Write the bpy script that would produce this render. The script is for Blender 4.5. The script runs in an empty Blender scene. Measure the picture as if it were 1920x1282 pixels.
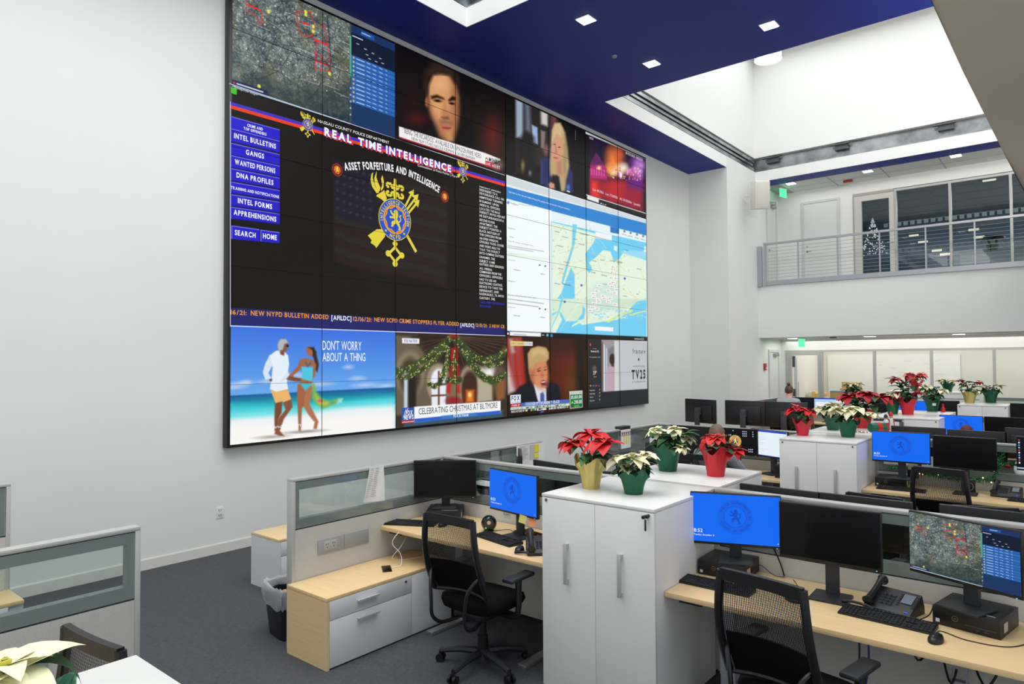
import bpy, bmesh, math, random
import numpy as np
from mathutils import Vector, Matrix
from mathutils.geometry import tessellate_polygon

# ------------------------------------------------------------------ camera
SC = bpy.context.scene
F = 1280.0; CX, CY = 960.0, 641.0; H = 2.1
def _c(p): return np.array([p[0]-CX, -(p[1]-CY), -F])
_dx = _c((2025, 671)); _dx /= np.linalg.norm(_dx)
_dy = _c((-580, 687)); _dy -= _dx*(_dx@_dy); _dy /= np.linalg.norm(_dy)
RR = np.array([_dx, _dy, np.cross(_dx, _dy)])
CAM = np.array([0, 0, H])
def at(px, py, axis, val):
    """point where the line of sight through a photo pixel meets the plane x/y/z = val"""
    d = RR @ _c((px, py)); t = (val-CAM[axis])/d[axis]; return Vector(CAM+d*t)
cam_d = bpy.data.cameras.new('camera'); cam = bpy.data.objects.new('camera', cam_d)
SC.collection.objects.link(cam); SC.camera = cam
cam_d.sensor_width = 36; cam_d.lens = 36*F/1920; cam_d.clip_start = .05; cam_d.clip_end = 200
cam.matrix_world = Matrix(((RR[0][0], RR[0][1], RR[0][2], 0), (RR[1][0], RR[1][1], RR[1][2], 0), (RR[2][0], RR[2][1], RR[2][2], H), (0, 0, 0, 1)))
# ------------------------------------------------------------------ world, exposure, large lights
SC.view_settings.view_transform = 'Standard'; SC.view_settings.look = 'None'
SC.view_settings.exposure = 0.03; SC.view_settings.gamma = 1; SC.view_settings.use_curve_mapping = False
W = bpy.data.worlds.new('world'); SC.world = W; W.use_nodes = True
W.node_tree.nodes['Background'].inputs[0].default_value = (.93, .97, 1, 1)
W.node_tree.nodes['Background'].inputs[1].default_value = 1.0
def area_light(name, loc, sx, sy, power, rot=(0, 0, 0), color=(1, 1, 1), spread=180):
    l = bpy.data.lights.new(name, 'AREA'); l.shape = 'RECTANGLE'; l.size = sx; l.size_y = sy
    l.energy = power; l.color = color; l.spread = math.radians(spread)
    o = bpy.data.objects.new(name, l); o.location = loc; o.rotation_euler = rot; SC.collection.objects.link(o)
    return o
# skylights over the two openings in the blue ceiling, lights of the hall, balcony and offices, and two added fills
area_light('skylight_far', (14, 2.2, 9.9), 6.6, 8.0, 310, color=(.95, .98, 1))
area_light('skylight_near', (2.5, 1.5, 9.9), 8.0, 9.0, 640, color=(.95, .98, 1))
area_light('far_fill_light', (8.7, -1.5, 6.3), 1.2, 5.0, 480, (0, math.radians(-38), 0), (1, .98, .95))  # added fill, tilted to brighten the balcony front
area_light('lower_hall_light', (18.8, 2.5, 2.6), 1.2, 7.5, 55, color=(1, .97, .9))
area_light('lower_office_light', (21.4, 2.5, 2.6), 2.6, 9.0, 125, color=(1, .985, .94))
area_light('balcony_light', (18.8, 2.5, 6.66), .8, 7.0, 26, color=(1, .97, .92))
area_light('upper_office_light', (23, 2.5, 6.55), 3.0, 6.0, 240, color=(.9, .96, 1))
area_light('near_fill_light', (2.6, 4.0, 6.6), 5.0, 2.0, 95, color=(1, .98, .94))  # added fill that brightens the stair soffit and near wall

COL = SC.collection
# ------------------------------------------------------------------ materials
def s2l(c): 
    return tuple(((v/255)/12.92 if v/255 <= .04045 else ((v/255+.055)/1.055)**2.4) for v in c)
MATS = {}
def mat(name, rgb, rough=.5, metal=0, spec=.5, noise=0, nscale=40, bump=0, bscale=200, emit=None, estr=1, alpha=None, trans=0):
    if name in MATS: return MATS[name]
    m = bpy.data.materials.new(name); m.use_nodes = True; nt = m.node_tree; b = nt.nodes['Principled BSDF']
    col = s2l(rgb)
    b.inputs['Base Color'].default_value = (*col, 1); b.inputs['Roughness'].default_value = rough
    b.inputs['Metallic'].default_value = metal; b.inputs['Specular IOR Level'].default_value = spec
    if trans: b.inputs['Transmission Weight'].default_value = trans
    tc = nt.nodes.new('ShaderNodeTexCoord')
    if noise:
        n = nt.nodes.new('ShaderNodeTexNoise'); n.inputs['Scale'].default_value = nscale; n.inputs['Detail'].default_value = 4
        nt.links.new(tc.outputs['Object'], n.inputs['Vector'])
        r = nt.nodes.new('ShaderNodeValToRGB')
        r.color_ramp.elements[0].position = .3; r.color_ramp.elements[1].position = .7
        r.color_ramp.elements[0].color = (*[max(0, v*(1-noise)) for v in col], 1)
        r.color_ramp.elements[1].color = (*[min(1, v*(1+noise)) for v in col], 1)
        nt.links.new(n.outputs['Fac'], r.inputs['Fac']); nt.links.new(r.outputs['Color'], b.inputs['Base Color'])
    if bump:
        n = nt.nodes.new('ShaderNodeTexNoise'); n.inputs['Scale'].default_value = bscale
        nt.links.new(tc.outputs['Object'], n.inputs['Vector'])
        bp = nt.nodes.new('ShaderNodeBump'); bp.inputs['Strength'].default_value = bump; bp.inputs['Distance'].default_value = .01
        nt.links.new(n.outputs['Fac'], bp.inputs['Height']); nt.links.new(bp.outputs['Normal'], b.inputs['Normal'])
    if emit:
        b.inputs['Emission Color'].default_value = (*s2l(emit), 1); b.inputs['Emission Strength'].default_value = estr
    MATS[name] = m; return m
def glass(name, tint=(235, 240, 238), refl=.12, rough=.02):
    if name in MATS: return MATS[name]
    m = bpy.data.materials.new(name); m.use_nodes = True; nt = m.node_tree; nt.nodes.clear()
    o = nt.nodes.new('ShaderNodeOutputMaterial'); t = nt.nodes.new('ShaderNodeBsdfTransparent'); g = nt.nodes.new('ShaderNodeBsdfGlossy')
    t.inputs[0].default_value = (*s2l(tint), 1); g.inputs['Roughness'].default_value = rough
    f = nt.nodes.new('ShaderNodeFresnel'); f.inputs[0].default_value = 1.45
    mu = nt.nodes.new('ShaderNodeMath'); mu.operation = 'MULTIPLY'; mu.inputs[1].default_value = refl*6
    mx = nt.nodes.new('ShaderNodeMixShader')
    nt.links.new(f.outputs[0], mu.inputs[0]); nt.links.new(mu.outputs[0], mx.inputs[0])
    nt.links.new(t.outputs[0], mx.inputs[1]); nt.links.new(g.outputs[0], mx.inputs[2]); nt.links.new(mx.outputs[0], o.inputs[0])
    MATS[name] = m; return m
def wood(name, rgb, rough=.35):
    m = mat(name, rgb, rough); nt = m.node_tree; b = nt.nodes['Principled BSDF']; col = s2l(rgb)
    tc = nt.nodes['Texture Coordinate']; mp = nt.nodes.new('ShaderNodeMapping'); mp.inputs['Scale'].default_value = (30, 1.6, 30)
    n = nt.nodes.new('ShaderNodeTexNoise'); n.inputs['Scale'].default_value = 2.2; n.inputs['Detail'].default_value = 5
    r = nt.nodes.new('ShaderNodeValToRGB'); r.color_ramp.elements[0].position = .3; r.color_ramp.elements[1].position = .75
    r.color_ramp.elements[0].color = (*[v*.93 for v in col], 1); r.color_ramp.elements[1].color = (*[min(1, v*1.05) for v in col], 1)
    nt.links.new(tc.outputs['Object'], mp.inputs[0]); nt.links.new(mp.outputs[0], n.inputs['Vector'])
    nt.links.new(n.outputs['Fac'], r.inputs['Fac']); nt.links.new(r.outputs['Color'], b.inputs['Base Color'])
    return m
def carpet():
    m = mat('carpet', (78, 81, 88), .95, spec=.1); nt = m.node_tree; b = nt.nodes['Principled BSDF']; tc = nt.nodes['Texture Coordinate']
    mp = nt.nodes.new('ShaderNodeMapping'); mp.inputs['Scale'].default_value = (9, 55, 1)
    n = nt.nodes.new('ShaderNodeTexNoise'); n.inputs['Scale'].default_value = 2.2; n.inputs['Detail'].default_value = 8; n.inputs['Roughness'].default_value = .8
    n2 = nt.nodes.new('ShaderNodeTexNoise'); n2.inputs['Scale'].default_value = 260; n2.inputs['Detail'].default_value = 3
    ad = nt.nodes.new('ShaderNodeMix'); ad.data_type = 'FLOAT'; ad.inputs[0].default_value = .5
    r = nt.nodes.new('ShaderNodeValToRGB'); r.color_ramp.elements[0].position = .38; r.color_ramp.elements[1].position = .64
    r.color_ramp.elements[0].color = (*s2l((50, 51, 54)), 1); r.color_ramp.elements[1].color = (*s2l((100, 101, 106)), 1)
    nt.links.new(tc.outputs['Object'], mp.inputs[0]); nt.links.new(mp.outputs[0], n.inputs['Vector']); nt.links.new(tc.outputs['Object'], n2.inputs['Vector'])
    nt.links.new(n.outputs['Fac'], ad.inputs[2]); nt.links.new(n2.outputs['Fac'], ad.inputs[3])
    nt.links.new(ad.outputs[0], r.inputs['Fac']); nt.links.new(r.outputs['Color'], b.inputs['Base Color'])
    return m
def flatm(rgb, k=1.0, name=None):
    """self-lit colour shown by a display"""
    name = name or 'display_%d_%d_%d_%d' % (*rgb, int(k*100))
    if name in MATS: return MATS[name]
    m = mat(name, (4, 4, 4), .45, spec=.2, emit=rgb, estr=k); return m
def vcol_mat():
    if 'display_picture' in MATS: return MATS['display_picture']
    m = mat('display_picture', (4, 4, 4), .45, spec=.2); nt = m.node_tree; b = nt.nodes['Principled BSDF']
    a = nt.nodes.new('ShaderNodeVertexColor'); a.layer_name = 'picture'
    nt.links.new(a.outputs[0], b.inputs['Emission Color']); b.inputs['Emission Strength'].default_value = 1
    return m
WHITE = mat('white_wall_paint', (226, 227, 224), .75, spec=.25, noise=.012, nscale=1.5)
WELL = mat('white_well_paint', (236, 236, 234), .8, spec=.2)
BLUE = mat('blue_ceiling_paint', (24, 44, 142), .55, spec=.35)
MAPLE = wood('maple_laminate', (226, 196, 146))
MAPLE2 = wood('maple_edge', (206, 178, 122), .5)
LAM = mat('white_laminate', (228, 227, 224), .28, spec=.5, noise=.01, nscale=3)
LAM2 = mat('grey_white_laminate', (214, 215, 216), .4)
FAB = mat('partition_fabric', (196, 194, 188), .9, spec=.1, noise=.05, nscale=180, bump=.15)
TRIM = mat('partition_trim', (190, 190, 186), .4, metal=.3)
FRG = mat('partition_glass_frame', (168, 176, 173), .35)
ALU = mat('brushed_aluminium', (176, 177, 178), .35, metal=.85)
STEEL = mat('grey_painted_steel', (170, 171, 178), .4, metal=.4)
HND = mat('handle_grey', (186, 186, 184), .4, metal=.15)
BLK = mat('black_plastic', (18, 18, 20), .42)
BLK2 = mat('dark_plastic', (34, 35, 38), .5)
BGL = mat('black_gloss', (9, 9, 11), .12)
FABK = mat('black_fabric', (17, 17, 18), .95, spec=.1, noise=.25, nscale=300, bump=.2)
DGR = mat('dark_grey', (60, 62, 66), .5)
PAPER = mat('white_paper', (232, 232, 228), .8)
GLS = glass('clear_glass')
GLP = glass('partition_glass', (247, 250, 249), .10)
CARPET = carpet()

# ------------------------------------------------------------------ mesh helpers
class MB:
    def __init__(s): s.bm = bmesh.new(); s.xf = Matrix()
    def _v(s, p): return s.bm.verts.new(s.xf @ Vector(p))
    def box(s, x0, x1, y0, y1, z0, z1, bev=0, seg=2):
        vs = [s._v((x, y, z)) for x in (x0, x1) for y in (y0, y1) for z in (z0, z1)]
        fs = [(0, 1, 3, 2), (4, 6, 7, 5), (0, 4, 5, 1), (2, 3, 7, 6), (0, 2, 6, 4), (1, 5, 7, 3)]
        f = [s.bm.faces.new([vs[i] for i in q]) for q in fs]
        if bev:
            e = list({e for q in f for e in q.edges})
            bmesh.ops.bevel(s.bm, geom=e, offset=bev, segments=seg, profile=.5, affect='EDGES')
        return s
    def ring_stack(s, rings, cap=True, closed=True):
        rv = [[s._v(p) for p in r] for r in rings]; n = len(rings[0])
        for a, b in zip(rv[:-1], rv[1:]):
            for i in range(n if closed else n-1):
                j = (i+1) % n
                try: s.bm.faces.new((a[i], a[j], b[j], b[i]))
                except ValueError: pass
        if cap and closed:
            s.bm.faces.new(list(reversed(rv[0]))); s.bm.faces.new(rv[-1])
        return s
    def cyl(s, p0, p1, r0, r1=None, n=16, cap=True):
        r1 = r0 if r1 is None else r1
        p0, p1 = Vector(p0), Vector(p1); d = (p1-p0).normalized()
        a = d.orthogonal().normalized(); b = d.cross(a)
        R = lambda p, r: [p+(a*math.cos(t)+b*math.sin(t))*r for t in [2*math.pi*i/n for i in range(n)]]
        return s.ring_stack([R(p0, r0), R(p1, r1)], cap)
    def tube(s, pts, r, n=8, sub=4, radii=None):
        P = [Vector(p) for p in pts]
        if sub > 1 and len(P) > 2:
            Q = []; E = [2*P[0]-P[1]]+P+[2*P[-1]-P[-2]]
            for i in range(1, len(E)-2):
                p0, p1, p2, p3 = E[i-1:i+3]
                for k in range(sub):
                    t = k/sub
                    Q.append(.5*((2*p1)+(p2-p0)*t+(2*p0-5*p1+4*p2-p3)*t*t+(3*p1-p0-3*p2+p3)*t**3))
            Q.append(P[-1]); P = Q
        rings = []; d = (P[1]-P[0]).normalized(); a = d.orthogonal().normalized()
        for i, p in enumerate(P):
            d = (P[min(i+1, len(P)-1)]-P[max(i-1, 0)]).normalized()
            a = (a-d*a.dot(d)).normalized(); b = d.cross(a)
            rr = r if radii is None else radii(i/(len(P)-1))
            rings.append([p+(a*math.cos(t)+b*math.sin(t))*rr for t in [2*math.pi*k/n for k in range(n)]])
        return s.ring_stack(rings)
    def lathe(s, prof, n=24, c=(0, 0, 0), cap=True, fn=None):
        rings = []
        for r, z in prof:
            ring = []
            for i in range(n):
                t = 2*math.pi*i/n; q = r*(fn(t, z) if fn else 1)
                ring.append((c[0]+q*math.cos(t), c[1]+q*math.sin(t), c[2]+z))
            rings.append(ring)
        return s.ring_stack(rings, cap)
    def prism(s, poly, axis, a, b, bev=0):
        def P(u, v, w): return {'x': (w, u, v), 'y': (u, w, v), 'z': (u, v, w)}[axis]
        A = [s._v(P(u, v, a)) for u, v in poly]; B = [s._v(P(u, v, b)) for u, v in poly]; n = len(poly); fs = []
        fs.append(s.bm.faces.new(A)); fs.append(s.bm.faces.new(list(reversed(B))))
        for i in range(n): fs.append(s.bm.faces.new((A[i], B[i], B[(i+1) % n], A[(i+1) % n])))
        if bev: bmesh.ops.bevel(s.bm, geom=list({e for f in fs for e in f.edges}), offset=bev, segments=2, profile=.5, affect='EDGES')
        return s
    def ball(s, c, r, sc=(1, 1, 1), n=12):
        prof = []
        m = n//2+1
        rings = []
        for j in range(1, m):
            ph = math.pi*j/m
            rings.append([(c[0]+r*sc[0]*math.sin(ph)*math.cos(2*math.pi*i/n), c[1]+r*sc[1]*math.sin(ph)*math.sin(2*math.pi*i/n), c[2]-r*sc[2]*math.cos(ph)) for i in range(n)])
        return s.ring_stack(rings)
    def quad(s, a, b, c, d):
        s.bm.faces.new([s._v(p) for p in (a, b, c, d)]); return s
    def poly(s, pts3):
        s.bm.faces.new([s._v(p) for p in pts3]); return s
    def build(s, name, m, parent=None, smooth=35):
        me = bpy.data.meshes.new(name)
        bmesh.ops.remove_doubles(s.bm, verts=s.bm.verts, dist=1e-6)
        bmesh.ops.recalc_face_normals(s.bm, faces=s.bm.faces)
        s.bm.to_mesh(me); s.bm.free()
        me.materials.append(m)
        if smooth:
            me.polygons.foreach_set('use_smooth', [True]*len(me.polygons)); me.set_sharp_from_angle(angle=math.radians(smooth))
        o = bpy.data.objects.new(name, me); COL.objects.link(o)
        if parent: o.parent = parent
        return o
def box(name, m, x0, x1, y0, y1, z0, z1, parent=None, bev=0):
    return MB().box(x0, x1, y0, y1, z0, z1, bev).build(name, m, parent)
def tag(o, label=None, cat=None, group=None, kind=None):
    if label: o['label'] = label
    if cat: o['category'] = cat
    if group: o['group'] = group
    if kind: o['kind'] = kind
    return o
def thing(name, label, cat, loc=(0, 0, 0), rz=0, group=None):
    o = bpy.data.objects.new(name, None); COL.objects.link(o); o.location = loc; o.rotation_euler = (0, 0, math.radians(rz))
    o.empty_display_size = .1
    return tag(o, label, cat, group)
def struct(o, label=None): o['kind'] = 'structure'; (label and tag(o, label)); return o
CH = {}
def kids(o): return [c for c in bpy.data.objects if c.parent == o]
def dup(o, label, loc, rz=0, group=None, parent=None):
    c = o.copy(); COL.objects.link(c)
    if parent is None:
        c.location = loc; c.rotation_euler = (0, 0, math.radians(rz)); c['label'] = label
        if group: c['group'] = group
    else: c.parent = parent
    for k in kids(o): dup(k, None, None, parent=c)
    return c

# ------------------------------------------------------------------ flat graphics (on displays, signs and papers)
_glyph = {}
def glyph(ch, bold=0):
    k = (ch, bold)
    if k not in _glyph:
        cu = bpy.data.curves.new('g', 'FONT'); cu.body = ch; cu.size = 1; cu.offset = bold; cu.resolution_u = 3
        ob = bpy.data.objects.new('g', cu); COL.objects.link(ob)
        me = bpy.data.meshes.new_from_object(ob)
        vs = [(v.co.x, v.co.y) for v in me.vertices]; fs = [tuple(p.vertices) for p in me.polygons]
        bpy.data.objects.remove(ob); bpy.data.meshes.remove(me)
        x0 = min([v[0] for v in vs], default=0); x1 = max([v[0] for v in vs], default=.25)
        _glyph[k] = (vs, fs, x0, x1)
    return _glyph[k]
class Flat:
    """2-D shapes on a plane given by a function (u, v, lift) -> point"""
    def __init__(s, fn): s.fn = fn; s.v = []; s.f = []; s.lift = 0
    def tri(s, vs, fs):
        b = len(s.v); s.v += [(*p, s.lift) for p in vs]; s.f += [tuple(b+i for i in f) for f in fs]
    def poly(s, *loops):
        T = tessellate_polygon([[Vector((p[0], p[1], 0)) for p in l] for l in loops])
        s.tri([p for l in loops for p in l], T); return s
    def rect(s, u0, v0, u1, v1): return s.poly([(u0, v0), (u1, v0), (u1, v1), (u0, v1)])
    def line(s, pts, w, closed=False):
        P = list(pts)+([pts[0]] if closed else [])
        for (a, b), (c, d) in zip(P[:-1], P[1:]):
            L = math.hypot(c-a, d-b) or 1e-9; nx, ny = -(d-b)/L*w/2, (c-a)/L*w/2
            s.tri([(a+nx, b+ny), (a-nx, b-ny), (c-nx, d-ny), (c+nx, d+ny)], [(0, 1, 2, 3)])
        return s
    def disc(s, u, v, r, ry=None, n=32):
        ry = ry or r; return s.poly([(u+r*math.cos(2*math.pi*i/n), v+ry*math.sin(2*math.pi*i/n)) for i in range(n)])
    def ring(s, u, v, r, w, n=48, ky=1):
        P = [(math.cos(2*math.pi*i/n), math.sin(2*math.pi*i/n)) for i in range(n)]
        vs = [(u+c*r, v+d*r*ky) for c, d in P]+[(u+c*(r-w), v+d*(r-w)*ky) for c, d in P]
        s.tri(vs, [(i, (i+1) % n, n+(i+1) % n, n+i) for i in range(n)]); return s
    def text(s, body, u0, v0, u1, v1, bold=.0, gap=.12, fixed=False):
        """fit the word into the box u0..u1 x v0..v1 (v0 baseline, v1 cap height)"""
        x = 0; parts = []
        for ch in body:
            if ch == ' ': x += .30; continue
            vs, fs, a, b = glyph(ch, bold)
            parts.append((vs, fs, x-a)); x += (b-a)+gap*.75+bold*2
        tw = x-gap*.75; sx = (u1-u0)/max(tw, .01); sy = (v1-v0)/.70
        for vs, fs, dx in parts: s.tri([(u0+(p[0]+dx)*sx, v0+p[1]*sy) for p in vs], fs)
        return s
    def arc_text(s, body, u, v, r, h, a0, a1, bold=0, inward=False, wid=.8):
        """letters round a circle, angles in degrees from a0 to a1"""
        n = len(body)
        for i, ch in enumerate(body):
            if ch == ' ': continue
            t = math.radians(a0+(a1-a0)*(i/(n-1) if n > 1 else .5)); vs, fs, a, b = glyph(ch, bold); k = h/.7
            rot = t-math.pi/2 if not inward else t+math.pi/2
            c, d = math.cos(rot), math.sin(rot); cu, cv = u+r*math.cos(t), v+r*math.sin(t); out = []
            for p in vs:
                x, y = (p[0]-(a+b)/2)*k*wid, (p[1]-.35)*k
                out.append((cu+x*c-y*d, cv+x*d+y*c))
            s.tri(out, fs)
        return s
    def build(s, name, m, parent=None):
        me = bpy.data.meshes.new(name); me.from_pydata([s.fn(*p) for p in s.v], [], s.f); me.materials.append(m); me.update()
        o = bpy.data.objects.new(name, me); COL.objects.link(o)
        if parent: o.parent = parent
        return o
# the heraldic lion of the seal, unit box, traced once
LION = [[(.46, .97), (.55, 1.0), (.63, .97), (.69, .90), (.66, .84), (.72, .80), (.68, .76), (.72, .70), (.66, .69), (.68, .62), (.63, .58),
        (.66, .50), (.72, .44), (.79, .47), (.85, .53), (.84, .60), (.77, .66), (.79, .73), (.87, .78), (.93, .74), (.90, .71), (.86, .72), (.84, .68), (.91, .60), (.90, .50), (.83, .42),
        (.76, .38), (.80, .30), (.83, .20), (.88, .14), (.88, .04), (.80, .02), (.70, .04), (.74, .10), (.76, .13), (.68, .22), (.60, .30), (.54, .32),
        (.46, .27), (.40, .22), (.36, .14), (.26, .12), (.22, .17), (.28, .22), (.24, .28), (.26, .36), (.33, .42), (.42, .43), (.46, .50), (.40, .55),
        (.30, .54), (.22, .52), (.14, .54), (.12, .61), (.20, .63), (.27, .62), (.38, .66), (.30, .70), (.24, .74), (.18, .84), (.16, .91), (.24, .92), (.28, .85), (.33, .79), (.42, .78), (.46, .83), (.38, .86), (.44, .91)]]

# ------------------------------------------------------------------ painted pictures for displays
class Canvas:
    def __init__(s, P, shape): 
        s.x, s.y = P; s.sh = shape; s.c = np.zeros((len(s.x), 3))
    def fill(s, c): s.c[:] = c; return s
    def _m(s, x0, y0, x1, y1): return (s.x > x0) & (s.x < x1) & (s.y > y0) & (s.y < y1)
    def mix(s, idx, a, c): s.c[idx] = s.c[idx]*(1-a[:, None])+np.array(c)*a[:, None]
    def poly(s, pts, c, soft=.7, al=1):
        P = np.array(pts, float); idx = np.where(s._m(P[:, 0].min()-soft, P[:, 1].min()-soft, P[:, 0].max()+soft, P[:, 1].max()+soft))[0]
        if not len(idx): return s
        x, y = s.x[idx], s.y[idx]; ins = np.zeros(len(idx), bool); dist = np.full(len(idx), 1e9)
        for (ax, ay), (bx, by) in zip(P, np.roll(P, -1, 0)):
            if ay != by:
                k = ((ay > y) != (by > y)) & (x < (bx-ax)*(y-ay)/(by-ay)+ax); ins ^= k
            L = (bx-ax)**2+(by-ay)**2+1e-9; t = np.clip(((x-ax)*(bx-ax)+(y-ay)*(by-ay))/L, 0, 1)
            dist = np.minimum(dist, np.hypot(x-ax-t*(bx-ax), y-ay-t*(by-ay)))
        d = np.where(ins, dist, -dist); s.mix(idx, np.clip(d/soft*.5+.5, 0, 1)*al, c); return s
    def ell(s, cx, cy, rx, ry, c, soft=.15, rot=0, al=1):
        R = max(rx, ry)*(1+soft); idx = np.where(s._m(cx-R, cy-R, cx+R, cy+R))[0]
        if not len(idx): return s
        a = math.radians(rot); dx, dy = s.x[idx]-cx, s.y[idx]-cy
        u, v = (dx*math.cos(a)+dy*math.sin(a))/rx, (-dx*math.sin(a)+dy*math.cos(a))/ry
        s.mix(idx, np.clip((1-np.hypot(u, v))/max(soft, .01)*.5+.5, 0, 1)*al, c); return s
    def line(s, pts, w, c, al=1):
        for (ax, ay), (bx, by) in zip(pts[:-1], pts[1:]):
            idx = np.where(s._m(min(ax, bx)-w-1, min(ay, by)-w-1, max(ax, bx)+w+1, max(ay, by)+w+1))[0]
            if not len(idx): continue
            x, y = s.x[idx], s.y[idx]; L = (bx-ax)**2+(by-ay)**2+1e-9; t = np.clip(((x-ax)*(bx-ax)+(y-ay)*(by-ay))/L, 0, 1)
            d = np.hypot(x-ax-t*(bx-ax), y-ay-t*(by-ay)); s.mix(idx, np.clip(w/2-d+.5, 0, 1)*al, c)
        return s
    def noise(s, amp, scale, seed=0, mask=None):
        n = fbm(s.x*scale, s.y*scale, seed)[:, None]*amp
        s.c += n if mask is None else n*mask[:, None]; return s
def fbm(x, y, seed=0, octv=4):
    r = np.zeros_like(x); a = .5
    for o in range(octv):
        xi, yi = np.floor(x).astype(int), np.floor(y).astype(int); fx, fy = x-xi, y-yi; fx = fx*fx*(3-2*fx); fy = fy*fy*(3-2*fy)
        def h(i, j):
            k = (i*374761393+j*668265263+(seed+o)*982451653) & 0x7fffffff; k = ((k ^ (k >> 13))*1274126177) & 0x7fffffff
            return (k ^ (k >> 16) & 0xffff) % 65536/65536
        r += a*((h(xi, yi)*(1-fx)+h(xi+1, yi)*fx)*(1-fy)+(h(xi, yi+1)*(1-fx)+h(xi+1, yi+1)*fx)*fy-.5); x = x*2+17; y = y*2+31; a *= .5
    return r*2
def picture(name, fn, u0, v0, u1, v1, nu, nv, painter, pixfn, parent):
    """grid mesh whose point colours hold the painted picture"""
    U, V = np.meshgrid(np.linspace(u0, u1, nu), np.linspace(v0, v1, nv)); U = U.ravel(); V = V.ravel()
    cv = Canvas(pixfn(U, V), (nv, nu)); painter(cv)
    c = np.clip(cv.c, 0, 255)/255; lin = np.where(c <= .04045, c/12.92, ((c+.055)/1.055)**2.4)
    P = fn(U, V); me = bpy.data.meshes.new(name)
    i = np.arange(nu*nv).reshape(nv, nu); q = np.stack([i[:-1, :-1], i[:-1, 1:], i[1:, 1:], i[1:, :-1]], -1).reshape(-1, 4)
    me.vertices.add(nu*nv); me.vertices.foreach_set('co', P.ravel()); me.loops.add(q.size); me.loops.foreach_set('vertex_index', q.ravel().astype(np.int32))
    me.polygons.add(len(q)); me.polygons.foreach_set('loop_start', np.arange(len(q), dtype=np.int32)*4); me.update(calc_edges=True)
    a = me.color_attributes.new('picture', 'FLOAT_COLOR', 'POINT'); a.data.foreach_set('color', np.hstack([lin, np.ones((nu*nv, 1))]).ravel())
    me.materials.append(vcol_mat()); o = bpy.data.objects.new(name, me); COL.objects.link(o); o.parent = parent
    return o

# =================================================================== SETTING
def sbox(name, m, *a, bev=0): return struct(box(name, m, *a, bev=bev))
sbox('floor', CARPET, -4, 30, -9, 7.5, -.1, 0)
NY = 7.38                      # the wall that carries the displays
sbox('wall_north', WHITE, -4, 15.78, NY, NY+.2, 0, 6.9)
b = MB().box(15.78, 17.75, 6.40, NY+.2, 0, 6.99).box(17.75, 30, 6.40, NY+.2, 0, 6.99)
struct(b.build('wall_pilaster', WHITE))
b = MB().box(-4, 15.765, NY-.014, NY, 0, .1).box(-4, 15.765, NY-.008, NY, .1, .108)
struct(b.build('baseboard_north', mat('baseboard_paint', (220, 219, 212), .5)))
# blue ceiling with two openings
b = MB()
for x0, x1, y0, y1 in ((-4, 18.25, 6.42, NY), (6.78, 10.34, -4, 6.42), (17.68, 18.25, -4, 6.42), (-4, -2.5, -9, 6.42), (-2.5, 18.25, -9, -4)):
    b.box(x0, x1, y0, y1, 6.72, 6.80)
struct(b.build('ceiling', BLUE))
# light wells: white fascia, steel channel, white upper walls, roof
for k, (x0, x1) in enumerate(((-2.5, 6.78), (10.34, 17.68))):
    y0, y1 = -4, 6.42
    b = MB(); t = .012
    for a in ((x0, x1, y1-t, y1+.1), (x0, x1, y0-.1, y0+t)): b.box(*a, 6.722 if 1 else 0, 6.99)
    b.box(x0-.1, x0+t, y0+t, y1-t, 6.722, 6.99); b.box(x1-t, x1+.1, y0+t, y1-t, 6.722, 6.99)
    struct(b.build('trim_%d' % (k+1), WELL))
    b = MB(); o = .13
    b.box(x0, x1+o, y1+o, y1+o+.05, 6.99, 7.36).box(x1+o, x1+o+.05, y0, y1+o, 6.99, 7.36).box(x0-.1, x0-.05, y0, y1, 6.99, 7.36).box(x0, x1, y0-.2, y0-.15, 6.99, 7.36)
    b.box(x0, x1, y1+.015, y1+.06, 7.02, 7.10).box(x0, x1, y1+.05, y1+.10, 7.17, 7.22).box(x1+.01, x1+.06, y0, y1, 7.0, 7.03)
    b.box(x0, x1, y1+.02, y1+.07, 7.25, 7.32)
    b.box(x0, x1+o, y1, y1+o+.05, 6.985, 6.995).box(x1, x1+o, y0, y1, 6.985, 6.995)
    struct(b.build('trim_%d' % (k+3), mat('galvanised_steel', (150, 154, 158), .32, metal=.9, noise=.35, nscale=3)))
    b = MB()
    b.box(x0-.1, x1+.2, y1, y1+.2, 7.36, 10).box(x1, x1+.2, y0, y1, 7.36, 10).box(x0-.2, x0, y0, y1, 7.36, 10).box(x0, x1, y0-.2, y0, 7.36, 10).box(x0-.2, x1+.2, y0-.2, y1+.2, 10, 10.1)
    struct(b.build('wall_well_%d' % (k+1), WELL))
    for q, xx in enumerate((12.4, 14.9, 17.2) if k else (5.0,)):
        pass
# steel clips of the far channel
for i, y in enumerate((6.0, 4.35, 2.2)):
    o = MB().box(17.64, 17.72, y-.22, y+.22, 7.29, 7.32).box(17.70, 17.80, y-.18, y+.12, 7.18, 7.29).build('channel_clip', mat('dark_steel', (92, 94, 96), .45, metal=.6))
    tag(o, ['steel clip in the channel above the balcony, nearest the display wall', 'middle steel clip in the channel high above the balcony', 'steel clip in the channel above the balcony, farthest right'][i], 'bracket', 'channel clips')
# balcony
sbox('wall_balcony_front', WHITE, 17.75, 17.95, -9, 6.40, 2.67, 4.04)
sbox('floor_balcony', mat('balcony_floor', (150, 150, 150), .6), 17.95, 26.4, -9, 6.40, 3.86, 4.04)
sbox('ceiling_lower_hall', mat('ceiling_tile_white', (224, 224, 220), .85), 17.95, 26.4, -9, 6.40, 2.67, 2.76)
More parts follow.
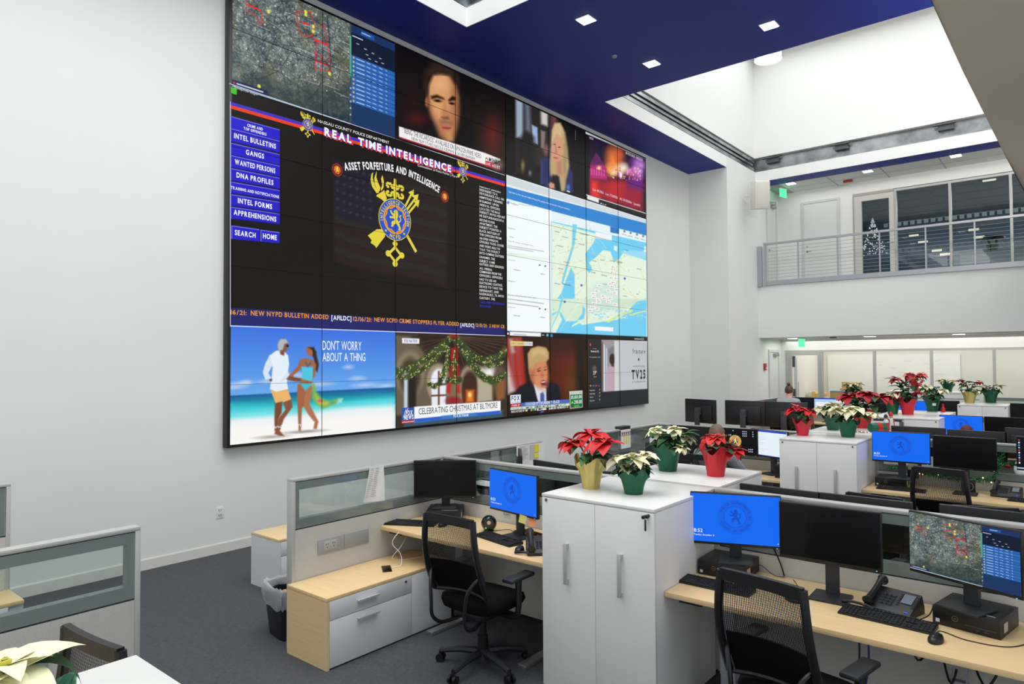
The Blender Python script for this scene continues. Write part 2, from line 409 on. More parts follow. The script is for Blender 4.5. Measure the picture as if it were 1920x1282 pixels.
# tiled ceiling over the balcony
sbox('ceiling_balcony', mat('ceiling_tile_white', (224, 224, 220), .85), 18.25, 26.4, -9, 6.40, 6.72, 6.80)
b = MB()
for y in [6.05-.61*i*2 for i in range(9)]: b.box(18.25, 19.4, y-.012, y+.012, 6.712, 6.722)
b.box(18.25, 19.4, 5.98, 6.4, 6.716, 6.722); b.box(18.86, 18.875, -4, 6.4, 6.7155, 6.722)
struct(b.build('trim_5', mat('ceiling_grid', (168, 170, 170), .6)))
BX = 19.4
# upper back wall with a glazed front from y = 4.48 to the right
b = MB().box(BX, BX+.12, 4.48, 6.40, 4.04, 6.72).box(BX, BX+.12, -9, 4.48, 6.42, 6.72)
struct(b.build('wall_upper_back', WHITE))
MUL = mat('window_mullion', (176, 177, 174), .4, metal=.35)
def frame(name, x, ys, z0, z1, w=.055, dep=.1, sill=0):
    b = MB()
    for y in ys: b.box(x-.02, x+dep, y-w/2, y+w/2, z0, z1)
    b.box(x-.018, x+dep-.002, ys[-1], ys[0], z1-w, z1).box(x-.018, x+dep-.002, ys[-1], ys[0], z0, z0+.06+sill)
    return struct(b.build(name, MUL))
up = [4.45, 3.50, 2.33, 1.14, -.05, -1.25, -2.4, -3.6, -4.8, -6, -7.2, -8.4]
w1 = frame('window_1', BX, up[1:], 4.04, 6.40)
g = box('pane', glass('dark_office_glass', (222, 228, 232), .18), BX+.04, BX+.05, -8.4, 3.50, 4.1, 6.36, w1)
# glazed door of the upper office
d = MB().box(BX-.026, BX+.076, 4.28, 4.45, 4.05, 6.34).box(BX-.026, BX+.076, 3.531, 3.64, 4.05, 6.34).box(BX-.026, BX+.076, 3.64, 4.28, 6.2, 6.34).box(BX-.026, BX+.076, 3.64, 4.28, 4.05, 4.3).build('door_1', mat('door_frame_beige', (196, 194, 188), .5))
struct(d)
f = MB().box(BX-.032, BX+.098, 4.451, 4.478, 4.05, 6.416).box(BX-.032, BX+.098, 3.531, 4.45, 6.345, 6.416).build('door_frame', mat('door_frame_grey', (158, 157, 152), .45), d)
box('pane', MATS['dark_office_glass'], BX+.02, BX+.03, 3.64, 4.28, 4.3, 6.2, d)
def lever(par, x, y, z, s=1, ax='x'):
    b = MB()
    if ax == 'x': b.cyl((x, y, z), (x-.02, y, z), .028).tube([(x-.01, y, z), (x-.055, y, z), (x-.058, y+.05*s, z), (x-.058, y+.12*s, z)], .009)
    else: b.cyl((x, y, z), (x, y-.02, z), .028).tube([(x, y-.01, z), (x, y-.055, z), (x+.05*s, y-.058, z), (x+.12*s, y-.058, z)], .009)
    return b.build('door_handle', ALU, par)
lever(d, BX-.02, 3.57, 5.06, 1)
# plain white door on the balcony
d = box('door_2', mat('white_door', (214, 216, 214), .45), BX-.012, BX+.02, 4.86, 5.72, 4.04, 6.34); struct(d)
MB().box(BX-.03, BX+.01, 5.72, 5.78, 4.04, 6.40).box(BX-.03, BX+.01, 4.80, 4.86, 4.04, 6.40).box(BX-.03, BX+.01, 4.86, 5.72, 6.34, 6.40).build('door_frame', mat('door_frame_white', (198, 201, 201), .45), d)
lever(d, BX-.012, 5.64, 5.04, -1); MB().cyl((BX-.012, 5.64, 5.17), (BX-.035, 5.64, 5.17), .026).build('deadbolt', ALU, d)
# doors in the side wall, below and above
for nm, z0, z1 in (('door_3', 4.04, 6.36), ('door_4', 0, 2.32)):
    d = box(nm, MATS['white_door'], 18.45, 19.12, 6.385, 6.41, z0, z1); struct(d)
    MB().box(18.38, 18.45, 6.37, 6.41, z0, z1+.06).box(19.12, 19.19, 6.37, 6.41, z0, z1+.06).box(18.45, 19.12, 6.37, 6.41, z1, z1+.06).build('door_frame', MATS['door_frame_white'], d)
    MB().box(18.72, 18.98, 6.30, 6.385, z1-.12, z1-.04, .008).tube([(18.9, 6.33, z1-.03), (18.6, 6.20, z1-.02), (18.5, 6.37, z1-.01)], .012, sub=1).build('door_closer', ALU, d)
    lever(d, 18.55, 6.385, z0+1.02, 1, 'y')
# lower glazed front
lo = [6.27, 5.34, 4.06, 2.80, 1.54, .3, -.95, -2.2, -3.45, -4.7, -5.95, -7.2, -8.45]
b = MB().box(BX, BX+.12, -9, 6.4, 2.36, 2.67).box(BX, BX+.12, 6.27, 6.4, 0, 2.36)
struct(b.build('wall_lower_back', WHITE))
w2 = frame('window_2', BX, lo[1:], 0, 2.36)
box('pane', glass('office_glass', (250, 251, 249), .10), BX+.04, BX+.05, -8.45, 5.33, .06, 2.31, w2)
d = MB().box(BX-.026, BX+.082, 6.12, 6.268, .005, 2.355).box(BX-.026, BX+.082, 5.369, 5.43, .005, 2.355).box(BX-.025, BX+.081, 5.43, 6.12, 2.22, 2.354).build('door_5', MUL); struct(d)
o = MB().box(BX-.1, BX-.06, 5.95, 6.02, .2, 2.15).cyl((BX-.14, 5.9, .8), (BX-.14, 5.9, 1.5), .014).build('door_leaf_edge', mat('door_leaf_grey', (186, 188, 186), .4), d)
MB().box(BX-.11, BX-.055, 5.99, 6.06, 1.9, 2.2).box(BX-.11, BX-.055, 5.99, 6.06, 1.1, 1.3).build('hinge', DGR, d)
# offices behind
sbox('wall_lower_office', mat('cream_wall', (230, 229, 220), .8), 22.9, 23.0, -9, 6.4, 0, 2.67)
sbox('wall_lower_office_side', mat('cream_wall', (230, 229, 220), .8), 19.6, 22.9, 6.33, 6.39, 0, 2.67)
sbox('wall_upper_office', mat('dusk_wall', (92, 108, 118), .8), 26.0, 26.1, -9, 6.4, 4.04, 6.72)  # unlit look of the upper office is put into these dusk colours
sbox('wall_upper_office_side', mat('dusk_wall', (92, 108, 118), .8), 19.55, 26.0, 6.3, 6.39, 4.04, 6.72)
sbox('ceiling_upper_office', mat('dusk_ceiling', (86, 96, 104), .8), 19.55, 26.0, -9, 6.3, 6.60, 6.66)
b = MB()
for y in range(-3, 7): b.box(19.55, 26, y-.01, y+.01, 6.594, 6.60)
for x in range(20, 26): b.box(x-.01, x+.01, -4, 6.3, 6.593, 6.60)
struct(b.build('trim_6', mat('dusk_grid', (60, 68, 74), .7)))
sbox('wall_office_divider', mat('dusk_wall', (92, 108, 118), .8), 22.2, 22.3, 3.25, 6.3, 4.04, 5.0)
# bulkhead beside the stair the picture was taken from
E = [at(1700, -95, 1, .55), at(1746, 0, 1, .55), at(1805, 133, 1, .55), at(1874.7, 272, 1, .55), at(1921, 357, 1, .55), at(1990, 490, 1, .55)]
poly = [(p.x, p.z) for p in E]; poly += [(poly[-1][0]+1.5, poly[-1][1]), (poly[-1][0]+1.5, poly[0][1]+.6), (poly[0][0], poly[0][1]+.6)]
struct(MB().prism(poly, 'y', -1.2, .55, .012).build('wall_stair_soffit', mat('soffit_paint', (232, 224, 206), .8)))

# =================================================================== BUILDING FITTINGS
GLOW = mat('lamp_glow', (250, 246, 235), .5, emit=(255, 250, 238), estr=6)
def downlight(x, y, z, label, s=.19, grp=None, power=30):
    t = thing('recessed_light', label, 'ceiling light', (x, y, z), 0, grp)
    MB().box(-s/2-.015, s/2+.015, -s/2-.015, s/2+.015, -.006, 0).build('trim_ring', WELL, t)
    box('lens', GLOW, -s/2, s/2, -s/2, s/2, -.012, -.004, t)
    return t
G = 'recessed lights in the blue ceiling'
downlight(7.67, 5.04, 6.72, 'square recessed light in blue ceiling, left of the three, nearest the displays', grp=G)
downlight(9.48, 5.02, 6.72, 'square recessed light in blue ceiling beside the far light well corner', grp=G)
downlight(9.45, 3.2, 6.72, 'square recessed light in blue ceiling, rightmost of the three', grp=G)
for (px, py), lab in (((1483, 344), 'square ceiling light over balcony nearest the green exit sign'), ((1627, 321), 'middle square ceiling light over the balcony'), ((1792, 292), 'square ceiling light over balcony far right')):
    p = at(px, py, 2, 6.71); downlight(min(p.x, 19.2), p.y, 6.712, lab, .2, 'balcony ceiling lights')
for (px, py), lab in (((1487, 633.6), 'recessed light under the balcony nearest the pilaster'), ((1631, 630.6), 'recessed light under the balcony, middle of three'), ((1798, 627), 'recessed light under the balcony, rightmost')):
    p = at(px, py, 0, 18.7); downlight(18.7, p.y, 2.67, lab, .22, 'lights under the balcony')
o = MB().lathe([(.0, -.03), (.03, -.028), (.04, -.01), (.042, 0)], 16, (8.87, 5.32, 6.72)).build('smoke_detector', mat('detector_grey', (150, 160, 190), .5)); tag(o, 'small round detector on the blue ceiling between the lights', 'smoke detector')
p = at(1440, 112, 2, 8.35)
t = thing('pendant_lamp', 'large white drum pendant glowing at the top of the far light well', 'pendant lamp', p)
MB().lathe([(.27, 0), (.27, .42), (.2, .44)], 36, cap=False).build('drum', WELL, t); MB().lathe([(.262, .015), (.262, .02)], 36).build('diffuser', GLOW, t)
MB().cyl((0, 0, .4), (0, 0, 1.65), .012).build('rod', STEEL, t)
# exit signs
def exit_sign(px, py, z, X, label):
    p = at(px, py, 0, X); t = thing('exit_sign', label, 'exit sign', (X, p.y, z), 0)
    gm = mat('exit_green', (40, 235, 120), .3, emit=(60, 250, 140), estr=1.6)
    MB().box(-.03, .03, -.15, .15, -.03, 0).build('canopy', WELL, t)
    MB().box(-.008, .008, -.15, .15, -.24, -.03).build('panel', gm, t)
    F1 = Flat(lambda u, v, w: (-.0095, -u, v)); F1.text('EXIT', -.12, -.20, .12, -.07, .02); F1.build('lettering', mat('exit_letter', (20, 120, 66), .4, emit=(24, 150, 84), estr=1), t)
    return t
t = exit_sign(1468, 350, 6.71, 18.7, 'green exit sign hanging over the balcony'); t.rotation_euler = (0, 0, math.radians(76))
t = exit_sign(1503, 636, 2.67, 18.5, 'green exit sign hanging under the balcony'); t.rotation_euler = (0, 0, math.radians(78))
o = MB().box(-.11, .11, -.05, .05, -.05, 0, .01).build('fire_strobe', mat('alarm_red', (176, 38, 36), .4)); o.location = (19.0, at(1590, 338, 0, 19.0).y, 6.712); o.rotation_euler = (0, 0, math.radians(90))
tag(o, 'red fire strobe on the tiled balcony ceiling', 'fire alarm')
for px, X, Y, z, lab in ((1433, None, 6.40, 1.72, 'small red fire alarm box on the wall left of the side door'), (1494, 22.8, None, 1.72, 'small red fire alarm box seen through the office glass')):
    q = at(px, 680, 1, Y) if Y else at(px, 680, 0, X)
    t = thing('alarm_box', lab, 'fire alarm', (q.x, Y or q.y, z+.2), 0 if Y else -90)
    MB().box(-.06, .06, -.05, 0, -.09, .09, .006).build('body', MATS['alarm_red'], t); MB().box(-.03, .03, -.056, -.05, -.05, -.02).build('pull_bar', WELL, t)
o = MB().cyl((0, 0, 0), (0, 0, -.025), .09, .08, 20).build('wireless_access_point', DGR); q = at(1562, 634, 0, 18.6); o.location = (18.6, q.y, 2.67); tag(o, 'dark round access point with blue light under the balcony', 'access point')
MB().cyl((-.02, 0, -.025), (-.02, 0, -.031), .018).build('status_light', flatm((60, 70, 255), 2), o)
# loudspeaker on the pilaster side
t = thing('wall_loudspeaker', 'white loudspeaker on a bracket high on the pilaster', 'loudspeaker', (16.72, 5.98, 6.15), -38)
t.rotation_euler = (math.radians(9), math.radians(-4), math.radians(-38)); MB().prism([(-.2, -.18), (.2, -.18), (.14, .17), (-.14, .17)], 'z', -.34, .34, .03).build('cabinet', mat('speaker_white', (226, 223, 212), .5), t)
MB().box(-.17, .17, -.19, -.182, -.3, .3, .004).build('grille', mat('speaker_grille', (214, 211, 200), .7), t)
MB().tube([(0, .17, 0), (0, .25, 0), (-.1, .42, .02)], .015).build('bracket', WELL, t); MB().tube([(-.05, .17, -.1), (-.15, .3, -.14), (-.2, .4, .05)], .005).build('cable', WELL, t)
# outlet on the long wall
t = thing('wall_outlet', 'white double wall outlet above the baseboard', 'outlet', (3.784, NY, .444))
MB().box(-.04, .04, -.006, 0, -.065, .065, .003).build('cover_plate', LAM, t)
b = MB(); 
for z in (.028, -.028): b.box(-.018, -.011, -.0072, -.006, z-.01, z+.012).box(.008, .014, -.0072, -.006, z-.01, z+.012).cyl((0, -.006, z-.016), (0, -.0072, z-.016), .004, n=8)
b.build('slots', DGR, t)
# guard rail of the balcony
t = thing('guard_rail', 'grey steel guard rail with thin horizontal cables along the balcony', 'railing', (17.72, 0, 4.04))
MB().box(-.03, .03, -8.9, 6.2, 1.02, 1.07).build('top_rail', STEEL, t); MB().box(-.025, .01, -8.9, 6.2, -.02, .09).build('bottom_rail', STEEL, t)
MB().box(-.05, .01, 6.17, 6.23, -.04, 1.08).build('end_post', STEEL, t); MB().box(-.05, .05, 6.28, 6.40, -.04, 1.0).build('wall_post', STEEL, t)
for y in (5.38, 4.46, 3.54, 2.61, 1.69, .77, -.15, -1.07, -2, -3, -4, -5, -6, -7, -8): MB().box(-.016, .016, y-.014, y+.014, .0, 1.03).build('post', STEEL, t)
for k in range(10): MB().cyl((0, -8.9, .165+k*.085), (0, 6.18, .165+k*.085), .004, n=6).build('cable', ALU, t)
# ---- contents of the upper office
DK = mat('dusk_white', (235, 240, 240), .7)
i = 0
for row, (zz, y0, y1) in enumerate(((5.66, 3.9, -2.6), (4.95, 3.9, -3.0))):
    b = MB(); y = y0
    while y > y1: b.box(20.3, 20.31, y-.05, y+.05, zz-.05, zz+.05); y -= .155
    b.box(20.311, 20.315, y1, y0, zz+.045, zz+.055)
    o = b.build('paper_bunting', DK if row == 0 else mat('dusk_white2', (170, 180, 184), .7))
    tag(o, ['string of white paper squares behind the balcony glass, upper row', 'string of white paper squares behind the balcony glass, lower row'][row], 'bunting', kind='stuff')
rnd = random.Random(4)
b = MB()
for k in range(150):
    z = rnd.random(); w = (1-z)*.33; y = rnd.uniform(-w, w); b.box(0, .01, y-.012, y+.012, z*.95-.012, z*.95+.012)
o = b.build('snowflake_tree', mat('snowflake_glow', (225, 235, 240), .5, emit=(190, 210, 220), estr=.08)); q = at(1637, 470, 0, BX-.0); o.location = (BX-.012+.025, q.y, 4.78); tag(o, 'tree shape made of white snowflake stickers on the balcony office door', 'window decoration', kind='stuff')  # stickers get a faint added glow, they are no lamps
t = thing('office_counter', 'white counter and worktop inside the balcony office', 'counter', (21.0, .6, 4.04))
MB().box(-.3, .3, -3.2, 1.7, 0, .72).build('cabinet', DK, t); MB().box(-.34, .34, -3.25, 1.75, .72, .76).build('worktop', mat('dusk_top', (120, 128, 130), .5), t)
for k, (px, py) in enumerate(((1855, 337), (1826, 431), (1714, 442), (1836, 445), (1731, 454), (1757, 470), (1772, 477))):
    q = at(px, py, 0, 25.9) if k else at(px, py, 2, 6.59)
    o = MB().box(-.02, .0, -.14, .14, -.035, .035, .005).build('ceiling_fixture', flatm((255, 244, 214), 1.4)); o.location = (q.x if k == 0 else 25.85, q.y, q.z)
    tag(o, ['small lit fixture on the ceiling of the balcony office', 'small warm light in the balcony office, highest of the group', 'small warm light in the balcony office, left and high', 'small warm light in the balcony office below the highest one', 'small warm light in the balcony office, left and lower', 'small warm light in the balcony office above the lowest one', 'small warm light in the balcony office, lowest'][k], 'light')
# ---- contents of the lower office
t = thing('whiteboard', 'large whiteboard with faint writing on the office back wall', 'whiteboard', (22.88, 4.5, 1.5))
MB().box(-.02, 0, -1.9, 1.6, -.75, .75).build('board', mat('whiteboard_white', (246, 246, 242), .25), t); MB().box(-.03, 0, -1.93, 1.63, -.79, -.75).build('tray', ALU, t)
F1 = Flat(lambda u, v, w: (-.0215, -u, v)); rnd = random.Random(2)
for k in range(26):
    u, v = rnd.uniform(-.7, 1.4), rnd.uniform(-.3, .6); F1.line([(u+.03*j, v+rnd.uniform(-.02, .02)) for j in range(rnd.randint(3, 9))], .006)
F1.build('writing', mat('faint_marker', (190, 196, 200), .6), t)
q = at(1524, 735, 0, 21.5); q.y = min(q.y, 6.0)
boxn = 0
t = thing('shipping_boxes_stack', 'tall stack of small yellow and white cartons behind the office glass', 'box stack', (21.5, q.y, 0)); rnd = random.Random(5)
CARD = mat('cardboard', (196, 156, 104), .8); YB = mat('yellow_carton', (232, 196, 120), .7)
b1, b2 = MB(), MB(); b1.box(-.12, .2, -.24, .24, 0, .95)
for r in range(4):
    for c in range(5):
        y = -.25+c*.1; z = .62+r*.13+(.0 if c % 3 else .02); (b1 if rnd.random() < .6 else b2).box(-.2, .1, y+.003, y+.097, z, z+.125 if r < 3 or c > 2 else z+.09)
b1.build('cartons', YB, t); b2.build('white_cartons', PAPER, t)
t['kind'] = 'stuff'
for (px0, py0, px1, py1, X, lab, m) in ((1578, 716, 1610, 729, 21.8, 'brown cardboard box, upper one, behind the office glass', CARD), (1575, 728, 1612, 742, 21.6, 'brown cardboard box with a label under the upper box', CARD), (1556, 734, 1590, 760, 20.72, 'long tan carton with orange mark and blue edge in the office', mat('tan_carton', (196, 166, 104), .8))):
    a, c = at(px0, py0, 0, X), at(px1, py1, 0, X); zb = c.z
    zb = {0: .95, 1: .56, 2: .56}[boxn]; boxn += 1; t = thing('cardboard_box', lab, 'box', (X, (a.y+c.y)/2, zb)); w = abs(a.y-c.y)/2
    MB().box(0, .35, -w, w, 0, a.z-zb, .004).build('carton', m, t)
    if 'label' in lab: box('label_sticker', PAPER, -.002, 0, w-.25, w-.05, .05, .18, t)
    a.z = .948 if boxn == 2 else max(a.z, zb+.1)
    if 'orange' in lab: box('orange_mark', mat('orange_tape', (226, 128, 52), .6), -.002, 0, -.15, -.02, .02, a.z-zb-.04, t); box('rim', mat('blue_rim', (110, 150, 190), .6), -.01, .36, -w, w, a.z-zb, a.z-zb+.02, t)
o = box('office_shelf', mat('shelf_grey', (150, 152, 150), .5), 20.6, 21.9, -3.5, 5.6, .52, .56); tag(o, 'long grey table behind the lower office glass', 'table')
b = MB()
for x in (20.7, 21.8):
    for y in (-3.3, -.2, 2.6, 5.4): b.box(x-.02, x+.02, y-.02, y+.02, 0, .52)
b.build('leg_frame', DGR, o)

# =================================================================== DISPLAY WALL
VX, VZ, TW, TH = 3.838, 1.19, 1.193, .67
VY = 7.27
vw = thing('display_wall', 'huge black-framed wall of eight by eight tiled displays', 'video wall', (VX, VY, VZ))
MB().box(-.03, 8*TW+.03, .004, .105, -.03, 8*TH+.03, .003).build('housing', BLK, vw)
def wallfn(U, V, k=0.0):
    return np.stack([U-VX, np.full_like(U, -k), V-VZ], -1)
def wf(u, v, w): return (u-VX, -w, v-VZ)
def w2p(U, V):
    """wall point -> photo pixel, so the pictures can be traced"""
    P = np.stack([U, np.full_like(U, VY), V-H], 0); q = RR.T@P
    return CX+F*q[0]/-q[2], CY-F*q[1]/-q[2]
def pw(px, py): p = at(px, py, 1, VY); return (p.x, p.z)
def ZC(ox, oy, s): return lambda pts: [(ox+x*s, oy+y*s) for x, y in pts]
def feed(name, c0, c1, r0, r1, painter, label, nu, nv):
    g = .003
    return tag(picture(name, wallfn, VX+c0*TW+g, VZ+r0*TH+g, VX+c1*TW-g, VZ+r1*TH-g, nu, nv, painter, w2p, vw), label)
def tx(fl, body, pl, pr, ptop, bold=0.0, gap=.12):
    """word from photo pixels: baseline left, baseline right, top left"""
    a, b, c = pw(*pl), pw(*pr), pw(*ptop); fl.text(body, a[0], (a[1]+b[1])/2, b[0], (a[1]+b[1])/2+(c[1]-a[1]), bold, gap); return fl
def pp(fl, pts, w=None):
    P = [pw(*p) for p in pts]; fl.line(P, w) if w else fl.poly(P); return fl
WH = flatm((244, 244, 250)); 
# --- aerial map, painted in its own unit square so that the desk display can show it too
Q = lambda px, py: (lambda p: ((p[0]-VX)/(2*TW), (p[1]-VZ-6*TH)/(2*TH)))(pw(px, py))
z1 = ZC(420, 0, .28125)
def aerial(cv):
    S = 200.0; x, y = cv.x*S*1.7, (1-cv.y)*S
    cx, cy = cv.x.copy(), cv.y.copy(); cv.x, cv.y = x, y
    def T(pts): return [(Q(*p)[0]*S*1.7, (1-Q(*p)[1])*S) for p in z1(pts)]
    n = fbm(x*.09, y*.09, 3); n2 = fbm(x*.45, y*.45, 8); n3 = fbm(x*.03, y*.03, 5)
    base = np.stack([98+n*46+n2*70, 110+n*44+n2*70, 108+n*34+n2*72], -1); cv.c[:] = base
    yel = np.clip(n3*2.2, 0, 1)*.5; cv.c = cv.c*(1-yel[:, None])+np.array([98, 96, 66])*yel[:, None]
    hi = np.clip((n2-.35)*5, 0, 1)*np.clip(n*2+.5, 0, 1); cv.c = cv.c*(1-hi[:, None]*.7)+np.array([205, 210, 212])*hi[:, None]*.7
    cv.poly(T([(30, 560), (280, 480), (330, 560), (400, 580), (470, 600), (560, 570), (640, 590), (860, 560), (860, 850), (600, 780), (420, 700), (200, 620), (30, 570)]), (44, 60, 60), 8, .85)
    cv.poly(T([(700, 740), (860, 780), (860, 850), (640, 770)]), (26, 48, 60), 5, .9); cv.poly(T([(30, 560), (220, 600), (240, 640), (30, 590)]), (60, 62, 44), 6, .8)
    m = (fbm(x*.2, y*.2, 21) > .12) & (y > S*.66); cv.c[m] = cv.c[m]*.5+np.array([96, 100, 88])*.5
    r = random.Random(7)
    for k in range(46):
        p = [(r.uniform(0, 340*.72), r.uniform(0, 150))]; a = r.choice([0, .3, 1.5, 1.8, .1])+r.uniform(-.3, .3)
        for j in range(r.randint(4, 9)): a += r.uniform(-.35, .35); p.append((p[-1][0]+math.cos(a)*14, p[-1][1]+math.sin(a)*14))
        cv.line(p, 1.0, (34, 40, 42), .75)
    for k in range(16):
        p = [(r.uniform(0, 240), r.uniform(40, 150))]; a = r.uniform(-.1, .3)
        for j in range(4): p.append((p[-1][0]+math.cos(a)*9, p[-1][1]+math.sin(a)*6))
        cv.line(p, 1.2, (190, 196, 200), .6)
    for k in range(110):
        cv.ell(r.uniform(0, 245), r.uniform(0, 150), r.uniform(.6, 1.6), r.uniform(.6, 1.4), (225, 228, 230), .6)
    red = (222, 40, 44)
    cv.line(T([(690, 120), (700, 240), (712, 400), (705, 470)]), 1.6, (18, 34, 60))
    for L in ([(148, 0), (152, 78), (200, 98), (245, 165), (256, 95), (235, 60)], [(480, 75), (500, 215), (545, 245), (590, 235), (605, 180), (580, 80), (480, 75)], [(630, 172), (670, 176), (690, 300), (715, 475), (605, 455), (610, 345), (618, 290), (590, 240)], [(600, 345), (690, 410)]):
        cv.line(T(L), 1.5, red)
    for L in ([(160, 33), (238, 66)], [(520, 148), (562, 165)], [(606, 266), (688, 298)], [(615, 405), (688, 434)]): cv.line(T(L), 3.2, (235, 36, 40))
    for a in ((297, 76), (545, 78), (545, 98), (596, 176), (594, 208), (234, 575), (703, 490)):
        (u, v), = T([a]); cv.ell(u, v, 3.0, 3.4, (226, 226, 70), .25)
    # side bar, list
    u0 = Q(*z1([(838, 300)])[0])[0]*S*1.7; u1 = u0+4; X1 = S*1.7
    cv.poly([(u0, 0), (u1, 0), (u1, S), (u0, S)], (60, 74, 76), .6); cv.poly([(u0, 24), (u1, 24), (u1, 104), (u0, 104)], (70, 170, 140), .6)
    for k in range(5): cv.ell(u0+2, 128+k*13, 1.6, 1.9, (170, 200, 230), .3)
    cv.poly([(u1, -1), (X1, -1), (X1, S+1), (u1, S+1)], (24, 52, 96), .5)
    cv.poly([(u1, 16), (X1, 16), (X1, 60), (u1, 60)], (12, 26, 48), .5)
    cv.poly([(u1+22, 4), (u1+54, 4), (u1+54, 13), (u1+22, 13)], (34, 84, 166), .5); cv.line([(u1+24, 8), (u1+44, 8)], 1.6, (200, 215, 235))
    cv.line([(u1+3, 22), (u1+26, 22)], 1.8, (220, 226, 235))
    for (a, c) in ((12, 34), (30, 38), (48, 40), (66, 44), (34, 48), (40, 54), (56, 54), (72, 52)): cv.line([(u1+a, c), (u1+a+5, c)], 1.5, (200, 210, 225))
    for k in range(11):
        yy = 61+k*8.6; cv.poly([(u1, yy), (X1-1, yy), (X1-1, yy+7.6), (u1, yy+7.6)], (40, 98, 176) if k % 2 == 0 else (46, 106, 186), .4)
        cv.ell(u1+5, yy+4, 1.9, 2.2, (214, 196, 90), .3); cv.line([(u1+12, yy+4), (u1+30, yy+4)], 1.4, (214, 228, 246))
        for a in (36, 50, 66, 82): cv.line([(u1+a, yy+3), (u1+a+(8 if a != 82 else 3), yy+4)], 1.2, (200, 218, 242))
    cv.poly([(0, S-13), (62, S-13), (66, S-3), (0, S-3)], (16, 34, 74), .5); cv.line([(9, S-8), (54, S-8)], 2.2, (220, 228, 240)); cv.ell(4, S-8, 2, 2, (200, 50, 50))
    cv.line([(0, S-1), (u0, S-1)], 3, (170, 200, 225)); cv.x, cv.y = cx, cy
g = .003
tag(picture('aerial_map_feed', wallfn, VX+g, VZ+6*TH+g, VX+2*TW-g, VZ+8*TH-g, 300, 190, aerial, lambda U, V: ((U-VX)/(2*TW), (V-VZ-6*TH)/(2*TH)), vw), 'aerial map with red zones and a blue list')
# --- film interview
def man(cv):
    cv.fill((10, 8, 10)); Z = z1
    def P(pts, c, s=1, al=1): cv.poly(Z(pts), c, s*.6, al)
    def E(x, y, rx, ry, c, soft=.5, rot=0, al=1): (a, b), = Z([(x, y)]); cv.ell(a, b, rx*.28125, ry*.28125, c, soft, rot, al)
    E(1790, 1000, 240, 260, (62, 34, 22), 1.0, 0, .7); E(1790, 900, 40, 90, (96, 28, 22), 1); E(1260, 740, 90, 220, (40, 12, 12), 1, 0, .8)
    E(1290, 790, 50, 30, (70, 18, 14), 1)
    P([(1380, 800), (1440, 930), (1560, 980), (1700, 1020), (1640, 800), (1500, 780)], (14, 10, 10), 14)
    P([(1335, 620), (1330, 500), (1370, 420), (1440, 400), (1520, 430), (1570, 520), (1580, 640), (1560, 720), (1380, 720)], (34, 22, 17), 14)
    P([(1352, 560), (1376, 500), (1420, 480), (1500, 500), (1540, 560), (1562, 650), (1562, 780), (1548, 860), (1530, 940), (1490, 950), (1440, 900), (1400, 800), (1368, 690)], (206, 146, 98), 8)
    P([(1512, 520), (1545, 600), (1562, 700), (1556, 840), (1530, 900), (1524, 760), (1530, 640)], (120, 74, 46), 16, .8)
    P([(1380, 700), (1400, 800), (1440, 900), (1490, 950), (1470, 880), (1420, 800), (1400, 720)], (150, 90, 60), 14, .8)
    E(1440, 560, 50, 50, (232, 176, 124), 1, 0, .8); E(1420, 730, 36, 46, (226, 164, 114), 1, 0, .8)
    P([(1380, 640), (1420, 632), (1462, 652), (1470, 664), (1420, 652), (1384, 660)], (26, 14, 10), 4); P([(1496, 664), (1524, 640), (1546, 652), (1542, 666), (1500, 676)], (26, 14, 10), 4)
    E(1424, 672, 26, 9, (60, 32, 22), .5, 8); E(1520, 690, 20, 8, (50, 28, 20), .5, 8); E(1424, 671, 10, 6, (16, 10, 8), .4); E(1518, 689, 9, 6, (14, 8, 8), .4)
    P([(1468, 670), (1482, 720), (1508, 770), (1496, 790), (1456, 780), (1450, 756), (1462, 720)], (188, 122, 82), 8); P([(1452, 782), (1470, 792), (1500, 792), (1494, 780)], (90, 46, 30), 5)
    P([(1440, 800), (1470, 796), (1516, 812), (1520, 830), (1450, 826)], (120, 80, 60), 8, .8)
    P([(1452, 836), (1480, 832), (1516, 846), (1500, 872), (1464, 862)], (196, 96, 84), 5); P([(1456, 850), (1512, 852)]+[(1500, 858), (1466, 856)], (90, 34, 30), 4)
    P([(1330, 560), (1345, 470), (1400, 410), (1480, 420), (1545, 470), (1572, 560), (1540, 560), (1512, 506), (1450, 490), (1396, 500), (1370, 560), (1356, 640)], (40, 27, 20), 6); [P([(1370+k*22, 430+abs(4-k)*9), (1384+k*22, 424+abs(4-k)*9), (1374+k*21, 500), (1364+k*21, 500)], (62, 42, 30), 5, .6) for k in range(8)]; E(1352, 680, 12, 34, (150, 92, 60), .4)
    P([(1166, 842), (1742, 1020), (1842, 1060), (1842, 1072), (1740, 1100), (1168, 912)], (238, 236, 236), .8)
    P([(1166, 910), (1740, 1096), (1740, 1104), (1168, 920)], (170, 30, 44), .8); P([(1742, 1070), (1842, 1100), (1842, 1134), (1742, 1108)], (196, 30, 48), .8)
    E(1826, 1100, 30, 30, (120, 110, 96), .8)
f = feed('interview_feed', 2, 4, 6, 8, man, 'dark film interview, face lit from the side', 230, 190)
z1p = lambda x, y: z1([(x, y)])[0]
D1 = Flat(wf); D1.lift = .0012
tx(D1, '"BEING THE RICARDOS" AVAILABLE ON AMAZON PRIME VIDEO', z1p(1196, 890), z1p(1714, 1052), z1p(1196, 856), .0)
tx(D1, 'NEW FILM STARS NICOLE KIDMAN & JAVIER BARDEM', z1p(1250, 934), z1p(1672, 1066), z1p(1250, 914), 0)
tx(D1, 'MSNBC', z1p(1766, 1080), z1p(1840, 1096), z1p(1766, 1052), .03)
D1.build('caption_lettering', flatm((22, 22, 30)), f)
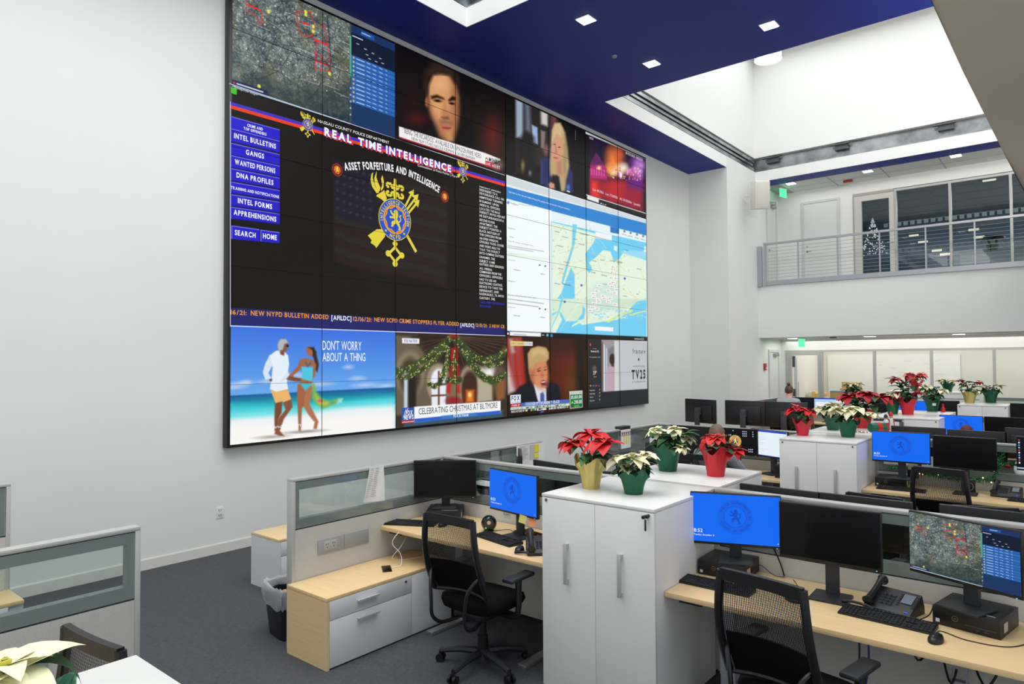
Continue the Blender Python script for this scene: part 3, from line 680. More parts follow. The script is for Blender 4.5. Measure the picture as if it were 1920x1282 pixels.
D1 = Flat(wf); D1.lift = .0014; tx(D1, 'LIVE  6:52 ET', z1p(1746, 1100), z1p(1838, 1124), z1p(1746, 1082)); D1.build('live_lettering', WH, f)
D1 = Flat(wf); D1.lift = .0014
for k, c in enumerate(((240, 200, 40), (230, 110, 40), (200, 40, 60), (110, 70, 170), (40, 110, 200), (60, 170, 80))):
    D2 = Flat(wf); D2.lift = .0014; u, v = pw(*z1p(1751, 1064)); a = math.radians(200-k*44); D2.disc(u+.030*math.cos(a), v+.024*math.sin(a), .012); D2.build('peacock_feather', flatm(c), f)
# --- woman speaking
z4 = ZC(930, 170, .33528)
def woman(cv):
    cv.fill((16, 12, 9)); Z = z4
    def P(pts, c, s=1, al=1): cv.poly(Z(pts), c, s*.5, al)
    def E(x, y, rx, ry, c, soft=.5, rot=0, al=1): (a, b), = Z([(x, y)]); cv.ell(a, b, rx*.335, ry*.335, c, soft, rot, al)
    P([(110, 46), (330, 140), (330, 420), (230, 420), (110, 470)], (40, 34, 32), 3)
    P([(110, 46), (150, 62), (150, 270), (112, 260)], (150, 166, 186), 6); P([(160, 66), (190, 80), (196, 240), (166, 230)], (96, 106, 124), 8)
    P([(200, 190), (232, 206), (234, 300), (206, 290)], (150, 176, 214), 3); P([(250, 110), (290, 128), (290, 200), (252, 186)], (200, 196, 190), 6); P([(308, 130), (340, 150), (350, 200), (310, 260)], (110, 60, 62), 8)
    P([(120, 280), (170, 230), (210, 260), (230, 480), (120, 470)], (22, 18, 18), 12); P([(250, 220), (276, 230), (270, 330), (252, 320)], (170, 150, 140), 4, .7); E(280, 330, 14, 28, (120, 92, 80), .6)
    E(150, 420, 10, 30, (120, 110, 60), .7); E(190, 460, 8, 14, (110, 110, 120), .7)
    P([(400, 100), (498, 216), (498, 600), (420, 590)], (10, 8, 7), 10)
    P([(246, 520), (256, 380), (290, 366), (330, 400), (400, 410), (430, 460), (432, 570), (300, 548)], (38, 44, 92), 4)
    P([(330, 184), (360, 180), (386, 230), (400, 320), (410, 420), (392, 500), (386, 560), (362, 564), (340, 470), (320, 490), (302, 470), (300, 400), (308, 300), (314, 220)], (186, 158, 112), 5)
    P([(318, 470), (352, 480), (362, 560), (304, 546), (306, 500)], (12, 12, 18), 5)
    P([(318, 260), (340, 232), (366, 262), (374, 330), (366, 390), (342, 422), (322, 398), (308, 340)], (206, 150, 122), 5)
    P([(340, 400), (366, 390), (368, 470), (342, 466)], (176, 122, 98), 6)
    P([(330, 184), (316, 220), (312, 290), (322, 262), (344, 240), (366, 262), (372, 210), (356, 182)], (206, 180, 132), 5)
    E(328, 300, 7, 3, (60, 40, 40), .5); E(354, 316, 7, 3, (60, 40, 40), .5); P([(334, 306), (330, 346), (342, 350)], (170, 110, 88), 4); E(334, 376, 13, 5, (170, 84, 80), .5, 12)
    P([(292, 524), (306, 510), (326, 520), (330, 548), (300, 546)], (206, 150, 124), 4)
    for k in range(3): P([(386-k*5, 240+k*60), (400-k*4, 330+k*60), (390-k*4, 400+k*50), (384-k*4, 300+k*60)], (150, 120, 80), 5, .6)
    P([(250, 380), (262, 400), (258, 520), (250, 520)], (52, 60, 120), 4)
    E(404, 540, 10, 16, (60, 110, 190), .3); P([(396, 556), (414, 562), (414, 570), (396, 564)], (210, 220, 230), 1)
    for k in range(8): P([(443, 222+k*7), (446, 223+k*7), (446, 226+k*7), (443, 225+k*7)], (160, 160, 160), 1)
feed('speaker_feed', 4, 6, 6, 8, woman, 'news picture of a person in a blue jacket', 190, 150)
def fire(cv):
    cv.fill((12, 10, 12)); Z = z4
    def P(pts, c, s=1, al=1): cv.poly(Z(pts), c, s*.5, al)
    def E(x, y, rx, ry, c, soft=.5, rot=0, al=1): (a, b), = Z([(x, y)]); cv.ell(a, b, rx*.335, ry*.335, c, soft, rot, al)
    P([(500, 225), (838, 372), (838, 384), (500, 240)], (200, 206, 216), 1)
    P([(526, 262), (820, 384), (822, 680), (526, 588)], (52, 12, 40), 2); P([(526, 262), (820, 384), (820, 440), (700, 420), (526, 400)], (22, 16, 44), 14)
    P([(620, 330), (700, 330), (720, 400), (690, 470), (640, 470), (622, 400)], (150, 64, 40), 22, .9); E(655, 390, 30, 60, (240, 130, 50), .9); E(640, 440, 28, 26, (250, 170, 80), .9); E(690, 360, 22, 26, (200, 90, 50), .9)
    P([(526, 440), (622, 470), (620, 500), (526, 490)], (196, 40, 140), 6)
    P([(526, 420), (560, 350), (600, 410), (618, 436), (618, 488), (526, 476)], (170, 30, 110), 4); P([(526, 416), (560, 348), (604, 412)], (90, 24, 90), 5)
    for k in range(6): P([(532+k*14, 430+k*2), (538+k*14, 432+k*2), (538+k*14, 470+k*2), (532+k*14, 468+k*2)], (235, 120, 190), 2, .7)
    E(576, 432, 10, 10, (255, 230, 150), .8)
    P([(530, 492), (822, 520), (822, 680), (530, 588)], (150, 20, 46), 12); P([(640, 500), (720, 510), (710, 600), (640, 620), (610, 560)], (190, 34, 40), 14, .8); P([(530, 500), (566, 510), (580, 600), (530, 588)], (226, 50, 34), 10)
    P([(740, 480), (822, 500), (822, 560), (740, 540)], (96, 24, 120), 12)
    for x, y, r, c in ((700, 440, 16, (255, 240, 200)), (716, 430, 12, (255, 255, 240)), (682, 446, 12, (255, 200, 160)), (776, 440, 10, (250, 190, 250)), (800, 470, 14, (220, 150, 255)), (786, 400, 16, (200, 110, 230)), (812, 420, 14, (230, 160, 250)), (740, 450, 8, (255, 180, 230)), (655, 460, 8, (255, 230, 180)), (760, 460, 10, (250, 120, 190)), (806, 452, 5, (255, 255, 255))): E(x, y, r*1.6, r*1.6, c, 1, 0, .8)
    P([(690, 456), (706, 460), (706, 486), (690, 482)], (250, 220, 230), 2); r = random.Random(3)
    for k in range(60): E(r.uniform(640, 815), r.uniform(430, 500), 3, 4, r.choice([(255, 90, 150), (255, 200, 220), (150, 60, 220), (255, 140, 60)]), .6)
    P([(498, 578), (700, 640), (838, 684), (838, 704), (700, 664), (498, 602)], (30, 28, 28), 1); P([(500, 578), (838, 684), (838, 688), (500, 582)], (230, 232, 232), .8); P([(510, 584), (575, 604), (575, 628), (510, 606)], (226, 228, 228), 1)
    E(600, 635, 5, 5, (60, 140, 220), .3); E(588, 630, 4, 4, (220, 230, 240), .3); E(612, 638, 4, 4, (240, 170, 60), .3)
f = feed('fire_feed', 6, 8, 6, 8, fire, 'night picture of a house fire in red and violet', 170, 130)
D1 = Flat(wf); D1.lift = .0012; z4p = lambda x, y: z4([(x, y)])[0]
tx(D1, 'Lat 40.71156   Lon -73.69506   Alt 24.00000m   Speed:1.0', z4p(542, 560), z4p(806, 646), z4p(542, 546)); tx(D1, '10/02/2021  06:52:31', z4p(726, 356), z4p(818, 392), z4p(726, 342)); tx(D1, '04:54', z4p(522, 268), z4p(544, 276), z4p(522, 256))
D1.build('data_lettering', flatm((225, 215, 225)), f)
# --- beach advertisement
z3 = ZC(420, 560, .28125)
def beach(cv):
    Z = z3; Y = (cv.y-560)/.28125; Xz = (cv.x-420)/.28125; hz = 645-(Xz-40)*.05
    top = 185+(Xz-40)*.034; t = np.clip((Y-top)/(hz-top), 0, 1)[:, None]
    cv.c[:] = np.array([58, 112, 222])*(1-t)+np.array([104, 166, 232])*t
    def P(pts, c, s=1, al=1): cv.poly(Z(pts), c, s*.5, al)
    def E(x, y, rx, ry, c, soft=.5, rot=0, al=1): (a, b), = Z([(x, y)]); cv.ell(a, b, rx*.28, ry*.28, c, soft, rot, al)
    for x, y, rx in ((110, 565, 60), (150, 555, 30), (290, 550, 50), (490, 505, 40), (480, 530, 60), (830, 455, 26), (890, 530, 40), (620, 570, 80), (940, 575, 60), (1080, 580, 50), (60, 590, 60)): E(x, y, rx, 12, (206, 216, 236), 1, -3, .75)
    P([(36, 646), (1140, 590), (1140, 700), (36, 700)], (24, 78, 150), 1.5); P([(36, 664), (600, 632), (1140, 606), (1140, 760), (36, 780)], (26, 130, 160), 14)
    P([(36, 700), (500, 690), (1140, 645), (1140, 780), (36, 820)], (54, 196, 206), 14); P([(36, 756), (600, 720), (1140, 672), (1140, 800), (36, 850)], (120, 222, 226), 14)
    P([(36, 802), (500, 770), (800, 730), (1140, 712), (1140, 900), (36, 1000)], (232, 238, 240), 10); P([(36, 850), (500, 810), (1140, 760), (1140, 900), (36, 1000)], (246, 244, 240), 14)
    E(320, 920, 90, 10, (176, 168, 160), .8, -4); E(540, 885, 110, 9, (150, 146, 146), .8, -4)
    sk = (122, 72, 48); sk2 = (160, 100, 66)
    # man
    P([(340, 680), (388, 690), (384, 760), (362, 800), (358, 880), (338, 880), (336, 800)], sk, 3); P([(392, 690), (448, 670), (458, 720), (400, 800), (372, 880), (390, 900), (404, 916), (372, 914), (336, 900), (352, 850), (360, 800), (410, 740)], (136, 82, 54), 3)
    P([(308, 600), (420, 590), (446, 662), (446, 670), (394, 690), (388, 682), (344, 696), (330, 660)], (232, 178, 104), 2)
    P([(300, 380), (350, 345), (400, 350), (428, 378), (434, 440), (424, 500), (420, 560), (428, 600), (350, 620), (306, 600), (316, 540), (324, 460)], (226, 236, 248), 2)
    P([(306, 372), (276, 430), (258, 490), (276, 540), (318, 534), (296, 496), (324, 440)], (214, 226, 244), 2); P([(318, 530), (322, 548), (306, 550), (300, 538)], sk, 2)
    P([(404, 530), (434, 500), (470, 522), (520, 530), (520, 552), (470, 550), (424, 540)], sk, 3); P([(370, 560), (424, 480), (440, 508), (410, 540)], (214, 226, 242), 3)
    E(394, 312, 34, 42, (130, 82, 58), .15); P([(358, 300), (376, 268), (414, 270), (428, 292), (404, 300), (392, 340), (366, 348), (358, 325)], (176, 180, 184), 3); E(424, 314, 9, 8, (20, 20, 24), .3)
    P([(372, 350), (404, 350), (400, 380), (376, 370)], sk, 3)
    # woman
    P([(584, 330), (612, 350), (632, 440), (622, 490), (606, 470), (600, 400), (582, 372)], (60, 34, 26), 3); E(570, 350, 22, 34, (160, 100, 72), .2, -20); P([(560, 324), (600, 322), (616, 360), (598, 380), (588, 340)], (54, 32, 26), 3)
    P([(510, 402), (550, 396), (600, 412), (616, 440), (606, 520), (560, 560), (548, 548), (590, 500), (590, 450), (530, 450), (500, 480), (450, 520), (434, 512), (490, 450)], sk2, 3)
    P([(516, 452), (560, 460), (590, 456), (592, 520), (580, 560), (516, 540), (524, 500)], (76, 196, 220), 2); P([(504, 560), (584, 560), (580, 580), (540, 610), (524, 600)], (64, 186, 214), 2); P([(514, 534), (586, 550), (586, 566), (506, 562)], sk2, 3)
    P([(490, 570), (510, 566), (540, 612), (548, 700), (520, 730), (512, 880), (498, 880), (490, 720), (486, 640)], sk2, 3); P([(544, 612), (584, 572), (592, 600), (570, 700), (610, 780), (630, 818), (618, 868), (596, 866), (604, 822), (560, 770), (532, 720), (536, 660)], (176, 112, 76), 3)
    P([(540, 414), (560, 440), (584, 414), (576, 440), (560, 452), (546, 440)], (70, 92, 96), 4)
    P([(590, 560), (606, 570), (616, 620), (650, 660), (700, 680), (776, 662), (792, 668), (770, 696), (700, 716), (660, 734), (610, 700), (584, 660)], (120, 176, 84), 5); P([(610, 640), (650, 690), (700, 690), (680, 710), (630, 700)], (226, 190, 90), 6, .8); E(640, 680, 16, 10, (220, 90, 110), .6); E(720, 690, 18, 8, (70, 170, 150), .6); P([(760, 668), (792, 662), (786, 690), (752, 704)], (150, 214, 226), 4)
f = feed('beach_feed', 0, 2, 0, 2, beach, 'beach advertisement with a couple holding hands', 320, 190)
D1 = Flat(wf); D1.lift = .0012; z3p = lambda x, y: z3([(x, y)])[0]
tx(D1, "DON'T WORRY", z3p(656, 344), z3p(916, 340), z3p(656, 282), 0); tx(D1, 'ABOUT A THING', z3p(656, 416), z3p(942, 416), z3p(656, 358), 0)
tx(D1, 'Sandals.com', z3p(310, 868), z3p(510, 846), z3p(310, 846)); D1.build('slogan_lettering', WH, f)
# --- christmas hall
def xmas(cv):
    cv.fill((58, 48, 36)); Z = z3
    def P(pts, c, s=1, al=1): cv.poly(Z(pts), c, s*.5, al)
    def E(x, y, rx, ry, c, soft=.5, rot=0, al=1): (a, b), = Z([(x, y)]); cv.ell(a, b, rx*.28, ry*.28, c, soft, rot, al)
    P([(1290, 230), (1880, 255), (1880, 420), (1620, 440), (1500, 440), (1360, 360)], (44, 30, 22), 10)
    for k in range(11): cv.line(Z([(1530, 250), (1560+k*40, 460-k*18)]), 1.0, (96, 70, 50))
    for k in range(6): cv.line(Z([(1500, 260), (1260+k*34, 300+k*26)]), 1.0, (86, 64, 46))
    P([(1140, 240), (1240, 250), (1330, 360), (1400, 440), (1400, 800), (1140, 860)], (104, 92, 72), 6)
    E(1240, 500, 96, 150, (140, 126, 100), .15); E(1240, 520, 70, 130, (72, 60, 46), .2); P([(1200, 480), (1232, 480), (1230, 780), (1200, 790)], (190, 206, 226), 4); P([(1226, 500), (1280, 520), (1280, 760), (1226, 780)], (40, 32, 28), 5)
    E(1430, 560, 80, 130, (156, 142, 114), .1); E(1432, 560, 54, 96, (226, 234, 244), .12); P([(1384, 560), (1480, 560), (1480, 720), (1384, 740)], (226, 232, 240), 3); P([(1426, 480), (1438, 480), (1438, 740), (1426, 740)], (110, 60, 50), 2); P([(1380, 566), (1484, 562), (1484, 576), (1380, 580)], (110, 60, 50), 2); P([(1380, 640), (1484, 636), (1484, 648), (1380, 652)], (110, 60, 50), 2)
    P([(1484, 500), (1570, 500), (1580, 740), (1484, 740)], (120, 106, 82), 5)
    E(1640, 590, 78, 150, (150, 134, 106), .1); E(1640, 600, 56, 120, (60, 40, 28), .15); P([(1590, 600), (1690, 600), (1690, 690), (1590, 700)], (92, 40, 22), 5); P([(1616, 610), (1664, 610), (1664, 690), (1616, 690)], (226, 120, 40), 6); E(1638, 640, 10, 16, (255, 220, 140), .6)
    P([(1690, 440), (1790, 500), (1790, 680), (1690, 690)], (176, 166, 144), 6); E(1770, 490, 40, 40, (235, 235, 228), .8); E(1840, 560, 46, 110, (96, 80, 60), .2); P([(1820, 520), (1870, 510), (1870, 660), (1820, 680)], (140, 90, 50), 6)
    P([(1140, 780), (1880, 700), (1880, 790), (1140, 862)], (58, 46, 36), 6); P([(1200, 830), (1860, 740), (1860, 790), (1200, 858)], (60, 84, 104), 5)
    r = random.Random(9)
    def garland(pts, w):
        for (a, b), (c, d) in zip(pts[:-1], pts[1:]):
            n = int(math.hypot(c-a, d-b)/7)
            for j in range(n): t = j/n; E(a+(c-a)*t+r.uniform(-w, w)*.4, b+(d-b)*t+r.uniform(-w, w)*.4, w*.8, w*.8, r.choice([(40, 58, 30), (56, 76, 34), (74, 88, 44)]), .8)
            for j in range(n): t = r.random(); E(a+(c-a)*t+r.uniform(-w, w), b+(d-b)*t+r.uniform(-w, w), 3, 3, (232, 220, 140), .7)
    garland([(1140, 480), (1230, 470), (1340, 400), (1420, 340), (1480, 290), (1520, 255)], 18); garland([(1140, 520), (1230, 520), (1330, 470), (1430, 380), (1500, 300)], 14)
    garland([(1540, 255), (1590, 320), (1660, 390), (1750, 410), (1830, 390), (1880, 340)], 20); garland([(1560, 280), (1640, 420), (1720, 520), (1800, 550), (1876, 500)], 20); garland([(1700, 400), (1770, 450), (1870, 420)], 12)
    garland([(1500, 420), (1440, 560), (1400, 590), (1360, 560)], 14); garland([(1500, 330), (1470, 470), (1440, 520)], 10)
    P([(1516, 330), (1556, 320), (1560, 400), (1536, 440), (1510, 400)], (180, 30, 30), 5); P([(1506, 440), (1566, 440), (1572, 520), (1500, 530)], (150, 34, 30), 6); garland([(1490, 545), (1580, 545)], 18); garland([(1505, 430), (1560, 430)], 12); garland([(1536, 340), (1536, 420)], 8); garland([(1532, 450), (1536, 520)], 10)
    P([(1490, 560), (1514, 560), (1508, 640), (1482, 620)], (190, 36, 34), 4); P([(1556, 570), (1572, 570), (1576, 630), (1548, 626)], (190, 36, 34), 4)
    E(1530, 680, 46, 26, (150, 26, 40), .5); E(1536, 250, 30, 14, (140, 30, 26), .6)
    P([(1186, 262), (1302, 266), (1302, 300), (1188, 296)], (235, 235, 240), 1); P([(1268, 720), (1844, 680), (1844, 760), (1268, 826)], (240, 242, 244), 1); P([(1270, 800), (1842, 744), (1842, 766), (1270, 826)], (44, 96, 200), 1)
    P([(1450, 780), (1690, 758), (1690, 780), (1450, 804)], (60, 120, 190), 2); P([(1184, 728), (1266, 722), (1266, 812), (1184, 818)], (40, 84, 170), 1); P([(1184, 812), (1266, 806), (1266, 826), (1184, 832)], (190, 40, 44), 1)
    cv.line(Z([(1196, 790), (1214, 736)]), 1, (230, 235, 245)); cv.line(Z([(1204, 794), (1226, 730)]), 1, (230, 235, 245))
f = feed('hall_feed', 2, 4, 0, 2, xmas, 'vaulted hall hung with lit garlands', 240, 160)
D1 = Flat(wf); D1.lift = .0012; tx(D1, 'CELEBRATING CHRISTMAS AT BILTMORE', z3p(1298, 770), z3p(1822, 728), z3p(1298, 728), 0); D1.build('caption_lettering', flatm((22, 24, 40)), f)
D1 = Flat(wf); D1.lift = .0014; tx(D1, 'FOX', z3p(1212, 776), z3p(1258, 772), z3p(1212, 746), .03); tx(D1, 'NEWS', z3p(1200, 806), z3p(1264, 800), z3p(1200, 778), .03); tx(D1, 'channel', z3p(1188, 826), z3p(1262, 822), z3p(1188, 816)); tx(D1, 'FOX & friends', z3p(1530, 792), z3p(1630, 780), z3p(1530, 772), .02); D1.build('network_lettering', WH, f)
D1 = Flat(wf); D1.lift = .0014; tx(D1, 'FOX NATION', z3p(1202, 290), z3p(1288, 292), z3p(1202, 270), .02); D1.build('network_badge', flatm((50, 70, 150)), f)
# --- man at a desk
z5 = ZC(930, 560, .23406)
def speech(cv):
    cv.fill((36, 18, 8)); Z = z5
    def P(pts, c, s=1, al=1): cv.poly(Z(pts), c, s*.45, al)
    def E(x, y, rx, ry, c, soft=.5, rot=0, al=1): (a, b), = Z([(x, y)]); cv.ell(a, b, rx*.234, ry*.234, c, soft, rot, al)
    E(540, 620, 130, 220, (110, 34, 10), 1, 0, .9); E(560, 500, 110, 50, (140, 36, 14), 1, 0, .8); E(500, 450, 160, 110, (50, 28, 14), 1, 0, .6); E(600, 700, 40, 110, (96, 70, 24), 1, 0, .6); P([(640, 330), (720, 330), (720, 900), (660, 900)], (30, 14, 6), 12)
    P([(78, 310), (200, 310), (216, 500), (216, 700), (90, 770), (78, 700)], (120, 110, 120), 6)
    for k, x in enumerate((96, 150, 196)): P([(x-18, 310), (x+8, 310), (x+24, 480), (x+46, 700), (x+14, 740), (x-10, 560)], (176, 36, 26), 9)
    P([(90, 480), (120, 600), (150, 740), (100, 760), (80, 640)], (214, 206, 200), 9, .8); P([(110, 330), (130, 330), (150, 430), (124, 430)], (196, 190, 190), 8, .8)
    P([(140, 770), (190, 700), (300, 650), (420, 660), (500, 690), (520, 800), (520, 830), (140, 860)], (20, 22, 34), 6)
    P([(300, 680), (330, 800), (340, 830), (404, 820), (402, 720), (380, 700)], (214, 220, 232), 3); P([(354, 760), (376, 744), (388, 770), (384, 910), (356, 918)], (66, 86, 160), 3)
    E(338, 560, 74, 150, (206, 132, 92), .12, -6); P([(276, 480), (264, 560), (278, 640), (300, 690), (310, 600), (296, 500)], (176, 104, 70), 8); E(370, 640, 44, 80, (212, 136, 96), .6)
    P([(256, 500), (252, 440), (280, 396), (340, 378), (400, 390), (424, 430), (424, 480), (400, 505), (350, 500), (310, 520), (300, 560), (276, 600), (262, 560)], (186, 156, 104), 4)
    P([(280, 420), (340, 392), (400, 410), (410, 460), (340, 440), (290, 470)], (206, 180, 130), 8, .8); E(276, 580, 12, 26, (190, 116, 84), .3)
    P([(324, 562), (354, 548), (364, 556), (330, 574)], (150, 92, 60), 3); P([(382, 546), (404, 540), (408, 548), (384, 556)], (150, 92, 60), 3)
    E(344, 578, 15, 6, (90, 54, 44), .5, -10); E(394, 570, 12, 5, (90, 54, 44), .5, -10); P([(370, 570), (384, 620), (376, 634), (356, 626)], (186, 108, 76), 5); E(380, 676, 20, 24, (110, 40, 36), .35); P([(364, 664), (394, 660), (394, 670), (366, 674)], (230, 214, 206), 2); E(382, 704, 22, 10, (200, 120, 92), .5)
    P([(116, 338), (294, 344), (294, 378), (116, 376)], (230, 206, 110), 1); P([(228, 346), (292, 348), (292, 374), (228, 374)], (226, 230, 236), 1)
    P([(114, 772), (198, 766), (198, 834), (116, 842)], (238, 240, 244), 1); P([(116, 846), (198, 838), (198, 862), (118, 868)], (190, 34, 44), 1); P([(200, 834), (588, 804), (588, 836), (200, 862)], (70, 104, 180), 1); P([(236, 832), (300, 828), (300, 852), (236, 856)], (180, 196, 226), 5, .8)
    P([(116, 870), (588, 836), (588, 856), (116, 894)], (214, 222, 216), 1); P([(116, 894), (588, 856), (588, 878), (116, 920)], (24, 24, 26), 1)
    P([(588, 742), (692, 734), (694, 870), (592, 880)], (224, 226, 222), 1); P([(594, 768), (688, 762), (690, 848), (596, 858)], (20, 120, 60), 2); P([(596, 850), (690, 840), (690, 866), (596, 874)], (30, 90, 50), 2); r = random.Random(11)
    for k in range(24):
        x = r.uniform(210, 570); y = 906-(x-116)*.082; P([(x, y-8), (x+10, y-9), (x+10, y+4), (x, y+5)], r.choice([(220, 180, 60), (40, 180, 80), (220, 220, 220)]), 1)
    for k in range(16):
        x = r.uniform(200, 570); y = 882-(x-116)*.072; P([(x, y-6), (x+12, y-7), (x+12, y+3), (x, y+4)], r.choice([(40, 170, 80), (30, 40, 60), (60, 60, 70)]), 1)
f = feed('speech_feed', 4, 6, 0, 2, speech, 'person in dark suit and blue tie before a flag', 230, 180)
D1 = Flat(wf); D1.lift = .0012; z5p = lambda x, y: z5([(x, y)])[0]
tx(D1, 'CRYPTOCURRENCY CRAZE', z5p(296, 850), z5p(508, 834), z5p(296, 828), .02); tx(D1, '35,103.00', z5p(600, 800), z5p(686, 796), z5p(600, 776), .01); tx(D1, '290.00', z5p(626, 842), z5p(686, 836), z5p(626, 814), .01); tx(D1, '-7:03A ET', z5p(122, 862), z5p(194, 858), z5p(122, 848), .01)
tx(D1, 'INDEX FUTURES', z5p(122, 914), z5p(210, 906), z5p(122, 898)); tx(D1, '35,290.00   S&P 500 FUTURES', z5p(330, 896), z5p(560, 876), z5p(330, 880)); D1.build('ticker_lettering', WH, f)
D1 = Flat(wf); D1.lift = .0012; tx(D1, 'FOX', z5p(124, 816), z5p(192, 810), z5p(124, 780), .04); tx(D1, 'BUSINESS', z5p(124, 836), z5p(194, 830), z5p(124, 824)); tx(D1, 'SUNDAY MORNING', z5p(120, 366), z5p(224, 366), z5p(120, 350)); tx(D1, 'FUTURES', z5p(232, 368), z5p(290, 370), z5p(232, 352)); D1.build('network_lettering', flatm((30, 60, 150)), f)
D1 = Flat(wf); D1.lift = .0012; tx(D1, 'CRUDE OIL    69.57     4.46       GOLD    1,796.70     3.40', z5p(122, 892), z5p(560, 852), z5p(122, 876)); tx(D1, 'DOW FUTURES', z5p(598, 762), z5p(686, 756), z5p(598, 746)); D1.build('quote_lettering', flatm((26, 30, 36)), f)
D1 = Flat(wf); D1.lift = .0012; pp(D1, [z5p(600, 838), z5p(622, 836), z5p(611, 818)]); tx(D1, '+0.83%', z5p(622, 868), z5p(668, 864), z5p(622, 852)); D1.build('up_arrow', flatm((120, 230, 90)), f)
# --- weather and advertisement
def wx(cv):
    cv.fill((38, 38, 40)); Z = z5
    def P(pts, c, s=1, al=1): cv.poly(Z(pts), c, s*.45, al)
    def E(x, y, rx, ry, c, soft=.5, rot=0, al=1): (a, b), = Z([(x, y)]); cv.ell(a, b, rx*.234, ry*.234, c, soft, rot, al)
    P([(720, 318), (1214, 340), (1214, 346), (720, 330)], (50, 40, 30), 1)
    P([(846, 330), (1212, 336), (1212, 722), (850, 746)], (188, 190, 194), 1); P([(846, 330), (948, 334), (950, 740), (850, 746)], (150, 146, 150), 2)
    P([(862, 360), (888, 400), (890, 740), (862, 744)], (214, 222, 240), 3); P([(874, 380), (880, 390), (882, 740), (876, 740)], (110, 110, 120), 2); P([(846, 340), (858, 350), (860, 744), (850, 746)], (110, 86, 66), 2); P([(900, 400), (948, 380), (948, 440), (904, 470)], (120, 118, 126), 5)
    P([(884, 740), (882, 600), (896, 550), (924, 528), (948, 530), (950, 740)], (188, 158, 176), 4); E(932, 484, 24, 44, (46, 30, 28), .15); P([(920, 524), (948, 524), (948, 546), (924, 540)], (90, 56, 46), 3); P([(948, 336), (980, 336), (980, 738), (950, 740)], (204, 206, 204), 2)
    P([(850, 746), (1212, 722), (1214, 832), (724, 872), (724, 800), (850, 780)], (34, 38, 42), 2)
    E(790, 560, 16, 24, (90, 84, 80), .4); E(756, 366, 6, 12, (220, 70, 40), .3)
    for k, c in enumerate(((220, 140, 60), (70, 110, 200), (220, 80, 60), (80, 80, 200))): E(758+k*22, 696, 6, 7, c, .3)
    for k in range(4): cv.line(Z([(748, 754+k*28), (838, 746+k*27)]), .7, (70, 72, 76))
f = feed('weather_feed', 6, 8, 0, 2, wx, 'dark weather panel beside a grey advertisement', 160, 150)
D1 = Flat(wf); D1.lift = .0012
tx(D1, 'fracture', z5p(1094, 438), z5p(1196, 438), z5p(1094, 400), 0); tx(D1, 'TV25', z5p(1086, 640), z5p(1200, 638), z5p(1086, 570), .04); tx(D1, 'at fractureme.com', z5p(1090, 672), z5p(1198, 668), z5p(1090, 656)); tx(D1, '20% OFF WITH CODE', z5p(1098, 548), z5p(1190, 546), z5p(1098, 534))
pp(D1, [z5p(1136, 486), z5p(1143, 500), z5p(1150, 486), z5p(1143, 472)]); D1.build('offer_lettering', flatm((42, 40, 44)), f)
D1 = Flat(wf); D1.lift = .0012
tx(D1, 'Paterson, NJ', z5p(760, 428), z5p(822, 428), z5p(760, 412), .02); tx(D1, "29°", z5p(778, 608), z5p(808, 606), z5p(778, 580), .02); tx(D1, 'The temperature at 6:52', z5p(748, 472), z5p(834, 470), z5p(748, 464)); tx(D1, 'Forecast', z5p(776, 402), z5p(806, 402), z5p(776, 396)); tx(D1, 'Clear', z5p(780, 628), z5p(806, 628), z5p(780, 620))
for k, s in enumerate(('Poughkeepsie', 'Garden Village', 'Yorktown', 'Colonia Court')): tx(D1, s, z5p(750, 738+k*28), z5p(750+[40, 42, 28, 38][k], 736+k*28), z5p(750, 728+k*28)); tx(D1, '%d°' % (29-k), z5p(826, 732+k*27), z5p(836, 731+k*27), z5p(826, 722+k*27))
D1.build('weather_lettering', flatm((214, 216, 220)), f)
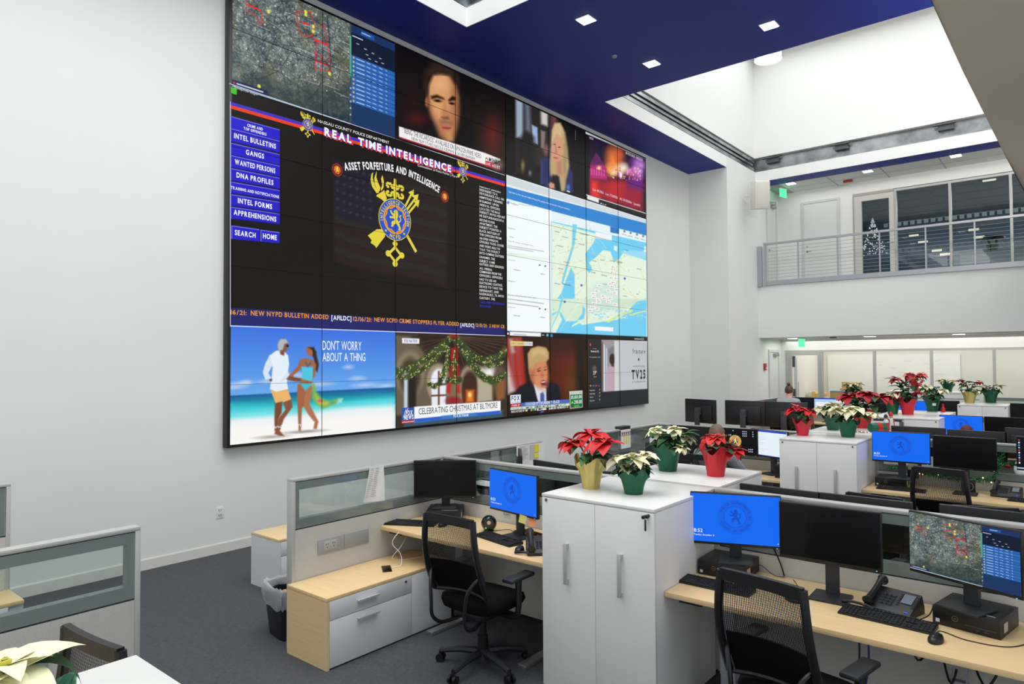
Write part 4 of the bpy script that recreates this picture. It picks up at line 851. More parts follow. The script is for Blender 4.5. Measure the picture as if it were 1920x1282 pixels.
# --- browser with a coastal map
def coast(cv):
    cv.fill((226, 240, 246)); Z = z4
    def P(pts, c, s=1, al=1): cv.poly(Z(pts), c, s*.5, al)
    def L(pts, w, c, al=1): cv.line(Z(pts), w, c, al)
    P([(48, 472), (840, 722), (840, 770), (48, 560)], (206, 214, 220), 1); P([(48, 520), (840, 742), (840, 766), (48, 545)], (224, 236, 244), 1)
    P([(48, 533), (840, 742), (840, 810), (48, 604)], (44, 130, 206), 1); P([(58, 664), (120, 680), (120, 714), (60, 704)], (52, 140, 214), 1); P([(638, 758), (688, 770), (688, 802), (640, 792)], (40, 116, 190), 1)
    P([(310, 730), (842, 850), (842, 1400), (310, 1386)], (112, 204, 240), 1)
    land = (224, 240, 218)
    P([(312, 735), (560, 800), (545, 850), (500, 910), (505, 1000), (530, 1030), (536, 1060), (500, 1100), (440, 1140), (440, 1030), (420, 990), (390, 1060), (366, 1130), (330, 1180), (312, 1190)], land, 1.5)
    P([(428, 745), (452, 750), (440, 860), (400, 990), (376, 1080), (364, 1076), (390, 980), (424, 870)], (120, 206, 238), 1.5)
    P([(312, 1190), (345, 1180), (350, 1240), (370, 1280), (320, 1380), (312, 1380)], land, 2)
    P([(440, 1150), (470, 1100), (500, 1050), (540, 1000), (520, 960), (560, 930), (600, 890), (640, 900), (660, 960), (690, 940), (720, 890), (790, 930), (842, 950), (842, 1160), (780, 1180), (740, 1230), (680, 1280), (600, 1290), (540, 1300), (480, 1310), (440, 1270), (450, 1200)], land, 2)
    P([(700, 905), (740, 890), (842, 900), (842, 940), (790, 935)], (150, 216, 240), 3); P([(830, 870), (842, 872), (842, 905), (826, 900)], land, 2); P([(660, 866), (680, 870), (676, 900), (660, 890)], land, 2)
    P([(450, 1200), (480, 1190), (500, 1220), (490, 1290), (455, 1280)], (112, 204, 240), 4); r = random.Random(6)
    q5 = ZC(930, 560, .23406)
    cv.poly(q5([(446, 0), (700, 0), (690, 120), (640, 180), (560, 180), (520, 110), (448, 200)]), (212, 232, 208), 1); cv.poly(q5([(446, 120), (500, 100), (520, 0), (540, 0), (500, 120), (448, 230)]), (112, 204, 240), 1); cv.poly(q5([(448, 140), (500, 100), (470, 170), (448, 220)]), (212, 232, 208), 1)
    cv.poly(q5([(606, 228), (610, 210), (700, 160), (760, 136), (770, 150), (700, 180)]), (226, 236, 206), .8); cv.poly(q5([(750, 150), (880, 165), (880, 182), (760, 170)]), (226, 236, 206), .8); cv.poly(q5([(880, 186), (1000, 110), (1090, 86), (1100, 100), (1000, 140), (900, 192)]), (212, 232, 150), .8); cv.poly(q5([(1060, 126), (1208, 90), (1208, 98), (1080, 136)]), (212, 232, 150), .8)
    cv.poly(q5([(700, 0), (1208, 0), (1208, 10), (1130, 20), (1090, 60), (980, 90), (800, 90), (720, 70)]), (206, 226, 206), 1.5)
    for k in range(70): cv.ell(*q5([(r.uniform(760, 1060), r.uniform(80, 160))])[0], r.uniform(1, 3), r.uniform(.6, 2), r.choice([(206, 228, 214), (150, 214, 240)]), .4)
    for k in range(60):
        p = [(r.uniform(315, 840), r.uniform(900, 1280))] if k > 16 else [(r.uniform(315, 540), r.uniform(760, 1000))]; a = r.uniform(0, 3.1)
        for j in range(5): a += r.uniform(-.4, .4); p.append((p[-1][0]+math.cos(a)*22, p[-1][1]+math.sin(a)*22))
        L(p, .7, (232, 176, 120) if k % 2 else (250, 246, 226), .55)
    for k in range(36): cv.ell(*Z([(r.uniform(315, 840), r.uniform(880, 1270))])[0], 1.2, 1.4, r.choice([(160, 214, 110), (190, 226, 150)]), .5, 0, .8)
    for k in range(20): cv.ell(*Z([(r.uniform(315, 540), r.uniform(750, 1000))])[0], 1.4, 1.5, (170, 216, 120), .6, 0, .7)
    P([(540, 1080), (680, 1060), (690, 1200), (520, 1250), (510, 1180)], (190, 222, 214), 12, .5)
    for (x, y) in ((655, 985), (650, 1014), (645, 1046), (672, 1048), (580, 1090), (650, 1095), (640, 1080), (565, 1120), (545, 1134), (630, 1118), (677, 1112), (664, 1130), (548, 1155), (572, 1170), (606, 1160), (640, 1160), (630, 1180), (550, 1190), (575, 1180), (666, 1195), (540, 1212), (567, 1220), (528, 1228), (600, 1148), (655, 1072)):
        P([(x-13, y-9), (x+13, y-5), (x+13, y+9), (x-13, y+5)], (246, 248, 248), 2); cv.ell(*Z([(x-5, y)])[0], .9, .9, (200, 60, 60), .4); L([(x, y), (x+8, y+2)], .7, (120, 120, 130))
    P([(556, 788), (648, 806), (648, 840), (556, 822)], (236, 240, 240), 1); cv.poly(q5([(792, 220), (940, 230), (938, 262), (792, 252)]), (240, 244, 246), .8)
    for k, (x, y) in enumerate(((478, 1088), (384, 1180), (720, 1050))): cv.ell(*Z([(x, y)])[0], 2.0, 2.2, (70, 90, 180), .3)
    for (x, y, w) in ((330, 786, 24), (370, 815, 30), (340, 865, 34), (470, 770, 12), (478, 800, 40), (460, 855, 34), (380, 956, 30), (350, 992, 26), (585, 945, 20), (640, 950, 22), (680, 955, 26), (790, 995, 20), (540, 950, 20), (720, 890, 20), (712, 1146, 20), (600, 1080, 18), (590, 1030, 30), (787, 1136, 10), (328, 1076, 30), (372, 1080, 44), (535, 1015, 20), (435, 828, 18)): L([(x, y), (x+w, y+w*.22)], 1.1, (110, 112, 118), .8)
    P([(48, 600), (310, 670), (310, 1390), (48, 1380)], (240, 248, 250), 1); P([(304, 730), (310, 732), (310, 1390), (304, 1390)], (222, 226, 228), .7)
    for (x, y, w, c) in ((66, 866, 200, 170), (66, 876, 140, 170), (80, 910, 40, 160), (66, 944, 40, 190), (100, 1000, 34, 150), (250, 1024, 22, 150), (66, 1164, 200, 150), (66, 1186, 170, 150), (66, 1208, 40, 190), (100, 1256, 34, 150), (250, 1266, 22, 150), (130, 634, 80, 190)):
        L([(x, y), (x+w, y+w*(.13 if y > 1000 else .16))], 1.5, (c, c, c), .85)
    P([(66, 900), (300, 938), (300, 950), (66, 926)], (224, 240, 226), 3, .7); cv.ell(*Z([(68, 625)])[0], 2.4, 3, (60, 150, 220), .3)
    for k in range(4): cv.ell(*Z([(718+k*35, 786+k*9)])[0], 1.8, 2.2, (110, 120, 130), .3); L([(706+k*35, 802+k*9), (730+k*33, 808+k*9)], 1.0, (140, 140, 150))
    for x, y in ((244, 975), (276, 980), (244, 1218), (276, 1222)): cv.ell(*Z([(x, y)])[0], 1.6, 1.6, (90, 90, 100), .3)
    cv.poly(q5([(76, 256), (1212, 305), (1212, 345), (76, 300)]), (24, 22, 22), .8); cv.poly(q5([(110, 262), (360, 272), (360, 312), (110, 300)]), (236, 240, 242), .8); cv.poly(q5([(88, 268), (102, 270), (102, 288), (88, 286)]), (240, 244, 250), .6)
    cv.ell(*q5([(412, 291)])[0], 2.2, 2.8, (90, 190, 220), .3); cv.ell(*q5([(445, 295)])[0], 2.6, 3.4, (40, 130, 210), .3); cv.line(q5([(372, 290), (382, 291)]), 1.6, (220, 224, 230))
    cv.line(q5([(1112, 321), (1156, 323)]), 1.6, (200, 204, 208)); cv.line(q5([(1162, 318), (1184, 319)]), 1.0, (200, 204, 208)); cv.line(q5([(1162, 328), (1184, 329)]), 1.0, (200, 204, 208)); cv.line(q5([(142, 284), (240, 290)]), 1.0, (130, 134, 140))
f = feed('browser_map_feed', 4, 8, 2, 6, coast, 'bright browser window with a coastal map', 330, 340)
D1 = Flat(wf); D1.lift = .0012
tx(D1, 'Click here to view the new holiday driving safety graphics that you can share with your community', z4p(70, 572), z4p(412, 664), z4p(70, 563)); tx(D1, 'Filters', z4p(84, 696), z4p(108, 702), z4p(84, 688)); D1.build('banner_lettering', WH, f)
D1 = Flat(wf); D1.lift = .0012
for s, x, y, w, h in (('Neighbor', 66, 770, 42, 8), ('+ Safety', 70, 818, 30, 8), ('Truck FA overpass on Southern State', 66, 843, 142, 8), ('Neighbor', 66, 1066, 42, 8), ('Women stealing Christmas outdoor lights', 66, 1142, 158, 8), ('New York', 374, 1084, 40, 8), ('Huntington', 674, 962, 30, 7)): tx(D1, s, z4p(x, y), z4p(x+w, y+w*(.13 if y > 1000 else .19)), z4p(x, y-h))
tx(D1, 'Neighbors', z4p(80, 632), z4p(124, 644), z4p(80, 620)); D1.build('page_lettering', flatm((60, 84, 110)), f)
# --- main page
z2 = ZC(420, 180, .35880); z2p = lambda x, y: z2([(x, y)])[0]
def rti(cv):
    cv.fill((20, 15, 11)); Z = z2
    def P(pts, c, s=1, al=1): cv.poly(Z(pts), c, s*.5, al)
    P([(600, 380), (700, 350), (700, 590), (600, 590)], (30, 26, 40), 22, .8)
    fl = lambda u, v: (575+u*590, 330+v*60+u*(150-v*4)+v*560*.84+math.sin(u*6)*14)
    st = []
    for k in range(13):
        v0, v1 = k/13, (k+1)/13
        st = [fl(u/8, v0) for u in range(9)]+[fl(u/8, v1) for u in range(8, -1, -1)]
        P(st, (44, 26, 20) if k % 2 == 0 else (42, 38, 34), 4, .75)
    P([fl(u/8, 0) for u in range(4)]+[fl(u/8, .54) for u in range(3, -1, -1)], (26, 24, 40), 5, .95); r = random.Random(1)
    for i in range(6):
        for j in range(6): x, y = fl(.03+i*.058, .04+j*.085); cv.ell(*Z([(x, y)])[0], 2.2, 2.4, (56, 54, 66), .7)
    P([(30, 1105), (1468, 1205), (1468, 1250), (30, 1198)], (34, 36, 104), 1)
f = feed('command_page_feed', 0, 4, 2, 6, rti, 'dark command page with seal, stripes and blue buttons', 250, 240)
def F2(lift): D = Flat(wf); D.lift = lift; return D
def mix2(pts): return [z2p(*p) for p in pts]
D = F2(.001); pp(D, mix2([(30, 28), (1468, 446), (1468, 460), (30, 46)])); D.build('blue_stripe', flatm((64, 48, 190)), f)
D = F2(.001); pp(D, mix2([(30, 46), (1468, 458), (1468, 472), (30, 64)])); D.build('red_stripe', flatm((232, 64, 30)), f)
D = F2(.0012); pp(D, [z1p(36, 555), z1p(1872, 1166), z1p(1872, 1169), z1p(36, 559)]); pp(D, [z3p(40, 178), z3p(1874, 243), z3p(1874, 248), z3p(40, 184)]); pp(D, [z2p(31, 28), z2p(34, 29), z2p(34, 1198), z2p(31, 1198)]); D.build('page_border', flatm((214, 214, 240)), f)
bts = [(104, 178, 166, 226, 'CRIME AND|TOP OFFENDERS'), (168, 238, 242, 300, 'INTEL BULLETINS'), (243, 308, 305, 362, 'GANGS'), (308, 374, 370, 424, 'WANTED PERSONS'), (376, 442, 435, 484, 'DNA PROFILES'), (446, 508, 496, 552, 'TRAINING AND NOTIFICIATIONS'), (512, 576, 556, 614, 'INTEL FORMS'), (578, 642, 625, 680, 'APPREHENSIONS')]
A, Bv, Cc, Tt = F2(.001), F2(.0014), F2(.0013), F2(.0018)
for y0, y1, y2, y3, s in bts:
    x0, x1 = 33, 291; yr0 = y2-62 if False else None
    tl, bl = (33, y0), (33, y1-0); tr, br = (291, y0+ (y2-y0)*.98 if False else y0+72-(y0-104)*.075), (291, y1+66-(y1-178)*.075)
    pp(A, mix2([tl, tr, br, bl])); pp(Bv, mix2([tl, tr, (tr[0], tr[1]+4), (tl[0], tl[1]+5)])); pp(Bv, mix2([tl, (38, y0+2), (38, y1), bl])); pp(Cc, mix2([(38, y1-4), (br[0], br[1]-6), br, bl]))
    def row(t, fy, h, m):
        a = tl[1]+(bl[1]-tl[1])*fy; b = tr[1]+(br[1]-tr[1])*fy; L = lambda x: a+(b-a)*(x-33)/258
        tx(Tt, t, z2p(162-m, L(162-m)), z2p(162+m, L(162+m)), z2p(162-m, L(162-m)-h), .03)
    if '|' in s: row('CRIME AND', .42, 14, 41); row('TOP OFFENDERS', .72, 14, 60)
    else: row(s, .68, 26 if len(s) < 20 else 15, {5: 48, 11: 90, 12: 97, 13: 112, 14: 106, 15: 110}.get(len(s), 126))
for x0, x1, ya, yb, s in ((38, 184, 676, 746, 'SEARCH'), (190, 290, 698, 760, 'HOME')):
    k = .135; pp(A, mix2([(x0, ya), (x1, ya+(x1-x0)*k), (x1, yb+(x1-x0)*k*.7), (x0, yb)])); pp(Bv, mix2([(x0, ya), (x1, ya+(x1-x0)*k), (x1, ya+5+(x1-x0)*k), (x0, ya+5)])); pp(Bv, mix2([(x0, ya), (x0+5, ya), (x0+5, yb), (x0, yb)]))
    m = (x0+x1)/2; w = 55 if s == 'SEARCH' else 37; yb2 = (ya+yb)/2+12+(x1-x0)*k*.5; tx(Tt, s, z2p(m-w, yb2-w*.11), z2p(m+w, yb2+w*.11), z2p(m-w, yb2-26-w*.11), .03)
A.build('button_faces', flatm((36, 28, 196)), f); Bv.build('button_highlights', flatm((104, 110, 226)), f); Cc.build('button_shades', flatm((18, 14, 110)), f); Tt.build('button_lettering', WH, f)
T1 = F2(.0024); S1, S2 = F2(.0018), F2(.0016)
def title(s, x0, y0, x1, y1, h):
    for FF, dx, dy in ((T1, 0, 0), (S1, 5, 3), (S2, 9, 9)): tx(FF, s, z2p(x0+dx, y0+dy), z2p(x1+dx, y1+dy), z2p(x0+dx, y0-h+dy), .045)
title('REAL', 524, 205, 670, 246, 40); title('TIME', 700, 255, 826, 290, 38); title('INTELLIGENCE', 846, 298, 1190, 398, 38)
tx(T1, 'NASSAU COUNTY POLICE DEPARTMENT', z2p(490, 138), z2p(862, 250), z2p(490, 122)); tx(T1, 'Commissioner of Police Patrick J. Ryder', z2p(1012, 366), z2p(1222, 428), z2p(1012, 355))
T1.build('title_lettering', WH, f); S1.build('title_shade_blue', flatm((60, 40, 200)), f); S2.build('title_shade_red', flatm((236, 60, 30)), f)
# arched line, letter by letter along the curve
T2 = F2(.002); base = [(630, 388), (700, 384), (760, 382), (830, 386), (900, 398), (960, 416), (1020, 446), (1080, 478), (1124, 506)]
PW = [pw(*z2p(*b)) for b in base]; cum = [0]
for a, b in zip(PW[:-1], PW[1:]): cum.append(cum[-1]+math.dist(a, b))
s = 'ASSET FORFEITURE AND INTELLIGENCE'; WS = []; acc = 0
for ch in s: wch = .32 if ch == ' ' else glyph(ch, .035)[3]-glyph(ch, .035)[2]+.13; WS.append(acc+wch/2); acc += wch
WS = [v/acc for v in WS]
for i, ch in enumerate(s):
    if ch == ' ': continue
    d = WS[i]*cum[-1]; k = max(j for j in range(len(cum)-1) if cum[j] <= d); t = (d-cum[k])/(cum[k+1]-cum[k]); a, b = PW[k], PW[k+1]
    an = math.atan2(b[1]-a[1], b[0]-a[0]); ox, oy = a[0]+(b[0]-a[0])*t, a[1]+(b[1]-a[1])*t; vs, fs, g0, g1 = glyph(ch, .035); kk = .095/.7; kx = cum[-1]/acc
    T2.tri([(ox+((p[0]-(g0+g1)/2)*kx)*math.cos(an)-p[1]*kk*math.sin(an), oy+((p[0]-(g0+g1)/2)*kx)*math.sin(an)+p[1]*kk*math.cos(an)) for p in vs], fs)
T2.build('arched_lettering', WH, f)
# crossed emblem: drawn in wall metres about a centre
YE = flatm((224, 206, 66))
def emblem(cu, cv, R, par, full=True, lift=.003):
    Yl = Flat(wf); Yl.lift = lift
    def S(pts): return [(cu+x*R, cv+y*R) for x, y in pts]
    # key
    Yl.line(S([(0, .8), (0, 1.75)]), .16*R); Yl.disc(cu, cv+1.62*R, .15*R, .11*R, 16); Yl.disc(cu, cv+1.15*R, .13*R, .09*R, 16); Yl.line(S([(0, 1.7), (0, 1.95)]), .15*R)
    for sx in (-1, 1):
        Yl.line(S([(0, 1.42), (sx*.5, 1.42), (sx*.5, 1.64), (sx*.22, 1.64)] if 0 else [(sx*.07, 1.50), (sx*.22, 1.50), (sx*.22, 1.66), (sx*.5, 1.66), (sx*.5, 1.5), (sx*.36, 1.5)]), .12*R)
        Yl.line(S([(sx*.07, 1.28), (sx*.22, 1.28), (sx*.22, 1.10), (sx*.5, 1.10), (sx*.5, 1.27), (sx*.36, 1.27)]), .12*R)
    Yl.line(S([(0, -.8), (0, -1.35)]), .14*R); Yl.disc(cu, cv-1.15*R, .16*R, .1*R, 16)
    Yl.line(S([(0, -1.32), (.38, -1.66), (0, -2.0), (-.38, -1.66), (0, -1.32), (.38, -1.66)]), .13*R)
    for x, y in ((.42, -1.66), (-.42, -1.66), (0, -2.1)): Yl.disc(cu+x*R, cv+y*R, .16*R, .15*R, 16)
    # torch and its handle
    Yl.poly(S([(-.62, .72), (-.5, .92), (-.66, 1.30), (-.74, 1.22), (-1.1, .98), (-1.12, .92), (-.8, .82)])); Yl.line(S([(.76, -.66), (1.34, -1.38)]), .16*R)
    for p in ([(-1.1, 1.05), (-1.36, 1.30), (-1.46, 1.6), (-1.4, 1.9), (-1.3, 2.0), (-1.34, 1.75), (-1.22, 1.4), (-.96, 1.12)], [(-1.0, 1.14), (-1.22, 1.45), (-1.24, 1.75), (-1.1, 2.1), (-1.12, 1.8), (-1.0, 1.55), (-.88, 1.36), (-.92, 1.2)], [(-.86, 1.3), (-.78, 1.5), (-.84, 1.8), (-.76, 1.98), (-.68, 1.7), (-.7, 1.4), (-.82, 1.22)]): Yl.poly(S(p))
    # arrows
    for (a, b, c, d) in ((.62, .72, 1.02, 1.38), (.74, .6, 1.28, 1.24), (.84, .44, 1.34, .98)):
        Yl.line(S([(a, b), (c, d)]), .11*R); L = math.hypot(c-a, d-b); ux, uy = (c-a)/L, (d-b)/L
        Yl.poly(S([(c+ux*.34, d+uy*.34), (c-uy*.2-ux*.02, d+ux*.2-uy*.02), (c+uy*.2-ux*.02, d-ux*.2-uy*.02)]))
    for k in range(2):
        o = .0 if k == 0 else .26; Yl.poly(S([(-.72-o*.4, -.56-o*.5), (-1.1-o*.2, -.62-o*.6), (-1.62+o*.6, -.98-o*1.2), (-1.40+o*.7, -1.16-o*.9), (-1.28+o*.6, -1.36-o*.5), (-.98+o*.2, -1.2-o*.2), (-.6, -.8-o*.3)]))
    Yl.build('emblem_gold', YE, par)
    def ell(r, m, l, name, ky=1.0):
        D = Flat(wf); D.lift = l; D.disc(cu, cv, r*R, r*R*ky, 48); return D.build(name, m, par)
    ell(1.0, YE, lift+.0004, 'seal_edge'); ell(.965, flatm((44, 84, 190)), lift+.0008, 'seal_band'); ell(.70, YE, lift+.0012, 'seal_inner_edge'); ell(.67, flatm((236, 104, 40)), lift+.0016, 'seal_orange')
    def scal(r, m, l, nm):
        D = Flat(wf); D.lift = l; D.poly([(cu+R*r*math.cos(t)*(1+.07*math.cos(8*t)), cv+R*r*math.sin(t)*(1+.07*math.cos(8*t))) for t in [2*math.pi*i/80 for i in range(80)]]); D.build(nm, m, par)
    scal(.60, YE, lift+.002, 'seal_scallop_edge'); scal(.575, flatm((36, 80, 196)), lift+.0024, 'seal_shield')
    D = Flat(wf); D.lift = lift+.003
    for lp in LION: D.poly([(cu+(x-.5)*R*.92*-1*-1, cv+(y-.5)*R*.98) for x, y in lp])
    if full:
        D.arc_text('INTELLIGENCE SECTION', cu, cv, .82*R, .16*R, 190, -10, .03); D.arc_text('NCPD', cu, cv, .83*R, .17*R, 252, 288, .03, True); D.disc(cu-.56*R, cv-.60*R, .05*R); D.disc(cu+.56*R, cv-.60*R, .05*R)
    D.build('seal_lion', YE, par)
ctr = pw(*ZC(680, 300, .15605)([(388, 716)])[0])
emblem(ctr[0], ctr[1], .292, f, lift=.002)
for (x, y), R in (((437, 150), .072), ((1247, 394), .08)): c = pw(*z2p(x, y)); emblem(c[0], c[1], R, f, False, .004)
for x, y in ((591, 386), (1153, 526)):
    c = pw(*z2p(x, y))
    for R, m, l in ((.082, flatm((150, 52, 28)), .002), (.068, flatm((60, 24, 16)), .0024), (.055, flatm((214, 90, 40)), .0028)): D = Flat(wf); D.lift = l; D.disc(c[0], c[1], R); D.build('roundel', m, f)
    D = Flat(wf); D.lift = .0032
    for lp in LION: D.poly([(c[0]+(u-.5)*.075, c[1]+(v-.5)*.09) for u, v in lp])
    D.build('roundel_lion', YE, f)
# scrolling report and ticker
D = F2(.0012); rep = ['RESPONDED TO A', 'DISTURBANCE CALL ON', 'HEMPSTEAD TURNPIKE', 'IN ELMONT. UPON', 'ARRIVAL OFFICERS', 'LOCATED THE MALE', 'SUBJECT INVOLVED INT', 'HE DISTURBANCE IN A', 'SECOND FLOOR', 'APARTMENT. THE', 'SUBJECT POINTED A', 'BLACK SHOTGUN AT', 'THE OFFICERS FROM', 'AN OPEN WINDOW.', 'OFFICERS TOOK COVER', 'AND WERE ABLE TO', 'TALK THE SUBJECT', 'INTO COMING OUTSIDE', 'UNARMED. THE', 'SUBJECT CAME', 'OUTSIDE AND IGNORED', 'ALL VERBAL', 'COMMANDS FROM THE', 'OFFICERS. OFFICERS', 'HAD TO USE AN', 'ELECTRONIC CONTROL', 'DEVICE TO TAKE THE', 'DEFENDANT, JOSE', 'RODRIGUEZ, 73, INTO', 'CUSTODY. THE']
for i, r_ in enumerate(rep):
    y = 498+i*(1062-498)/29; w = 6.7*len(r_); tx(D, r_, z2p(1335, y), z2p(1335+w, y+w*(.20-.16*i/29)), z2p(1335, y-12), .02)
tx(D, 'PRECINCT OFFICERS', z2p(1335, 480), z2p(1446, 504), z2p(1335, 473), .02); D.build('report_lettering', flatm((225, 225, 225)), f)
D = F2(.0012); tx(D, 'CLICK HERE FOR PREVIOUS', z2p(1337, 1083), z2p(1466, 1092), z2p(1337, 1071)); tx(D, 'RELEASES', z2p(1337, 1101), z2p(1395, 1106), z2p(1337, 1090)); D.build('link_lettering', flatm((50, 60, 220)), f)
D = F2(.0012); O2 = F2(.0014)
tx(D, '16/21:', z3p(44, 104), z3p(152, 108), z3p(44, 74), .02); tx(D, 'NEW NYPD BULLETIN ADDED', z3p(178, 110), z3p(698, 136), z3p(178, 78), .02); tx(O2, '[AFILDC]', z3p(716, 140), z3p(850, 146), z3p(716, 110), .02)
tx(D, '12/16/21:', z3p(862, 148), z3p(984, 152), z3p(862, 120), .02); tx(D, 'NEW SCPD CRIME STOPPERS FLYER ADDED', z3p(1002, 152), z3p(1566, 180), z3p(1002, 124), .02); tx(O2, '[AFILDC]', z3p(1576, 184), z3p(1668, 190), z3p(1576, 160), .02); tx(D, '12/15/21:  2 NEW CR', z3p(1678, 188), z3p(1872, 194), z3p(1678, 166), .02)
D.build('ticker_lettering', flatm((236, 152, 40)), f); O2.build('ticker_brackets', WH, f)
D = F2(.001); c0 = pw(*z1p(48, 600)); D.rect(c0[0]-.005, c0[1]-.035, c0[0]+.065, c0[1]+.035); D.build('status_square', flatm((70, 190, 50)), f)
D = F2(.0016); tx(D, 'ShotSpotter Insight', z1p(68, 590), z1p(222, 634), z1p(68, 576)); D.build('map_caption', WH, f)
# seams between the tiles
b = MB()
for c in range(1, 8): b.box(c*TW-.0016, c*TW+.0016, -.009, .0, 0, 8*TH)
for r_ in range(1, 8): b.box(0, 8*TW, -.009, 0, r_*TH-.0016, r_*TH+.0016)
b.build('tile_seams', BLK, vw)

# =================================================================== FURNITURE BUILDERS
PT = 1.243      # height of the partitions and storage towers
def partition(label, p0, p1, group=None, end0=True, end1=True, plate=None, mull=(), gz=.865):
    """cubicle partition from p0 to p1; fabric below, glass above; plate = positions of the power plate on the near (-y) face"""
    L = math.dist(p0, p1); a = math.degrees(math.atan2(p1[1]-p0[1], p1[0]-p0[0]))
    t = thing('cubicle_partition', label, 'partition', (*p0, 0), a, group); w = .035
    box('base_panel', FAB, .02, L-.02, -w+.004, w-.004, .03, gz, t)
    b = MB().box(.001, L-.001, -w, w, PT-.022, PT, .003)
    if end0: b.box(0, .028, -w, w, 0, PT-.02, .002)
    if end1: b.box(L-.028, L, -w, w, 0, PT-.02, .002)
    b.build('trim', TRIM, t)
    MB().box(.028, L-.028, -w+.008, w-.008, PT-.028, PT-.022).box(.028, L-.028, -w+.006, w-.006, gz, gz+.008).box(.02, L-.02, -w+.01, w-.01, 0, .03).build('dark_joint', BLK2, t)  # dark strips under the cap, above the fabric and along the floor
    xs = [.03]+list(mull)+[L-.03]
    b = MB()
    b.box(.03, L-.03, -.026, .026, gz+.008, gz+.075).box(.03, L-.03, -.026, .026, PT-.085, PT-.028)
    for x in xs: b.box(max(.03, x-.035), min(L-.03, x+.035), -.0255, .0255, gz+.074, PT-.084)
    b.build('glass_frame', FRG, t)
    for x0, x1 in zip(xs[:-1], xs[1:]):
        box('pane', GLP, x0+.005, x1-.005, -.031, -.028, gz+.012, PT-.03, t); box('pane', GLP, x0+.005, x1-.005, .028, .031, gz+.012, PT-.03, t)
    if plate:
        x, z = plate; o = box('power_plate', mat('plate_grey', (158, 160, 160), .45), x-.24, x+.24, -w-.004, -w+.004, z-.055, z+.055, t, .0015)
        MB().box(x-.001, x+.001, -w-.0046, -w-.003, z-.055, z+.055).build('plate_joint', DGR, o)
        s = MB().box(x-.19, x-.07, -w-.008, -w-.003, z-.035, z+.035, .002).build('socket', mat('socket_grey', (176, 177, 172), .5), o)
        b = MB()
        for q in (-.16, -.10):
            b.box(x+q-.012, x+q-.008, -w-.0088, -w-.007, z+.006, z+.018).box(x+q+.006, x+q+.01, -w-.0088, -w-.007, z+.006, z+.016).cyl((x+q, -w-.007, z-.012), (x+q, -w-.0088, z-.012), .004, n=8)
        b.build('socket_slots', BLK, s)
    return t
def tower(label, x0, x1, y0, y1, group, drawer=False, front=-1, keyed=False, handles=True):
    """storage tower; doors on the -x (front=-1) or +x side"""
    D = x1-x0; Wd = y1-y0
    t = thing('storage_tower', label, 'cabinet', ((x0+x1)/2, (y0+y1)/2, 0), 0 if front < 0 else 180, group)
    h = D/2; w = Wd/2
    b = MB().box(-h+.022, h, -w, w, .02, PT-.022, .002).box(-h+.022, h-.02, -w+.02, w-.02, 0, .02); b.build('body', LAM, t)
    MB().box(-h, h, -w-.002, w+.002, PT-.021, PT, .003).build('top_panel', LAM, t)
    for s in (1, -1):
        ya, yb = (.0015, w-.001) if s > 0 else (-w+.001, -.0015)
        if drawer and s > 0:
            o = MB().box(-h, -h+.02, ya, yb, .02, PT-.2, .001).build('door', LAM, t)
            MB().box(-h-.30, -h-.28, ya+.01, yb-.01, PT-.19, PT-.04, .001).build('drawer', LAM, t)
            MB().box(-h-.28, -h+.02, ya+.012, ya+.026, PT-.18, PT-.06).box(-h-.28, -h+.02, yb-.026, yb-.012, PT-.18, PT-.06).box(-h+.0, -h+.021, ya+.03, yb-.03, PT-.19, PT-.03).build('drawer_box', DGR, t)
            continue
        o = MB().box(-h, -h+.02, ya, yb, .02, PT-.024, .0015).build('door', LAM, t)
        if handles:
            yy = .215*s-(.01 if s > 0 else -.03); 
            MB().box(-h-.034, -h-.022, yy-.012, yy+.012, .70, .955, .002).box(-h-.03, -h, yy-.010, yy+.010, .705, .728).box(-h-.03, -h, yy-.010, yy+.010, .928, .951).build('handle', HND, o)
        MB().cyl((-h-.004, s*(w-.035), PT-.04), (-h+.005, s*(w-.035), PT-.04), .0095, n=14).build('lock', mat('lock_grey', (110, 110, 108), .35, metal=.7), o)
        if keyed and s < 0:
            MB().box(-h-.03, -h-.004, -w+.028, -w+.05, PT-.052, PT-.034, .003).cyl((-h-.03, -w+.045, PT-.043), (-h-.05, -w+.045, PT-.043), .011, n=10).box(-h-.026, -h-.022, -w+.038, -w+.05, PT-.125, PT-.058, .002).build('key', BLK2, o)
    return t
def credenza(label, x0, x1, y0, y1, h, split, group=None, endm=None):
    """low chest, fronts on the -y side, maple top and left end"""
    t = thing('credenza', label, 'cabinet', (x0, y0, 0), 0, group); L = x1-x0; D = y1-y0
    MB().box(0, L, .0, D, h-.025, h, .0015).build('worktop', MAPLE, t); MB().box(0, .022, .0, D, .0, h-.026).build('end_panel', endm or MAPLE, t)
    MB().box(.023, L, .02, D-.005, .01, h-.026).build('body', LAM2, t)
    o = MB().box(.024, split-.002, -.001, .02, .335, h-.027, .001).build('drawer', LAM2, t)
    MB().cyl((split-.06, -.001, h-.06), (split-.06, -.006, h-.06), .009, n=12).build('lock', BLK2, o)
    o2 = MB().box(.024, split-.002, -.001, .02, .012, .331, .001).build('drawer', LAM2, t)
    for par, z in ((o, h-.075), (o2, .29)): MB().box(split*.5-.13, split*.5+.05, -.034, -.026, z-.006, z+.006).box(split*.5-.13, split*.5+.05, -.03, 0, z-.006, z-.001).build('handle', HND, par)
    if L > split+.1: MB().box(split+.001, L-.002, -.001, .02, .012, h-.027, .001).build('front_panel', LAM2, t)
    return t
